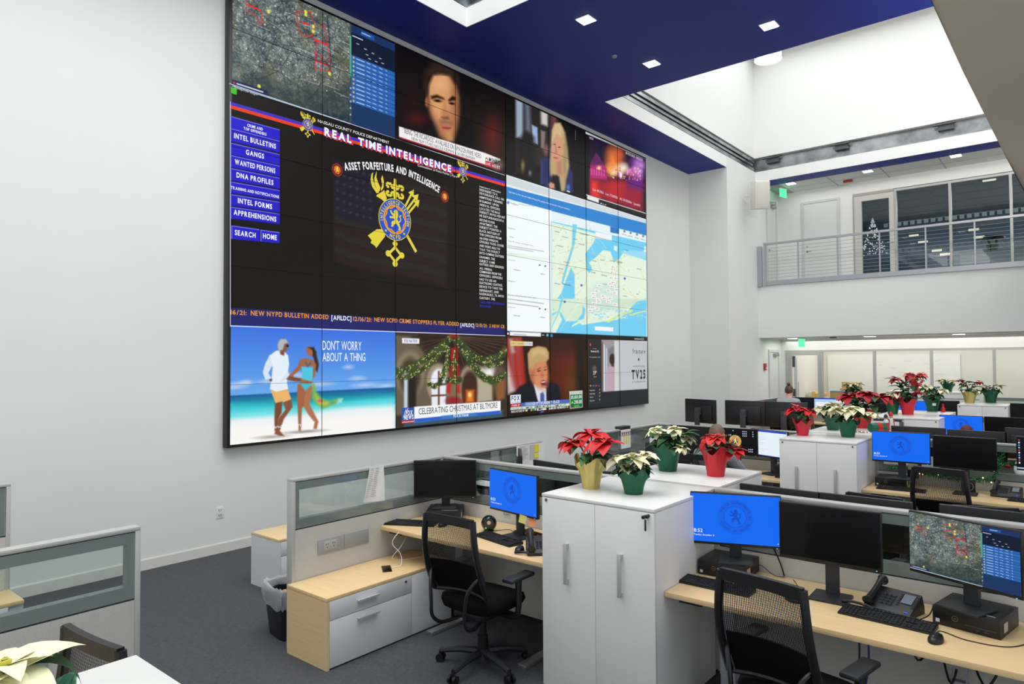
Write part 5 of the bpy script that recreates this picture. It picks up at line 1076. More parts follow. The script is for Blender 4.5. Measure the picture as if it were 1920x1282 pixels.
def desk(label, x0, x1, y0, y1, group=None, z=.75, front=-1, ins=.24):
    t = thing('sit_stand_desk', label, 'desk', ((x0+x1)/2, (y0+y1)/2, 0), 0 if front < 0 else 180, group); a, c = (x1-x0)/2, (y1-y0)/2
    MB().box(-a, a, -c, c, z-.03, z, .0015).build('worktop', MAPLE, t)
    for s in (-1, 1):
        yy = s*(c-(.24 if s < 0 else ins))
        l = MB().box(-.035, .035, yy-.045, yy+.045, .03, z-.27, .003).box(-.03, .03, yy-.04, yy+.04, z-.27, z-.12, .002).box(-.026, .026, yy-.036, yy+.036, z-.12, z-.055).box(-a+.08, a-.06, yy-.03, yy+.03, z-.055, z-.031).build('leg', STEEL, t)
        MB().box(-a+.0, a-.05, yy-.035, yy+.035, 0, .03, .004).build('foot', ALU, l)
    MB().box(.05, .09, -c+.27, c-.27, z-.11, z-.06).build('crossbar', STEEL, t)
    MB().box(-a+.02, -a+.05, c-.22, c-.08, z-.05, z-.031, .004).build('height_switch', BLK, t)
    return t
SCRW, SCRH = .527, .297
def seal(par, cx, cz, R, lift=.0):
    """pale seal of the lock screen"""
    fn = lambda u, v, w: (u, -.0262-w, v); m1 = flatm((24, 84, 214)); m2 = flatm((44, 112, 238)) if 0 else flatm((18, 74, 196))
    A = Flat(fn); A.lift = .0003; A.ring(cx, cz, R, R*.03); A.ring(cx, cz, R*.97, R*.28); A.ring(cx, cz, R*.63, R*.05)
    A.build('seal_rings', flatm((22, 96, 228)), par)
    Bq = Flat(fn); Bq.lift = .0005; Bq.arc_text('POLICE DEPARTMENT', cx, cz, R*.83, R*.17, 158, 22, .02); Bq.arc_text('COUNTY OF NASSAU', cx, cz, R*.83, R*.17, 208, 332, .02, True); Bq.arc_text('N.Y.', cx, cz, R*.83, R*.15, 4, -14, .02)
    Bq.ring(cx, cz, R*.66, R*.03)
    for lp in LION: Bq.poly([(cx+(x-.5)*R*.8, cz+(y-.5)*R*.88) for x, y in lp])
    Bq.build('seal_lines', m2, par)
def monitor(kind, label, loc, yaw, lift=.25, group=None, clock='8:53', tilt=0, name='computer_monitor'):
    """24 inch display; origin under the stand, screen faces local -y; lift = height of the screen centre"""
    t = thing(name, label, 'monitor', loc, yaw, group); W2, H2 = .269, .161; c = lift
    MB().box(-.10, .10, -.09, .10, 0, .014, .004).build('stand_base', BLK2, t)
    MB().box(-.036, .036, .045, .075, .01, c+.05, .004).box(-.04, .04, .01, .05, c-.05, c+.05, .005).build('stand_neck', mat('stand_grey', (52, 54, 60), .45), t)
    g = MB().box(-.03, .03, .0755, .079, c-.01, c+.045, .003).build('stand_badge', DGR, t)
    h = MB().box(-W2, W2, -.022, .008, c-H2, c+H2, .003).box(-W2+.05, W2-.05, .006, .028, c-H2+.04, c+H2-.07, .008).build('housing', BLK, t)
    def gr(nm, m): F_ = Flat(lambda u, v, w: (u, -.0262-w, v)); return F_
    z0, z1_ = c-H2+.017, c+H2-.007; x0, x1 = -W2+.006, W2-.006
    sm = {'off': mat('screen_off', (8, 9, 12), .22), 'lock': flatm((14, 104, 240)), 'desk': flatm((8, 8, 14)), 'doc': flatm((226, 238, 246)), 'icons': flatm((10, 14, 30)), 'map': None, 'page': flatm((168, 204, 240))}[kind]
    if kind == 'map':
        sc = picture('screen', lambda U, V: np.stack([U, np.full_like(U, -.0262), V], -1), x0, z0, x1, z1_, 240, 150, aerial, lambda U, V: ((U-x0)/(x1-x0), (V-z0)/(z1_-z0)), t)
    else: sc = box('screen', sm, x0, x1, -.0262, -.021, z0, z1_, t)
    fn = lambda u, v, w: (u, -.0262-w, v)
    F1 = Flat(lambda u, v, w: (u, -.0225-w, v)); F1.line([(-.012, c-H2+.008), (.012, c-H2+.008)], .003); F1.build('maker_mark', DGR, h)
    MB().box(W2-.03, W2-.024, -.0235, -.021, c-H2+.002, c-H2+.006).build('power_light', flatm((130, 170, 255), 1.5), h)
    if kind == 'lock':
        seal(sc, .0, c+.02, .105); F1 = Flat(fn); F1.lift = .0006; F1.text(clock, x0+.014, c-.088, x0+.068, c-.066, .01); F1.text('Tuesday, December 21', x0+.014, c-.108, x0+.138, c-.098, .01)
        F1.rect(x1-.018, z0+.014, x1-.012, z0+.018); F1.build('clock_lettering', WH, sc)
    if kind == 'desk':
        for R, col, l in ((.074, (226, 200, 70), .0003), (.070, (30, 40, 110), .0005), (.068, (222, 190, 80), .0007), (.050, (226, 90, 60), .0009), (.040, (236, 214, 120), .0011), (.036, (30, 36, 110), .0013)):
            D = Flat(fn); D.lift = l; D.disc(0, c+.005, R); D.build('emblem', flatm(col), sc)
        D = Flat(fn); D.lift = .0017
        for lp in LION: D.poly([((x-.5)*.064, c+.005+(y-.5)*.07) for x, y in lp])
        D.build('emblem_lion', flatm((240, 226, 120)), sc); D = Flat(fn); D.lift = .001; D.arc_text('INTELLIGENCE SECTION', 0, c+.005, .06, .012, 200, -20, .02); D.arc_text('NCPD', 0, c+.005, .06, .012, 245, 295, .02, True); D.build('emblem_lettering', flatm((30, 40, 110)), sc)
        D = Flat(fn); D.lift = .0006; r = random.Random(5)
        for (u, v, n1, n2) in ((-.24, .12, 2, 3), (-.03, .125, 1, 1), (.09, .12, 3, 3), (.21, .12, 1, 3), (-.08, .07, 2, 1), (.16, -.09, 3, 2)):
            for i in range(n1):
                for j in range(n2): D.rect(u+i*.02, c+v-j*.026, u+i*.02+.011, c+v-j*.026+.013)
        D.build('desktop_icons', flatm((176, 200, 232)), sc)
    if kind == 'icons':
        for k in range(10): D = Flat(fn); D.lift = .0005; D.rect(x0+.012, c+.12-k*.024, x0+.024, c+.133-k*.024); D.build('desktop_icon', flatm([(200, 60, 60), (160, 200, 235), (90, 150, 230), (220, 230, 240)][(k*3) % 4]), sc)
        D = Flat(fn); D.lift = .0004; D.rect(x0, z0, x1, z0+.012); D.build('task_bar', flatm((170, 196, 230)), sc)
    if kind in ('doc', 'page'):
        D = Flat(fn); D.lift = .0004; D.rect(x0, z1_-.02, x1, z1_); D.rect(x0, z0, x1, z0+.006); D.build('window_bar', flatm((24, 70, 210)), sc); D = Flat(fn); D.lift = .0004; r = random.Random(3)
        for k in range(9): v = c+.09-k*.022; u = x0+.03+(k % 3)*.05; D.line([(u, v), (u+r.uniform(.04, .2), v)], .004)
        D.build('document_lines', flatm((190, 214, 224)), sc)
        if kind == 'page': D = Flat(fn); D.lift = .0006; D.rect(x0+.03, c-.06, x1-.04, c+.07); D.build('document_window', flatm((232, 238, 246)), sc)
    if tilt:
        for o in (h, sc): 
            M = Matrix.Translation((0, 0, c)) @ Matrix.Rotation(math.radians(tilt), 4, 'X') @ Matrix.Translation((0, 0, -c)); o.matrix_local = M @ o.matrix_local
    return t
def pc_box(label, loc, yaw, group='small black desktop computers'):
    t = thing('desktop_computer', label, 'computer', loc, yaw, group)
    MB().box(-.147, .147, -.14, .145, .0, .094, .004).build('case', BLK, t)
    MB().box(-.146, .146, -.1425, -.139, .003, .092, .001).build('front_panel', mat('front_bezel', (13, 13, 14), .35), t)
    F1 = Flat(lambda u, v, w: (u, -.1432, v)); F1.ring(-.045, .05, .014, .0022, 24); F1.line([(-.05, .05), (-.04, .05)], .004); F1.build('round_badge', mat('badge_silver', (150, 140, 124), .3, metal=.5), t)
    F1 = Flat(lambda u, v, w: (u, -.1432, v)); F1.rect(-.132, .014, -.114, .032); F1.build('front_sticker', mat('sticker', (190, 196, 198), .6), t)
    MB().box(.0, .13, -.1432, -.142, .03, .034).box(.08, .10, -.1432, -.142, .016, .022).box(.045, .06, -.1432, -.142, .016, .022).build('ports', DGR, t)
    F1 = Flat(lambda u, v, w: (.1476, u, v)); F1.rect(-.09, .02, -.03, .065); F1.build('side_label', mat('label_paper', (186, 178, 166), .7), t)
    F1 = Flat(lambda u, v, w: (u, v, .0946)); F1.rect(-.02, -.115, .12, -.108); F1.build('top_label', mat('top_label', (200, 200, 200), .6), t)
    return t
def keyboard(label, loc, yaw, group='black keyboards'):
    t = thing('keyboard', label, 'keyboard', loc, yaw, group)
    MB().prism([(-.068, .0), (.068, .0), (.068, .022), (-.068, .010)], 'x', -.22, .22, .002).build('base', BLK, t)
    b = MB(); r_ = [(-.055, 15), (-.035, 15), (-.015, 15), (.005, 15), (.025, 15), (.05, 15)]
    for j, (y, n) in enumerate(r_):
        z = .011+(y+.068)/.136*.012
        for i in range(15):
            if j == 0 and 4 <= i <= 8: continue
            x = -.208+i*.0192; b.box(x, x+.0165, y-.0082, y+.0082, z, z+.005)
        if j == 0: b.box(-.13, -.035, y-.008, y+.008, z, z+.005)
        for i in range(3):
            if j not in (2,): x = .088+i*.0192; b.box(x, x+.0165, y-.0082, y+.0082, z, z+.005)
        for i in range(4):
            if j < 5: x = .1425+i*.0185; b.box(x, x+.016, y-.0082, y+.0082, z, z+.005)
    b.build('keys', mat('key_black', (30, 31, 34), .5), t)
    return t
def mouse(label, loc, yaw, group='black mice'):
    t = thing('computer_mouse', label, 'mouse', loc, yaw, group)
    rings = []
    for k, (z, s) in enumerate(((0, .94), (.008, 1), (.018, .96), (.027, .82), (.034, .52), (.036, .12))):
        rings.append([((.031*s)*math.cos(a)*(1-.1*math.sin(a)), (.056*s)*math.sin(a)+(.004 if z > .02 else 0), z+.0*math.sin(a)) for a in [2*math.pi*i/20 for i in range(20)]])
    MB().ring_stack(rings).build('shell', BLK, t, 80); MB().cyl((-.004, -.03, .03), (.004, -.03, .03), .009, n=12).build('wheel', DGR, t)
    return t
def phone(label, loc, yaw, group='black desk telephones'):
    t = thing('desk_telephone', label, 'telephone', loc, yaw, group)
    MB().prism([(-.095, .0), (.085, .0), (.085, .03), (.06, .10), (-.095, .022)], 'x', -.12, .12, .005).build('stand', BLK2, t)
    n = Vector((0, -.078, .155)).normalized(); ang = math.atan2(.078, .155)
    fn = lambda u, v, w: (u, -.095+v*math.cos(ang), .024+v*math.sin(ang)+w)
    D = MB()
    for i in range(3):
        for j in range(4): x, v = -.045+i*.024, .045+j*.022; p = fn(x, v, .0); D.box(p[0]-.009, p[0]+.009, p[1]-.006, p[1]+.006, p[2]-.004, p[2]+.006)
    for j in range(6): 
        for x in (.035, .112): p = fn(x, .06+j*.016, 0); D.box(p[0]-.005, p[0]+.005, p[1]-.004, p[1]+.004, p[2]-.004, p[2]+.005)
    D.build('keypad', mat('phone_key', (58, 60, 66), .5), t)
    D = Flat(lambda u, v, w: fn(u, v, .004)); D.rect(.045, .075, .10, .145); D.build('display', mat('phone_display', (96, 104, 116), .25), t)
    D = Flat(lambda u, v, w: fn(u, v, .003)); D.rect(.085, .012, .105, .018); D.build('indicator', flatm((70, 110, 255), 1.2), t)
    p = fn(-.088, .09, .03)
    MB().tube([(-.09, -.10, .048), (-.09, -.07, .062), (-.09, .0, .098), (-.09, .05, .125), (-.09, .075, .128)], .02, 12, 4, radii=lambda q: .016+.014*abs(2*q-1)**2).build('handset', BLK, t, 60)
    return t
def chair(label, loc, yaw, group='black mesh task chairs', tilt=8, low=False):
    t = thing('office_chair', label, 'chair', loc, yaw, group)
    # seat
    rings = []
    for z, s in ((.42, .80), (.44, .95), (.47, 1.0), (.50, .97), (.515, .82), (.52, .4)):
        rings.append([(.255*s*math.copysign(abs(math.cos(a))**.55, math.cos(a)), -.01+.245*s*math.copysign(abs(math.sin(a))**.55, math.sin(a)), z-(.015*math.sin(a) if z > .45 else 0)*-1) for a in [2*math.pi*i/28 for i in range(28)]])
    MB().ring_stack(rings).build('seat', FABK, t, 80)
    MB().box(-.13, .13, -.12, .16, .36, .425, .02).box(.13, .26, .02, .05, .375, .395, .005).build('mechanism', BLK, t)
    # back: profile leans back and curves
    def bp(x, v):
        y = .225+.10*v+.05*math.sin(v*math.pi*.9)-.07*(1-(x/.24)**2)*(.5+.5*math.cos(v*2.2)) ; return (x, y, .555+.525*v)
    W_ = lambda v: .235-.03*v+.01*math.sin(v*3)
    b = MB()
    for s in (-1, 1): b.tube([bp(s*W_(v), v) for v in (0, .2, .4, .6, .8, 1.0)], .021, 8, 3)
    top = []
    for k in range(9): x = -W_(1)+2*W_(1)*k/8; top.append(bp(x, 1.0))
    for k in range(8):
        (xa, ya, za), (xb, yb, zb) = top[k], top[k+1]
        b.ring_stack([[(xa, ya-.014, za-.045), (xa, ya+.014, za-.045), (xa, ya+.014, za+.01), (xa, ya-.014, za+.01)], [(xb, yb-.014, zb-.045), (xb, yb+.014, zb-.045), (xb, yb+.014, zb+.01), (xb, yb-.014, zb+.01)]])
    b.tube([bp(x, 0) for x in (-W_(0), -.12, 0, .12, W_(0))], .016, 8, 3)
    b.build('back_frame', BLK, t)
    b = MB(); n = 50
    for i in range(n):
        f = -1+2*(i+.5)/n
        for k in range(8):
            v0, v1 = k/8, (k+1)/8; xa, xb = f*W_(v0), f*W_(v1); A_, B_ = bp(xa, v0), bp(xb, v1); h = .0026
            b.quad((A_[0]-h, A_[1], A_[2]), (A_[0]+h, A_[1], A_[2]), (B_[0]+h, B_[1], B_[2]), (B_[0]-h, B_[1], B_[2]))
    for k in range(46):
        v = (k+.5)/46; 
        for j in range(8):
            f0, f1 = -1+j/4, -1+(j+1)/4; A_, B_ = bp(f0*W_(v), v), bp(f1*W_(v), v); b.quad((A_[0], A_[1], A_[2]-.0008), (B_[0], B_[1], B_[2]-.0008), (B_[0], B_[1], B_[2]+.0008), (A_[0], A_[1], A_[2]+.0008))
    b.build('back_mesh', mat('mesh_fabric', (24, 23, 22), .8), t, 0)
    b = MB(); R_ = []
    for v in (0.02, .15, .3, .42):
        R_.append([bp(x, v) for x in [(-1+2*i/8)*W_(v)*.9 for i in range(9)]])
    b.ring_stack([[(p[0], p[1]-.012, p[2]) for p in r]+[(p[0], p[1]+.004, p[2]) for p in reversed(r)] for r in R_]); b.build('lumbar_pad', FABK, t)
    for s in (-1, 1):
        MB().tube([(s*.225, .25, .71), (s*.20, .30, .69), (s*.165, .34, .62), (s*.15, .35, .52), (s*.145, .345, .42), (s*.13, .28, .36), (s*.11, .18, .355), (s*.08, .1, .37)], .0125, 8, 4).build('back_brace', BLK, t)
        a = MB().tube([(s*.14, -.02, .385), (s*.26, -.02, .39), (s*.295, -.02, .44), (s*.29, -.03, .55), (s*.285, -.04, .64)], .02, 8, 3, radii=lambda q: .018+.006*q).build('armrest_post', BLK, t)
        MB().box(s*.285-.045, s*.285+.045, -.17, .09, .64, .668, .012).build('armrest_pad', BLK2, a)
    MB().cyl((0, 0, .10), (0, 0, .37), .026).cyl((0, 0, .06), (0, 0, .22), .036).build('gas_column', BLK, t)
    bs = MB().cyl((0, 0, .055), (0, 0, .13), .05, .045, 16).build('star_base', BLK2, t)
    for k in range(5):
        a = 2*math.pi*k/5+.35; c, s = math.cos(a), math.sin(a)
        l = MB().tube([(c*.03, s*.03, .105), (c*.17, s*.17, .10), (c*.31, s*.31, .075)], .022, 8, 3, radii=lambda q: .027-.008*q).build('base_arm', BLK2, bs)
        b = MB(); x, y = c*.315, s*.315
        for q in (-1, 1): b.cyl((x-s*.012*q, y+c*.012*q, .028), (x-s*.03*q, y+c*.03*q, .028), .028, n=14)
        b.cyl((x, y, .03), (x, y, .075), .012); b.build('caster', BLK, bs)
    return t
def leafmesh(b, base, az, el, L, Wd, droop, fold=.25, tip=1.0, lobes=0):
    """pointed ovate leaf: az/el in degrees give its direction"""
    a, e = math.radians(az), math.radians(el); fx, fy = math.cos(a), math.sin(a); N = 7; rows = []
    x = z = 0; ce = e
    for i in range(N+1):
        t = i/N; w = Wd*(math.sin(math.pi*min(1, (t*.96+.02))**.75)**.9)*(1-.25*t)*.5
        if lobes: w *= 1+.22*math.sin(t*math.pi*4)*lobes
        if i == N: w = 0
        if i: x += math.cos(ce)*L/N; z += math.sin(ce)*L/N; ce -= droop/N
        px, py, pz = base[0]+fx*x, base[1]+fy*x, base[2]+z; up = w*fold
        rows.append(((px-fy*w, py+fx*w, pz+up), (px, py, pz), (px+fy*w, py-fx*w, pz+up)))
    V = [[b._v(p) for p in r] for r in rows]
    for r0, r1 in zip(V[:-1], V[1:]):
        b.bm.faces.new((r0[0], r0[1], r1[1], r1[0])); b.bm.faces.new((r0[1], r0[2], r1[2], r1[1]))
def leafmat(name, rgb, var=.12):
    m = mat(name, rgb, .55, noise=var, nscale=14); b = m.node_tree.nodes['Principled BSDF']; b.inputs['Subsurface Weight'].default_value = .12; b.inputs['Subsurface Radius'].default_value = (.02, .01, .005)
    return m
RED = leafmat('red_bract', (206, 26, 30), .16); RED2 = leafmat('deep_red_bract', (176, 14, 24), .16); PINK = leafmat('coral_bract', (226, 74, 74), .12); CREAM = leafmat('cream_bract', (240, 236, 196), .07); GRN = leafmat('poinsettia_leaf', (38, 84, 38), .3); GRN2 = leafmat('pale_leaf', (92, 130, 60), .2)
def foil(name, rgb, metal=.25, rough=.38):
    m = mat(name, rgb, rough, metal=metal); nt = m.node_tree
    if 'w' not in nt.nodes:
        b = nt.nodes['Principled BSDF']; w = nt.nodes.new('ShaderNodeTexNoise'); w.name = 'w'; w.inputs['Scale'].default_value = 60
        mp = nt.nodes.new('ShaderNodeMapping'); mp.inputs['Scale'].default_value = (1, 1, .12); bp_ = nt.nodes.new('ShaderNodeBump'); bp_.inputs['Strength'].default_value = .5; bp_.inputs['Distance'].default_value = .01
        nt.links.new(nt.nodes['Texture Coordinate'].outputs['Object'], mp.inputs[0]); nt.links.new(mp.outputs[0], w.inputs[0]); nt.links.new(w.outputs[0], bp_.inputs['Height']); nt.links.new(bp_.outputs[0], b.inputs['Normal'])
    return m
FR, FG, FGO = foil('red_foil', (206, 44, 56)), foil('green_foil', (16, 92, 62)), foil('gold_foil', (206, 188, 112), .55)
def poinsettia(label, loc, potm, bm_, seed, s=1.0, heads=((0, 0, .30, 1),), hp=.18, group='poinsettias in foil wrapped pots', big=.115, leaves=26, spread=1.0, foil_h=1.0, nb=9):
    """heads: (x, y, z, scale) of the flower heads relative to the pot"""
    t = thing('potted_poinsettia', label, 'potted plant', loc, seed*0, group); rnd = random.Random(seed)
    fr = [rnd.uniform(.0, .05) for _ in range(12)]; ph = rnd.uniform(0, 6); hp *= s
    def wob(a, z): return 1+(.02+.09*max(0, z/hp-.35))*math.sin(a*9+ph)*.55+.012*math.sin(a*23)
    r0, r1 = .058*s, .092*s; rings = []; n = 54
    for k in range(9):
        q = k/8; r = r0+(r1-r0)*q**1.15; ring = []
        for i in range(n):
            a = 2*math.pi*i/n; lip = (math.sin(a*3+ph)*.5+math.sin(a*5+ph*2)*.5); z = hp*q*(1+.24*lip*q*q)*foil_h; rr = r*wob(a, hp*q)*(1+.18*q**4)
            ring.append((rr*math.cos(a), rr*math.sin(a), z))
        rings.append(ring)
    inner = [[(x*.93, y*.93, z) for x, y, z in rings[-1]], [(x*.72, y*.72, hp*.7) for x, y, z in rings[-1]]]
    MB().ring_stack(rings+inner).build('foil_wrap', potm, t, 60)
    b = MB(); 
    for hx, hy, hz, hs in heads: b.tube([(hx*.1, hy*.1, hp*.6), (hx*.5, hy*.5, (hp+hz*s)*.55), (hx*s, hy*s, hz*s)], .0045*s, 6, 3)
    for k in range(3): a = rnd.uniform(0, 6.3); b.tube([(0, 0, hp*.6), (.05*s*math.cos(a), .05*s*math.sin(a), hp*1.2), (.08*s*math.cos(a), .08*s*math.sin(a), hp*1.45)], .0035*s, 6, 2)
    b.build('stems', mat('stem_green', (74, 86, 48), .6), t)
    b = MB(); zt = max(h[2] for h in heads)*s
    for k in range(leaves):
        f = rnd.random(); z = hp*.9+(zt-hp*.9)*(.05+.8*f); az = k*137.5+rnd.uniform(-20, 20); hx, hy = heads[k % len(heads)][:2]
        rr = .03*s; L = rnd.uniform(.09, .135)*s*spread*(1.15-.25*f)
        leafmesh(b, (hx*s*f*.8+rr*math.cos(math.radians(az)), hy*s*f*.8+rr*math.sin(math.radians(az)), z), az, rnd.uniform(-5, 30), L, L*.62, rnd.uniform(.5, 1.5), .3, lobes=rnd.choice([0, 0, 1]))
    b.build('leaves', GRN, t, 60)
    b = MB(); c = MB()
    for hx, hy, hz, hs in heads:
        o = (hx*s, hy*s, hz*s)
        for k in range(nb):
            L = rnd.uniform(.85, 1.3)*big*s*hs; leafmesh(b, (o[0], o[1], o[2]-.006), k*360/nb+rnd.uniform(-14, 14), rnd.uniform(-8, 18), L, L*.70, rnd.uniform(.4, 1.7), .24)
        for k in range(6):
            L = rnd.uniform(.5, .75)*big*s*hs; leafmesh(b, (o[0], o[1], o[2]+.008*s), k*60+25+rnd.uniform(-14, 14), rnd.uniform(10, 35), L, L*.64, rnd.uniform(.3, 1.2), .26)
        for k in range(7): a = rnd.uniform(0, 6.3); q = rnd.uniform(0, .012)*s; c.ball((o[0]+q*math.cos(a), o[1]+q*math.sin(a), o[2]+.014*s), .0055*s, n=8)
    b.build('bracts', bm_, t, 60); c.build('flower_centres', mat('yellow_bud', (196, 186, 60), .5), t, 60)
    return t
def cable(name, label, pts, r=.003, m=None, parent=None):
    o = MB().tube(pts, r, 6, 6).build(name, m or BLK, parent, 60)
    if not parent: tag(o, label, 'cable')
    return o

# =================================================================== THE CUBICLES
XB = 4.425; XC = 8.495; XD = 12.2; XE = 16.05; YA = 4.505
GP = 'cubicle partitions'
partition('glass-topped partition beside the maple credenza, at the end of the cubicle with the black wastebasket', (2.84, YA), (XB-.035, YA), GP, plate=(.46, .70), mull=())
partition('glass-topped partition between the left desk and the desk behind it, running from the corner', (XB, YA+.035), (XB, 2.72), GP, end0=True, end1=False, gz=.865)
partition('partition between the two nearest white towers', (XB, 2.72), (XB, 1.90), GP, False, False)
partition('glass-topped partition behind the three desks monitors at lower right', (XB, 1.90), (XB, -.62), GP, False, True, mull=(.86, 1.6))
partition('glass-topped partition with paper schedule hanging at its end, behind the left desk corner', (XB+.035, YA), (5.87, YA), GP, False, True)
partition('glass-topped partition with calendar hanging over it, behind the red poinsettia in gold foil', (6.86, YA-.03), (XC-.035, YA-.03), GP)
partition('glass-topped partition in front of the seated person in grey', (XC, YA), (XC, 2.56), GP, True, False)
partition('partition behind the tower with the red and cream poinsettias', (XC, 2.56), (XC, 1.78), GP, False, False)
partition('glass-topped partition behind the monitors with green garland', (XC, 1.78), (XC, -.8), GP, False, True, mull=(.86,))
partition('partition between the towers of the third row and beyond', (XD, 2.45), (XD, 1.55), GP, False, False)
partition('grey-capped partition behind the blue and black monitors of the third row', (XD, 1.55), (XD, -1.0), GP, False, True)
partition('far partition with glass end beside the person in the grey sweater', (14.1, 5.35), (XE-.035, 5.35), GP)
partition('long far partition in front of the person in the grey sweater', (XE, 5.385), (XE, 1.90), GP, True, False)
partition('far partition right of the rearmost storage tower', (XE, .98), (XE, -1.6), GP, False, True)
partition('nearest partition at lower left with empty glass and power plate', (-.05, 3.865), (1.535, 3.865), GP, plate=(.93, .70))
partition('partition cut off by the left edge of the picture', (-.05, 5.985), (1.494, 5.985), GP)
GT = 'white storage towers'
tower('nearest white storage tower with key hanging from its right door', 3.56, 4.385, 1.905, 2.715, GT, keyed=True)
tower('white storage tower back to back with the nearest one, carrying two poinsettias', 4.465, 5.29, 1.905, 2.715, GT, front=1)
tower('white storage tower with silver handles under the bright red poinsettia in the second row', 7.64, 8.455, 1.78, 2.555, GT)
tower('white storage tower behind the one in the second row, with holiday figures on top', 8.535, 9.36, 1.71, 2.555, GT, front=1)
tower('white storage tower with its upper drawer pulled open', 11.33, 12.16, 1.56, 2.43, GT, drawer=True)
tower('white storage tower behind the one with the open drawer', 12.24, 13.06, 1.56, 2.43, GT, front=1)
tower('rearmost white storage tower with gold and green potted poinsettias', 15.2, 16.01, 1.02, 1.79, GT)
# nearest tower at lower left, only its top shows
tower('white storage tower at the lower left corner of the picture', .03, .856, .95, 2.16, GT, front=1)
# low white storage at the very back
t = thing('low_storage_unit', 'long white storage unit in front of the office glass at the back', 'cabinet', (18.7, 2.6, 0), 0)
MB().box(-.3, .3, -.85, .95, 0, 1.30, .004).build('body', LAM, t); MB().box(-.31, .31, -.87, .97, 1.30, 1.34, .004).build('top_panel', LAM, t); MB().box(-.305, -.298, -.85, .95, 1.17, 1.2).box(-.305, -.298, .05, .06, 0, 1.17).build('front_joints', FRG, t)
partition('far glass-ended partition right of the long white storage unit', (18.6, 1.7), (18.6, .6), GP, gz=.9)
credenza('maple and white credenza with a phone lying on it', 2.80, 4.0, 3.985, 4.468, .49, .77, 'maple topped credenzas')
credenza('maple topped credenza seen through the glass at lower left', -.05, 1.49, 5.60, 5.948, .49, 1.45, 'maple topped credenzas')
q = at(523, 1012, 2, .49)
credenza('maple topped credenza behind the black wastebasket', q.x, q.x+1.4, q.y, q.y+.48, .49, .75, 'maple topped credenzas', LAM2)
GD = 'maple sit-stand desks'
desk('maple desk with two speakers and the leftmost cubicle chair', 3.665, 4.385, 2.74, 4.465, GD, ins=.57)
desk('long maple desk at lower right with three monitors', 3.665, 4.385, -.62, 1.90, GD)
desk('maple desk on the far side of the partition behind the left desk', 4.465, 5.18, 2.74, 4.465, GD, front=1)
desk('maple desk on the far side of the partition at lower right', 4.465, 5.18, -.62, 1.89, GD, front=1)
desk('maple desk of the person in the grey shirt', 7.80, 8.455, 2.58, 4.43, GD)
desk('maple desk in the second row with telephone and garland', 7.80, 8.455, -.8, 1.77, GD)
desk('raised desk carrying three monitors seen from behind', 8.535, 9.25, 2.58, 4.46, GD, z=1.13, front=1)
desk('maple desk behind the garland partition', 8.535, 9.25, -.8, 1.69, GD, front=1)
desk('desk under the blue and black monitors of the third row', 11.5, 12.16, -1, 1.54, GD)
desk('desk of the person in the grey sweater', 15.35, 16.01, 1.95, 5.3, GD)
desk('desk in the nearest cubicle at lower left', .03, .70, 2.18, 3.82, GD)
desk('desk in the third row facing the display wall end', 11.5, 12.16, 2.46, 4.3, GD)
# ---- monitors
GM = 'flat computer monitors'
DZ = .75; PZ = .75+.0945
pc_box('small black computer under the black monitor in the cubicle corner', (4.19, 4.245, DZ), -52)
monitor('off', 'switched-off monitor in the cubicle corner, on top of a small computer', (4.19, 4.245, PZ), -50, .245, GM)
monitor('lock', 'blue lock screen monitor reading 8:53 with sticky notes along its lower edge', (4.06, 3.36, DZ), -98, .345, GM)
pc_box('small black computer under the blue 8:52 monitor beside the nearest tower', (4.25, 1.75, DZ), -88)
monitor('lock', 'blue lock screen monitor reading 8:52, largest of the blue ones', (4.19, 1.68, PZ), -69, .262, GM, '8:52')
monitor('off', 'switched-off monitor in the middle of the lower right desk', (4.14, 1.115, DZ), -88, .36, GM)
pc_box('small black computer under the tilted map monitor', (4.20, .44, DZ), -101)
monitor('map', 'monitor showing the aerial map with a blue list, at lower right', (4.115, .47, PZ), -112, .285, GM)
monitor('off', 'back of a monitor just beyond the partition, left of the three, at lower right', (4.80, 1.62, DZ), 88, .31, GM)
monitor('off', 'back of a monitor just beyond the partition, middle of the three, at lower right', (4.80, 1.08, DZ), 90, .31, GM)
monitor('off', 'back of a monitor just beyond the partition, behind the map monitor', (4.80, .40, DZ), 90, .32, GM)
monitor('off', 'monitor beyond the glass behind the left desk, seen between screen and tower', (4.85, 3.56, DZ), 80, .3, GM)
monitor('off', 'angled monitor beyond the glass behind the left desk corner', (5.05, 4.12, DZ), 40, .33, GM)
monitor('off', 'angled monitor beyond the glass next to the nearest tower', (4.9, 3.02, DZ), 115, .27, GM)
monitor('off', 'dark monitor left of the person in grey, partly behind the cream poinsettia', (8.12, 3.82, DZ), -90, .36, GM)
monitor('desk', 'monitor with round yellow emblem in front of the person in grey', (8.17, 3.25, DZ), -88, .36, GM)
monitor('doc', 'bright white document monitor left of the second row tower', (8.17, 2.84, DZ), -112, .36, GM)
for px0, px1, y, yaw, lab in ((1285, 1340, 4.02, 72, 'back of the leftmost raised monitor beside the pilaster'), (1361, 1428, 3.40, 88, 'back of the middle raised monitor, stand badge visible'), (1432, 1505, 2.88, 90, 'back of the right raised monitor, behind the bright red poinsettia')):
    monitor('off', lab, (8.86, y, 1.13), yaw, .275, GM)
pc_box('small black computer under the 8:53 monitor in the second row', (8.27, 1.58, DZ), -86)
monitor('lock', 'blue 8:53 lock screen monitor right of the second row tower', (8.15, 1.47, PZ), -88, .33, GM)
monitor('off', 'switched-off monitor in front of the empty mesh chair of the second row', (8.15, .91, DZ), -90, .41, GM)
monitor('icons', 'dark monitor with a column of icons at the right edge of the picture', (8.12, .22, PZ), -96, .35, GM)
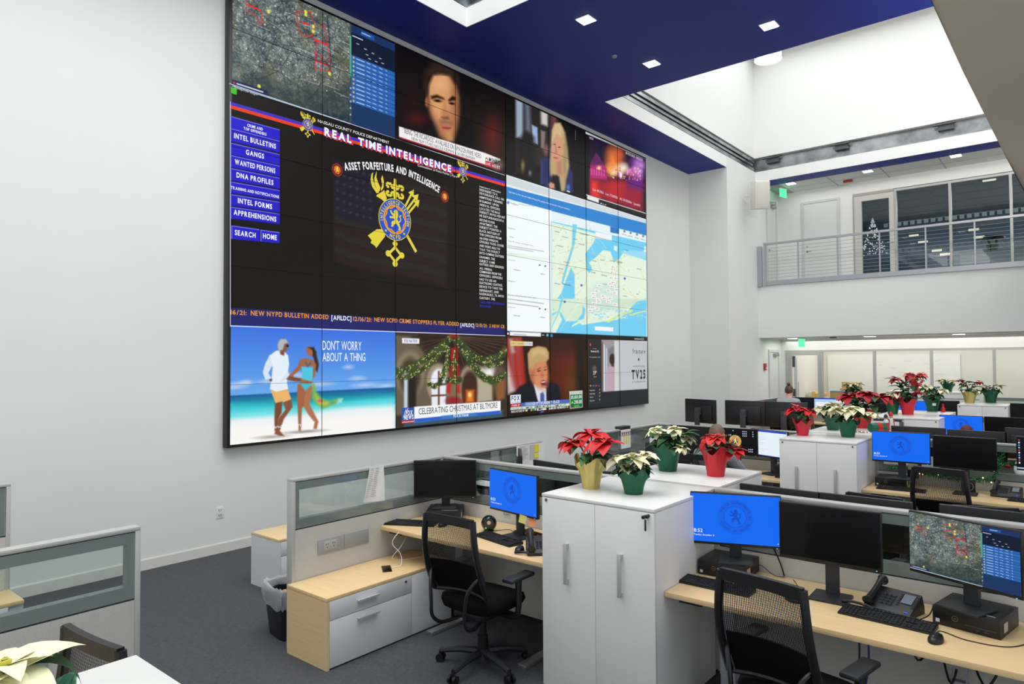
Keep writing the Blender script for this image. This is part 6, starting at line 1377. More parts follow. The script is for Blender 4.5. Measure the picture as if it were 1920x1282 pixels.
monitor('off', 'back of a monitor above the 8:53 monitor in the second row', (8.9, 1.43, DZ), 90, .42, GM)
monitor('off', 'back of a monitor above the switched-off one in the second row', (8.9, .88, DZ), 90, .41, GM)
monitor('off', 'back of a monitor above the icon monitor at the right edge', (8.9, .36, DZ), 90, .46, GM)
monitor('lock', 'blue lock screen monitor in the third row, partly hidden by a head', (11.9, 1.36, DZ), -90, .36, GM)
monitor('off', 'switched-off monitor beside the blue one in the third row', (11.9, .81, DZ), -90, .36, GM)
monitor('off', 'monitor at the right end of the third row', (11.9, .26, DZ), -90, .33, GM)
monitor('icons', 'dark monitor with icons left of the person in the grey sweater', (15.7, 4.75, DZ), -86, .36, GM)
monitor('page', 'monitor with a white window right of the person in the grey sweater', (15.7, 4.21, DZ), -90, .36, GM)
monitor('doc', 'pale blue document monitor at the back, above the cream poinsettias', (15.7, 3.67, DZ), -92, .36, GM)
monitor('off', 'dark monitor at the back left of the red poinsettia group', (15.6, 3.13, DZ), -90, .42, GM)
monitor('lock', 'blue monitor glimpsed behind the red poinsettia group', (15.6, 2.61, DZ), -90, .36, GM)
monitor('off', 'dark monitor at the back between the poinsettia group and the rearmost tower', (15.6, 2.065, DZ), -90, .38, GM)
monitor('off', 'dark monitor at the back right of the rearmost tower', (15.7, .75, DZ), -90, .36, GM)
monitor('off', 'dark monitor at the back near the right edge of the picture', (15.7, .18, DZ), -90, .36, GM)
# ---- keyboards, mice, telephones
keyboard('keyboard at the left end of the left desk, below the corner monitor', (3.86, 4.32, DZ), -62)
keyboard('keyboard below the blue 8:53 monitor with sticky notes', (3.93, 3.42, DZ), -101)
keyboard('keyboard half hidden by the chair under the 8:52 monitor', (3.93, 1.70, DZ), -90)
keyboard('keyboard in front of the lower right telephone', (3.98, .80, DZ), -93)
keyboard('keyboard under the 8:53 monitor in the second row', (8.00, 1.45, DZ), -88)
keyboard('keyboard beside the second row telephone', (8.05, .34, DZ), -94)
mouse('black mouse beside the telephone on the left desk', (3.80, 3.10, DZ), -70)
mouse('black mouse near the corner computer on the left desk', (3.98, 4.06, DZ), -80)
mouse('black mouse between the chair and the middle monitor', (3.97, 1.27, DZ), -30)
mouse('black mouse at the lower right in front of the computer', (3.83, .56, DZ), -100)
mouse('black mouse on the desk of the person in grey', (8.05, 2.97, DZ), -90)
phone('desk telephone at the right end of the left desk, turned away', (3.88, 2.95, DZ), -48)
phone('desk telephone between the middle and map monitors', (4.16, .80, DZ), -104)
phone('desk telephone in the second row beside the icon monitor', (8.25, .58, DZ), -96)
# ---- chairs
chair('mesh chair at the left desk, its whole star base visible', (3.53, 3.215, 0), 92)
chair('mesh chair at the lower right, cut by the bottom of the picture', (3.53, 1.11, 0), 80)
chair('empty mesh chair in the second row in front of the black monitor', (7.72, .98, 0), 82)
chair('chair at lower left, only the curved top of its back visible', (.64, 2.82, 0), -84)
chair('chair beyond the lower right partition, only an arm and back edge visible', (5.75, 1.35, 0), -100).scale = (1, 1, .93)
chair('second chair beyond the lower right partition, near the right edge', (5.85, .45, 0), -70).scale = (1, 1, .92)
chair('chair of the person in the grey shirt', (7.26, 3.20, 0), 88)
chair('chair of the person in the grey sweater', (14.75, 4.77, 0), 90)
chair('chair of the person whose head covers the blue monitor', (11.05, 1.22, 0), 90)
chair('chair of the person hidden behind the cream poinsettias', (9.75, 2.82, 0), -90)
# ---- wastebasket
t = thing('wastebasket', 'black wastebasket with a clear plastic liner on the carpet', 'wastebasket', (3.0, 4.78, 0), -8)
def bring(z, s, n=28, ex=.35): return [(.135*s*math.copysign(abs(math.cos(a))**ex, math.cos(a)), .19*s*math.copysign(abs(math.sin(a))**ex, math.sin(a)), z) for a in [2*math.pi*i/n for i in range(n)]]
MB().ring_stack([bring(0, .74), bring(.38, 1.0), bring(.38, .96), bring(.02, .71)]).build('bin', BLK, t)
rnd = random.Random(3); rg = []
for z, s in ((.24, 1.0), (.27, 1.06), (.31, 1.10), (.36, 1.11), (.395, 1.06), (.40, 1.0), (.38, .93), (.33, .88)): rg.append([(x*(1+rnd.uniform(-.05, .05)), y*(1+rnd.uniform(-.05, .05)), z+rnd.uniform(-.012, .012)) for x, y, z in bring(z, s, 40, .5)])
lm = mat('plastic_liner', (226, 228, 230), .25); lm.node_tree.nodes['Principled BSDF'].inputs['Alpha'].default_value = .42
MB().ring_stack(rg, cap=False).build('liner', lm, t, 60)
MB().ball((0, .03, .3), .05, (1, 1.2, .6), 10).build('crumpled_paper', mat('crumpled_paper', (200, 150, 110), .8), t)
# ---- the left desk
o = MB().box(-.036, .036, -.075, .075, 0, .009, .004).build('smartphone', BGL); p = at(725, 1067, 2, .49); o.location = (p.x, p.y, .49); o.rotation_euler = (0, 0, math.radians(-35)); tag(o, 'black smartphone charging on the credenza', 'smartphone')
cable('charging_cable', 'white charging cable running up from the smartphone', [(p.x+.04, p.y-.02, .497), (p.x+.12, p.y-.03, .50), (p.x+.14, p.y, .58), (p.x+.10, p.y+.05, .66), (p.x+.16, p.y+.05, .73), (3.90, 4.38, .72)], .0028, LAM)
cable('white_cord', 'second white cord looping over the credenza', [(3.92, 4.40, .73), (p.x+.2, p.y+.04, .64), (p.x+.11, p.y+.06, .55), (p.x+.22, p.y+.1, .495), (p.x+.5, p.y-.0, .493)], .002, LAM)
def desk_speaker(label, loc, yaw):
    t = thing('desktop_speaker', label, 'speaker', loc, yaw, 'round desktop speakers')
    MB().ball((0, 0, .062), .062, (1, 1, 1), 24).build('shell', BGL, t, 80); MB().cyl((0, -.046, .070), (0, -.063, .076), .040, .034, 24).build('cone_ring', BLK2, t); MB().cyl((0, -.060, .075), (0, -.072, .079), .018, .014, 20).build('driver', mat('copper_cone', (216, 170, 136), .3, metal=.5), t)
    MB().cyl((0, 0, 0), (0, 0, .008), .04, n=20).build('foot', BLK, t); return t
desk_speaker('round black speaker left of the keyboard, with green light', (4.10, 3.66, DZ), -48)
s_ = [o for o in bpy.data.objects if o.name == 'desktop_speaker'][0]; MB().ball((-.025, -.055, .035), .005, n=8).build('power_light', flatm((60, 255, 70), 2), s_)
desk_speaker('round black speaker beside the telephone and sticky notes', (4.05, 2.96, DZ), -70)
t = thing('wooden_tray', 'dark wooden tray with a phone and keys under the blue monitor', 'tray', (4.17, 3.30, DZ), -98)
MB().box(-.13, .13, -.05, .05, 0, .012, .002).box(-.13, .13, -.05, -.042, .01, .03).box(-.13, .13, .042, .05, .01, .03).box(-.13, -.122, -.05, .05, .01, .03).box(.122, .13, -.05, .05, .01, .03).build('tray', mat('dark_wood', (98, 62, 40), .5), t)
o = MB().box(-.07, .07, -.034, .034, 0, .009, .003).build('black_phone', BGL); o.location = (4.17, 3.32, DZ+.014); o.rotation_euler = (0, 0, math.radians(-98)); tag(o, 'black phone lying in the wooden tray', 'phone')
b = MB(); rnd = random.Random(8)
for k in range(7): x, y = rnd.uniform(-.06, .06), rnd.uniform(-.02, .02); b.tube([(x, y, .004), (x+.02, y+.012, .01), (x+.04, y-.006, .006), (x+.02, y-.015, .004), (x, y, .005)], .0022, 5, 3)
o = b.build('key_ring', mat('key_metal', (120, 116, 112), .3, metal=.8)); o.location = (4.04, 3.28, DZ); tag(o, 'bunch of keys between keyboard and wooden tray', 'keys')
for nm, lab, y, c_, z, a in (('sticky_note', 'yellow sticky note hanging from the blue monitor', 3.245, (206, 204, 120), .925, 4), ('sticky_note', 'orange sticky note hanging from the blue monitor', 3.155, (240, 152, 104), .915, -6)):
    o = MB().ring_stack([[(-.038, -.001, .04), (.038, -.001, .04), (.038, 0, .04), (-.038, 0, .04)], [(-.038, -.006, 0), (.038, -.006, 0), (.038, -.005, 0), (-.038, -.005, 0)], [(-.037, -.016, -.038), (.037, -.016, -.038), (.037, -.015, -.038), (-.037, -.015, -.038)]]).build(nm, mat('note_%d' % c_[2], c_, .8)); o.location = (4.025, y, z); o.rotation_euler = (0, math.radians(a), math.radians(-98)); tag(o, lab, 'sticky note', 'sticky notes on the monitor')
o = box('business_card', PAPER, -.042, .042, -.001, .001, 0, .052); o.location = (4.09, 3.46, .875); o.rotation_euler = (math.radians(8), 0, math.radians(-98)); tag(o, 'white business card under the blue monitor on the left desk', 'card')
F1 = Flat(lambda u, v, w: (u, -.0014, v)); F1.ring(-.028, .035, .009, .002, 16); F1.line([(-.01, .038), (.03, .038)], .003); F1.line([(-.01, .03), (.02, .03)], .002); F1.build('card_print', DGR, o)
cable('headset_cord', 'black handset strap lying at the edge of the left desk', [(3.72, 3.08, DZ+.012), (3.74, 3.02, DZ+.018), (3.78, 2.96, DZ+.015), (3.82, 2.93, DZ+.012)], .010)
cable('speaker_cable', 'thin black cable behind the left speaker', [(4.12, 3.62, DZ+.004), (4.22, 3.55, DZ+.004), (4.18, 3.46, DZ+.004), (4.26, 3.42, DZ+.004), (4.34, 3.5, DZ+.004)], .0022)
cable('power_cable', 'black cable hanging below the left desk', [(4.25, 2.98, .70), (4.22, 2.95, .5), (4.18, 3.0, .38), (4.24, 2.93, .2), (4.30, 2.90, .03)], .004)
cable('network_cable', 'dark blue cable hanging below the left desk', [(4.22, 2.9, .70), (4.12, 3.02, .45), (4.14, 2.98, .25), (4.3, 2.88, .15)], .0035, mat('blue_cable', (30, 40, 150), .5))
# hanging papers
def paper(label, pts, name='hanging_paper', lines=0, yellow=False, back=.003, cat='paper'):
    """sheet draped over a partition: pts = four corners on the near face"""
    a, b_, c, d = [Vector(p) for p in pts]; n = -(b_-a).cross(d-a).normalized()*back; rings = []
    for k in range(7):
        q = k/6; l = a.lerp(d, q); r = b_.lerp(c, q); row = [l.lerp(r, j/6)+n*(1+2.2*math.sin(j*1.1+q*3)*q) for j in range(7)]; rings.append(row+[p-n*.3 for p in reversed(row)])
    o = MB().ring_stack(rings).build(name, PAPER, None, 60); tag(o, label, cat)
    u = (b_-a); v = (d-a); rnd = random.Random(lines)
    F1 = Flat(lambda x, y, w: tuple(a+u*x+v*y+n*(1+2.2*math.sin(x*6.6+y*3)*y+.7)))
    for k in range(lines):
        y = .06+k*.86/lines
        for x0 in (.08, .45): F1.line([(x0, y), (x0+.16, y), (x0+rnd.uniform(.2, .34), y)], .012)
    if lines: F1.build('print', mat('faint_print', (150, 152, 156), .8), o)
    if yellow:
        F1 = Flat(lambda x, y, w: tuple(a+u*x+v*y+n*(1+2.2*math.sin(x*6.6+y*3)*y+.9))); F1.rect(.62, .06, .80, .5); F1.rect(.62, .56, .78, .8); F1.build('highlight', mat('marker_yellow', (232, 214, 70), .7), o)
    return o
yf = YA-.037
p0, p1, p2, p3 = [at(x, y, 1, yf) for x, y in ((693, 876), (719, 873), (721, 938), (681, 942))]
p0.z = p1.z = PT+.004
paper('crumpled white printed sheet hanging over the partition glass', (p0, p1, p2, p3), lines=16)
p0, p1, p2, p3 = [at(x, y, 1, yf) for x, y in ((968, 836), (1020, 829), (1021, 876), (968, 870))]
paper('paper schedule with yellow marks hanging on the glass end', (p0, p1, p2, p3), lines=22, yellow=True)
yc = YA-.03-.037
t = thing('hanging_calendar', 'calendar with black clip hanging over the partition behind the red poinsettia', 'calendar', (at(1172, 800, 1, yc).x, yc, 0))
w = .115; MB().box(-w, w, -.012, .08, 1.235, 1.275, .004).build('clip', BLK2, t); MB().box(-w, w, -.012, -.006, 1.0, 1.235).build('sheet', PAPER, t)
F1 = Flat(lambda u, v, w: (u, -.0125, v)); 
for k in range(3): F1.rect(-.06+k*.055, 1.05, -.035+k*.055, 1.2)
F1.build('yellow_columns', mat('marker_yellow', (232, 214, 70), .7), t); F1 = Flat(lambda u, v, w: (u, -.0128, v)); F1.line([(-w, 1.20), (w, 1.20)], .01); F1.line([(-w, 1.16), (w, 1.16)], .008); F1.build('red_lines', mat('print_red', (190, 70, 70), .7), t); F1 = Flat(lambda u, v, w: (u, -.0126, v)); [F1.rect(-.1+k*.05, 1.17, -.07+k*.05, 1.195) for k in range(5)]; F1.build('blue_marks', mat('print_blue', (80, 110, 170), .7), t)
# things behind the glass of the left desk
t = thing('wire_tray', 'black wire document tray with papers behind the glass', 'tray', (4.68, 4.22, DZ), 0)
b = MB()
for z in (.0, .07, .14, .21): b.box(-.13, .13, -.16, .16, z, z+.004).box(-.13, -.126, -.16, .16, z, z+.03).box(.126, .13, -.16, .16, z, z+.03)
for x in (-.128, .128):
    for y in (-.15, .15): b.box(x-.003, x+.003, y-.003, y+.003, 0, .24)
b.build('rack', BLK, t); box('papers', PAPER, -.11, .11, -.15, .15, .214, .235, t); box('lower_papers', PAPER, -.11, .11, -.15, .15, .074, .10, t)
# desk at lower right
cable('monitor_cable', 'black cable curving down behind the 8:52 monitor', [(4.25, 1.60, 1.0), (4.33, 1.52, .96), (4.36, 1.47, .85), (4.36, 1.44, .76)], .005)
cable('mouse_cord', 'thin cord of the mouse by the middle monitor', [(3.98, 1.32, DZ+.01), (4.05, 1.42, DZ+.004), (4.14, 1.40, DZ+.004), (4.20, 1.32, DZ+.004), (4.27, 1.34, DZ+.004), (4.34, 1.38, DZ+.004)], .0022)
cable('loose_cord', 'thin looped cord on the desk behind the chair', [(4.10, 1.53, DZ+.004), (4.20, 1.60, DZ+.01), (4.32, 1.58, DZ+.06), (4.34, 1.50, DZ+.01), (4.36, 1.44, DZ+.004)], .0025)
cable('front_mouse_cord', 'thin cord from the lower right mouse along the computer', [(3.88, .57, DZ+.01), (3.98, .56, DZ+.004), (3.93, .45, DZ+.004), (3.95, .30, DZ+.004), (4.08, .22, DZ+.004), (4.2, .24, DZ+.02)], .0024)
cable('telephone_cord', 'black cord beside the lower right telephone', [(4.02, .69, DZ+.005), (4.1, .63, DZ+.03), (4.18, .62, DZ+.06), (4.28, .63, DZ+.02)], .003)
cable('handset_strap', 'black strap lying along the keyboard by the telephone', [(4.08, 1.04, DZ+.02), (4.10, .99, DZ+.022), (4.09, .92, DZ+.02), (4.07, .88, DZ+.012)], .009)
cable('hanging_power_cable', 'black cable hanging under the lower right desk', [(4.2, 1.0, .70), (4.18, .98, .45), (4.14, 1.02, .2), (4.1, 1.05, .03)], .005)
cable('hanging_blue_cable', 'blue cable hanging under the lower right desk', [(4.2, .95, .70), (4.17, .93, .45), (4.13, .96, .2), (4.1, .97, .03)], .005, MATS['blue_cable'])
cable('cable_bundle', 'tangled dark cables under the right end of the desk', [(4.25, .75, .68), (4.2, .70, .5), (4.28, .62, .58), (4.2, .55, .42), (4.3, .50, .60), (4.2, .4, .45), (4.3, .3, .65)], .006)
t = thing('cable_spine', 'grey ladder-like cable spine under the right end of the desk', 'cable tray', (4.24, .52, 0))
b = MB()
for k in range(7): b.box(-.02, .02, -.04, .04, .02+k*.095, .05+k*.095)
b.box(-.012, .012, -.04, -.03, 0, .66).box(-.012, .012, .03, .04, 0, .66); b.build('links', STEEL, t)
# second row desk
t = thing('desk_speaker_box', 'pair of small black speaker boxes on the grey person desk', 'speaker', (8.02, 2.66, DZ), -95)
MB().box(-.06, .05, -.05, .05, 0, .15, .006).build('left_box', BLK, t); MB().box(.055, .14, -.05, .05, 0, .17, .006).build('right_box', BLK2, t)
o = box('name_card', mat('card_cream', (226, 222, 190), .7), -.045, .045, -.002, .002, 0, .06); q = at(1712, 875, 0, 8.3); o.location = (8.3, q.y, .93); o.rotation_euler = (math.radians(6), 0, math.radians(-90)); tag(o, 'cream card standing under the 8:53 monitor in the second row', 'card'); box('card_stand', BLK, -.05, .05, -.03, .03, -.085, -.002, o)
t = thing('desk_clock', 'black square desk clock right of the chair back in the second row', 'clock', (8.3, .90, DZ), -88); MB().box(-.06, .06, -.02, .02, 0, .12, .005).build('case', BLK, t); F1 = Flat(lambda u, v, w: (u, -.0206, v)); F1.ring(0, .06, .045, .003, 24); F1.line([(0, .06), (0, .09)], .003); F1.line([(0, .06), (-.02, .05)], .003); F1.build('dial', PAPER, t)
# paper tray by the far left of the grey person, small grey computer
pc_box('small black computer left of the person in grey, behind the cream poinsettia', (8.15, 3.95, DZ), -90)
t = thing('pen_cup', 'black mesh cup beside the cream poinsettia behind the glass', 'cup', (7.9, 4.25, DZ), 0); MB().box(-.06, .06, -.06, .06, 0, .30, .004).build('cup', BLK2, t); MB().box(-.05, .05, -.04, .0, .1, .36).build('papers', PAPER, t)
# garland with lights along the second row
rnd = random.Random(12); b = MB(); li = []
def garl(pts):
    P = []
    for (a, c) in zip(pts[:-1], pts[1:]):
        n = max(2, int((Vector(c)-Vector(a)).length/.018))
        for k in range(n): P.append(Vector(a).lerp(Vector(c), k/n))
    for p in P:
        for k in range(7):
            d = Vector((rnd.uniform(-1, 1), rnd.uniform(-1, 1), rnd.uniform(-1, 1))).normalized()*rnd.uniform(.03, .055); s_ = d.orthogonal().normalized()*.006; b.quad(p-s_, p+s_, p+d+s_*.3, p+d-s_*.3)
        if rnd.random() < .09: li.append(p+Vector((-.03, rnd.uniform(-.03, .03), rnd.uniform(-.03, .03))))
garl([(8.36, 1.62, .93), (8.38, 1.3, .89), (8.38, 1.0, .86), (8.37, .80, .87), (8.36, .70, .88), (8.38, .66, 1.0), (8.40, .62, 1.15)])
o = b.build('tinsel_garland', mat('tinsel_green', (30, 130, 56), .3, metal=.2), None, 0); tag(o, 'green tinsel garland with tiny lights behind the second row monitors', 'garland')
for k, p in enumerate(li[:16]): MB().ball(p, .007, n=8).build('fairy_light', flatm((255, 226, 150), 3), o)
garl_b = b = MB(); li = []
garl([(8.62, .9, 1.0), (8.62, .5, 1.02), (8.62, .1, .98)])
o = b.build('tinsel_garland', MATS['tinsel_green'], None, 0); tag(o, 'green garland with red flowers seen through the glass near the right edge', 'garland')
for k in range(4): MB().ball((8.6, .75-.16*k, 1.0), .03, (1, 1, .7), 8).build('red_flower', RED2, o)
for p in li[:5]: MB().ball(p, .008, n=8).build('fairy_light', flatm((255, 200, 110), 3), o)
# holiday figures on the tower behind
t = thing('holiday_bell_figure', 'green and red barrel-shaped holiday ornament on the tower', 'ornament', (8.95, 1.85, PT), -40)
MB().cyl((-.10, 0, .055), (-.03, 0, .055), .05, .055, 16).build('green_end', foil('ornament_green', (20, 104, 72)), t); MB().cyl((-.03, 0, .055), (.03, 0, .055), .058, .058, 16).build('red_band', foil('ornament_red', (200, 40, 36)), t); MB().cyl((.03, 0, .055), (.09, 0, .055), .055, .05, 16).build('green_end', MATS['ornament_green'], t)
t = thing('holiday_figure', 'small holiday figure in red beside the barrel-shaped ornament', 'figurine', (9.14, 1.80, PT), -60)
MB().lathe([(.035, 0), (.04, .03), (.028, .09), (.02, .12)], 14).build('robe', foil('ornament_red', (200, 40, 36)), t); MB().lathe([(.03, .10), (.028, .125), (.014, .14)], 12, (0, -.004, 0)).build('collar', LAM, t); MB().ball((0, 0, .15), .022, n=10).build('head', mat('figure_skin', (200, 150, 120), .6), t); MB().lathe([(.024, .16), (.02, .185), (.006, .20)], 12).build('hat', BLK, t)
t = thing('holiday_figure', 'taller holiday figure with red cap at the end of the row', 'figurine', (9.27, 1.77, PT), -60)
MB().lathe([(.03, 0), (.036, .03), (.026, .11), (.018, .15)], 14).build('robe', LAM, t); MB().box(-.034, -.02, -.02, .02, .02, .13, .005).box(.02, .034, -.02, .02, .02, .13, .005).build('sash', MATS['ornament_red'], t); MB().ball((0, 0, .165), .022, n=10).build('head', MATS['figure_skin'], t); MB().lathe([(.024, .175), (.022, .20), (.01, .22), (.004, .225)], 12).build('cap', MATS['ornament_red'], t)
t = thing('light_string', 'tangled string of tiny lights beside the ornaments on the tower', 'string lights', (8.75, 2.05, PT)); b = MB(); rnd = random.Random(2); P = [(rnd.uniform(-.1, .1), rnd.uniform(-.2, .12), rnd.uniform(.004, .02)) for _ in range(22)]
MB().tube(P, .002, 5, 4).build('wire', mat('wire_grey', (120, 120, 110), .5), t)
for p in P[::2]: MB().ball(p, .006, n=8).build('bulb', flatm((255, 240, 190), 1.6), t)
o = MB().lathe([(.03, 0), (.034, .03), (.02, .08), (.012, .1)], 12).ball((0, 0, .115), .02, n=8).build('red_figurine', foil('ornament_red', (200, 40, 36)), None); o.location = (12.95, 1.72, PT); tag(o, 'small red figurine beside the labelled green poinsettia pot', 'figurine')
# box with papers , pink folder
o = MB().box(-.02, .0, -.12, .12, 0, .30).build('pink_folder', mat('pink_paper', (236, 92, 140), .7)); q = at(1428, 755, 1, 5.29); o.location = (q.x, 5.30, .92); o.rotation_euler = (0, 0, 1.5); tag(o, 'pink folder propped by the far left monitors', 'folder')
tower('slim white storage tower behind the cream poinsettias', 14.6, 15.25, 3.25, 3.85, GT, handles=False)
# ---- poinsettias
def pl(px, py, z=PT): p = at(px, py, 2, z); return (p.x, p.y, z)
poinsettia('large bright red poinsettia in gold foil on the nearest tower', pl(1108, 915), FGO, RED, 5, 1.0, ((-.02, .13, .30, 1.05), (.02, .0, .37, 1.1), (-.03, -.12, .32, 1.1)), .185, big=.125, leaves=20, nb=8)
poinsettia('cream poinsettia in green foil at the front of the nearest tower', pl(1188, 925), FG, CREAM, 7, 1.0, ((-.02, .09, .22, .9), (-.05, -.02, .24, .9), (.05, -.06, .25, .8), (-.07, .0, .17, .5)), .145, big=.125, leaves=26)
poinsettia('bushy cream poinsettia in green foil on the second tower', pl(1252, 882), FG, CREAM, 9, 1.15, ((-.02, .07, .27, .8), (.03, -.04, .28, .8), (-.06, -.13, .17, .6), (.06, -.11, .22, .7)), .17, big=.11, leaves=44, spread=1.1)
poinsettia('flat-topped red poinsettia in red foil on the second tower', pl(1342, 892), FR, RED, 11, 1.05, ((0, 0, .27, 1.05), (.04, -.12, .19, .8)), .20, big=.125, leaves=16, nb=10)
poinsettia('bright red poinsettia in red foil at the left of the second row tower', pl(1505, 816), FR, RED, 13, 1.0, ((-.02, .05, .31, 1.1), (-.04, -.09, .28, 1.0)), .17, big=.13, leaves=20)
poinsettia('wide cream poinsettia in green foil at the front of the second row tower', pl(1590, 819), FG, CREAM, 15, 1.15, ((-.02, .08, .26, 1.1), (-.02, -.06, .27, 1.2), (.0, -.20, .23, .8)), .155, big=.115, leaves=24, nb=11)
poinsettia('cream poinsettia in green foil behind the front pair of the second row', pl(1562, 806), FG, CREAM, 17, 1.1, ((-.02, .12, .24, 1.0), (-.03, -.02, .28, 1.1)), .15, big=.12, leaves=24)
poinsettia('large deep red poinsettia in red foil behind the wide cream one', pl(1618, 802), FR, RED2, 19, 1.3, ((-.02, .12, .31, 1.0), (.02, -.02, .33, 1.1), (0, -.17, .30, 1.0)), .17, big=.13, leaves=34, spread=1.2)
poinsettia('small cream poinsettia in green foil at the far side, above the deep red one', (14.9, at(1600, 745, 0, 14.9).y, PT), FG, CREAM, 21, 1.35, ((0, .05, .27, 1), (0, -.06, .28, 1)), .15, big=.09, leaves=34)
poinsettia('cream poinsettia in green foil at the left of the open drawer tower', pl(1674, 776), FG, CREAM, 23, 1.15, ((0, .06, .27, 1.0), (-.02, -.06, .28, 1.0)), .19, big=.11, leaves=16)
poinsettia('tall dark red poinsettia in red foil in the middle of the open drawer tower', pl(1702, 777), FR, RED2, 25, 1.3, ((0, .12, .42, 1.0), (0, -.05, .46, 1.0), (-.03, .07, .25, .9), (-.03, -.12, .26, .9)), .18, big=.11, leaves=44)
poinsettia('cream poinsettia in labelled green foil right of the tall dark red one', pl(1748, 771), FG, CREAM, 27, 1.25, ((0, .07, .33, 1.0), (-.02, -.12, .28, .9)), .18, big=.11, leaves=40)
lb = [o for o in bpy.data.objects if o.name.startswith('potted_poinsettia')][-1]; box('pot_label', PAPER, -.112, -.108, -.07, -.02, .10, .14, lb)
poinsettia('coral red poinsettia highest at the back, above the tall dark red one', (18.5, at(1718, 735, 0, 18.5).y, 1.34), FR, PINK, 29, 1.45, ((0, .08, .28, 1), (0, -.08, .28, 1)), .17, big=.10, leaves=16)
poinsettia('small cream poinsettia on the long white storage unit at the back', (18.5, at(1777, 728, 0, 18.5).y, 1.34), FG, CREAM, 31, 1.35, ((0, .08, .20, 1), (0, -.08, .19, 1)), .15, big=.09, leaves=8)
poinsettia('dark red poinsettia in gold foil on the rearmost tower', pl(1818, 755), FGO, RED2, 33, 1.35, ((0, .10, .32, .9), (0, .05, .25, .7), (0, -.12, .30, .8)), .17, big=.09, leaves=24)
poinsettia('cream poinsettia in green foil on the rearmost tower', pl(1858, 755), FG, CREAM, 35, 1.35, ((0, .08, .24, .9), (0, -.08, .25, .9)), .18, big=.085, leaves=16)
poinsettia('huge pale cream poinsettia at the lower left corner of the picture', (.44, 1.80, PT), FG, CREAM, 40, 1.3, ((-.005, -.04, .165, .85), (-.06, .13, .13, 1.0), (-.14, .0, .18, 1.1)), .10, big=.125, leaves=7, foil_h=.9, nb=7)
poinsettia('green potted plant on the counter inside the balcony office', (20.85, at(1862, 490, 0, 20.85).y, 4.80), FG, GRN2, 50, 1.8, ((0, .05, .2, 1), (0, -.07, .18, 1)), .17, big=.09, leaves=20, group='office plants')

# =================================================================== PEOPLE
SKIN = mat('skin', (206, 150, 122), .55); SKIN2 = mat('skin_fair', (222, 176, 150), .55); 
for m_ in (SKIN, SKIN2): m_.node_tree.nodes['Principled BSDF'].inputs['Subsurface Weight'].default_value = .1
def skinned(name, verts, edges, radii, m, parent, root=0, sub=2):
    me = bpy.data.meshes.new(name); me.from_pydata([Vector(v) for v in verts], edges, []); me.materials.append(m)
    o = bpy.data.objects.new(name, me); COL.objects.link(o); o.parent = parent
    md = o.modifiers.new('skin', 'SKIN'); md.use_smooth_shade = True; me.skin_vertices[0].data
    for i, r in enumerate(radii): sv = me.skin_vertices[0].data[i]; sv.radius = (r, r) if not isinstance(r, tuple) else r; sv.use_root = (i == root)
    s = o.modifiers.new('smooth', 'SUBSURF'); s.levels = sub; s.render_levels = sub
    return o
def ensure_skin(me):
    pass
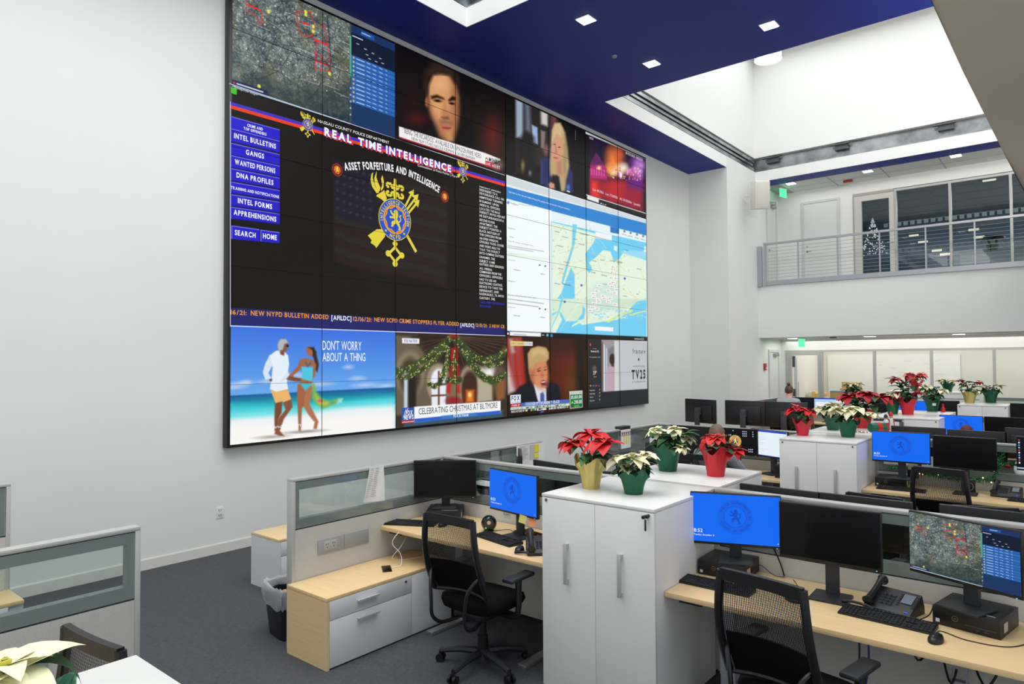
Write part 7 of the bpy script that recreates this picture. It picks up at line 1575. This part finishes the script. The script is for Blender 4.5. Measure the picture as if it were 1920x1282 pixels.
def person(label, loc, yaw, shirt, trousers, hairm, skin, bun=False, bald=False, lean=.06, hands=((-.22, -.45, .78), (.22, -.45, .78)), seat=.52, long_hair=False):
    """seated person facing local -y, hips at the origin above the seat"""
    t = thing('person', label, 'person', loc, yaw)
    hz = seat+.06
    V = [(0, .02, hz), (0, .0, hz+.16), (0, -lean, hz+.38), (0, -lean*1.4, hz+.50), (0, -lean*1.7, hz+.585), (0, -lean*2-.02, hz+.66), (0, -lean*2-.03, hz+.745)]
    R_ = [(.13, .10), (.105, .08), (.12, .08), (.07, .055), (.052, .052), (.075, .088), (.062, .075)]
    E_ = [(i, i+1) for i in range(6)]
    for s, (hx, hy, hzz) in ((-1, hands[0]), (1, hands[1])):
        sh = (s*.17, -lean*1.3, hz+.475); el = (s*.26, -.12, hz+.22) ; el = (s*.25, (sh[1]+hy)*.40, (sh[2]+hzz)*.5-.06)
        i = len(V); V += [sh, el, ((el[0]+hx)/2, (el[1]+hy)/2, (el[2]+hzz)/2), (hx, hy, hzz)]; R_ += [.045, .040, .036, .026]; E_ += [(3, i), (i, i+1), (i+1, i+2), (i+2, i+3)]
        pm = len(V); V.append((hx, hy-.06, hzz)); R_.append((.038, .016)); E_.append((i+3, pm))
        for f, (dx, L) in enumerate(((-.03, .07), (-.01, .085), (.012, .08), (.032, .062))):
            j = len(V); V += [(hx+dx, hy-.10, hzz-.002), (hx+dx*1.15, hy-.10-L*.5, hzz-.008), (hx+dx*1.2, hy-.10-L*.9, hzz-.026)]; R_ += [.010, .009, .0075]; E_ += [(pm, j), (j, j+1), (j+1, j+2)]
        j = len(V); V += [(hx-s*.035, hy-.035, hzz), (hx-s*.058, hy-.075, hzz-.01)]; R_ += [.011, .009]; E_ += [(i+3, j), (j, j+1)]
    for s in (-1, 1):
        i = len(V); V += [(s*.09, .0, hz-.02), (s*.13, -.42, hz-.03), (s*.13, -.44, .28), (s*.13, -.40, .09), (s*.13, -.56, .045)]; R_ += [.095, .065, .055, .042, .035]; E_ += [(0, i), (i, i+1), (i+1, i+2), (i+2, i+3), (i+3, i+4)]
    skinned('body', V, E_, R_, skin, t)
    # clothes: same skeleton, wider
    K = [0, 1, 2, 3]; V2 = [V[0], V[1], V[2], V[3], (0, V[3][1]-.012, V[3][2]+.06)]; R2 = [(.175, .145), (.165, .13), (.185, .14), (.15, .105), (.078, .072)]; E2 = [(0, 1), (1, 2), (2, 3), (3, 4)]
    for a in (7, 7+4+1+12+2):
        i = len(V2); V2 += [V[a], V[a+1], V[a+2], tuple(V[a+2][k]*.15+V[a+3][k]*.85 for k in range(3))]; R2 += [.092, .066, .056, .044]; E2 += [(3, i), (i, i+1), (i+1, i+2), (i+2, i+3)]
    skinned('shirt', V2, E2, R2, shirt, t)
    b0 = len(V)-10; V3 = [V[0]]; R3 = [(.165, .13)]; E3 = []
    for q in range(2):
        i = len(V3); k = b0+q*5; V3 += [V[k], V[k+1], V[k+2], V[k+3]]; R3 += [.11, .08, .07, .065]; E3 += [(0, i), (i, i+1), (i+1, i+2), (i+2, i+3)]
        MB().box(V[k+4][0]-.045, V[k+4][0]+.045, V[k+4][1]-.09, V[k+4][1]+.17, 0, .09, .03).build('shoe', BLK, t)
    skinned('trousers', V3, E3, R3, trousers, t)
    hx, hy, hzz = 0, -lean*2-.03, hz+.71
    MB().ball((0, hy-.098, hzz-.02), .017, (.8, 1.2, 1.3), 10).build('nose', skin, t, 80)
    for s in (-1, 1): MB().ball((s*.082, hy+.005, hzz-.005), .02, (.4, .8, 1.3), 10).build('ear', skin, t, 80); MB().ball((s*.03, hy-.083, hzz+.012), .011, (1.2, .7, .7), 10).build('eye', mat('eye_dark', (40, 30, 26), .3), t, 80)
    MB().ball((0, hy-.088, hzz-.058), .012, (2, .6, .5), 10).build('mouth', mat('lip', (176, 96, 88), .5), t, 80)
    rnd = random.Random(len(label)); b = MB(); n = 28; rings = []
    for j in range(11):
        ph = math.pi*.62*(j/10); ring = []
        for i in range(n):
            a = 2*math.pi*i/n; back = .5+.5*math.sin(a); k = ph*(.74+.42*back) if not bald else ph*(.55+.5*back)
            r = (.094 if not bald else .0905)*(1+.02*math.sin(i*5+j)); ring.append((r*.95*math.sin(k)*math.cos(a), hy+.012+r*1.12*math.sin(k)*math.sin(a), hzz+.012+r*1.18*math.cos(k)))
        rings.append(ring)
    b.ring_stack(list(reversed(rings)), cap=True)
    if bun: b.ball((0, hy+.05, hzz+.145), .034, (1.1, 1, .9), 12)
    if long_hair: b.ring_stack([[(.09*math.cos(a), hy+.03+.07*math.sin(a), hzz+.02) for a in [2*math.pi*i/16 for i in range(16)]], [(.10*math.cos(a), hy+.06+.055*math.sin(a), hzz-.12) for a in [2*math.pi*i/16 for i in range(16)]], [(.07*math.cos(a), hy+.09+.03*math.sin(a), hzz-.24) for a in [2*math.pi*i/16 for i in range(16)]]])
    b.build('hair', hairm, t, 80)
    return t
HB = mat('brown_hair', (92, 66, 46), .6, noise=.3, nscale=60); HD = mat('dark_hair', (52, 38, 32), .6, noise=.3, nscale=60); HR = mat('dark_red_hair', (92, 34, 30), .6); HG = mat('short_grey_brown_hair', (112, 92, 74), .7, noise=.3, nscale=60)
GS = mat('grey_shirt', (134, 138, 144), .9, noise=.1, nscale=30); GW = mat('grey_sweater', (176, 174, 180), .95, noise=.12, nscale=60); DT = mat('dark_trousers', (34, 36, 44), .9); BT = mat('black_top', (26, 26, 30), .9)
person('person in a grey shirt seated behind the flat-topped red poinsettia, facing the monitors', (7.30, 3.18, 0), 90, GS, DT, HG, SKIN, hands=((-.26, -.50, .78), (.30, -.42, .78)), seat=.49, bald=True)
person('person in a grey sweater seated with back turned at the far partition', (14.85, 4.79, 0), 92, GW, DT, HB, SKIN2, bun=True, hands=((-.3, -.45, .80), (.3, -.45, .80)), seat=.67, lean=.08)
person('person in black whose head covers part of the blue third row monitor', (11.1, 1.22, 0), 90, BT, DT, HR, SKIN2, seat=.30, lean=.05, hands=((-.2, -.4, .8), (.2, -.4, .8)))
person('person in black glimpsed behind the cream poinsettias of the second row', (9.78, 2.86, 0), -90, BT, DT, HB, SKIN2, long_hair=True, seat=.50, hands=((-.2, -.4, .8), (.2, -.4, .8)))
person('person in white beyond the garland, only an elbow visible', (9.78, .30, 0), -90, mat('white_shirt', (226, 226, 228), .9), DT, HD, SKIN2, seat=.48, hands=((-.2, -.45, .8), (.24, -.45, .8)))
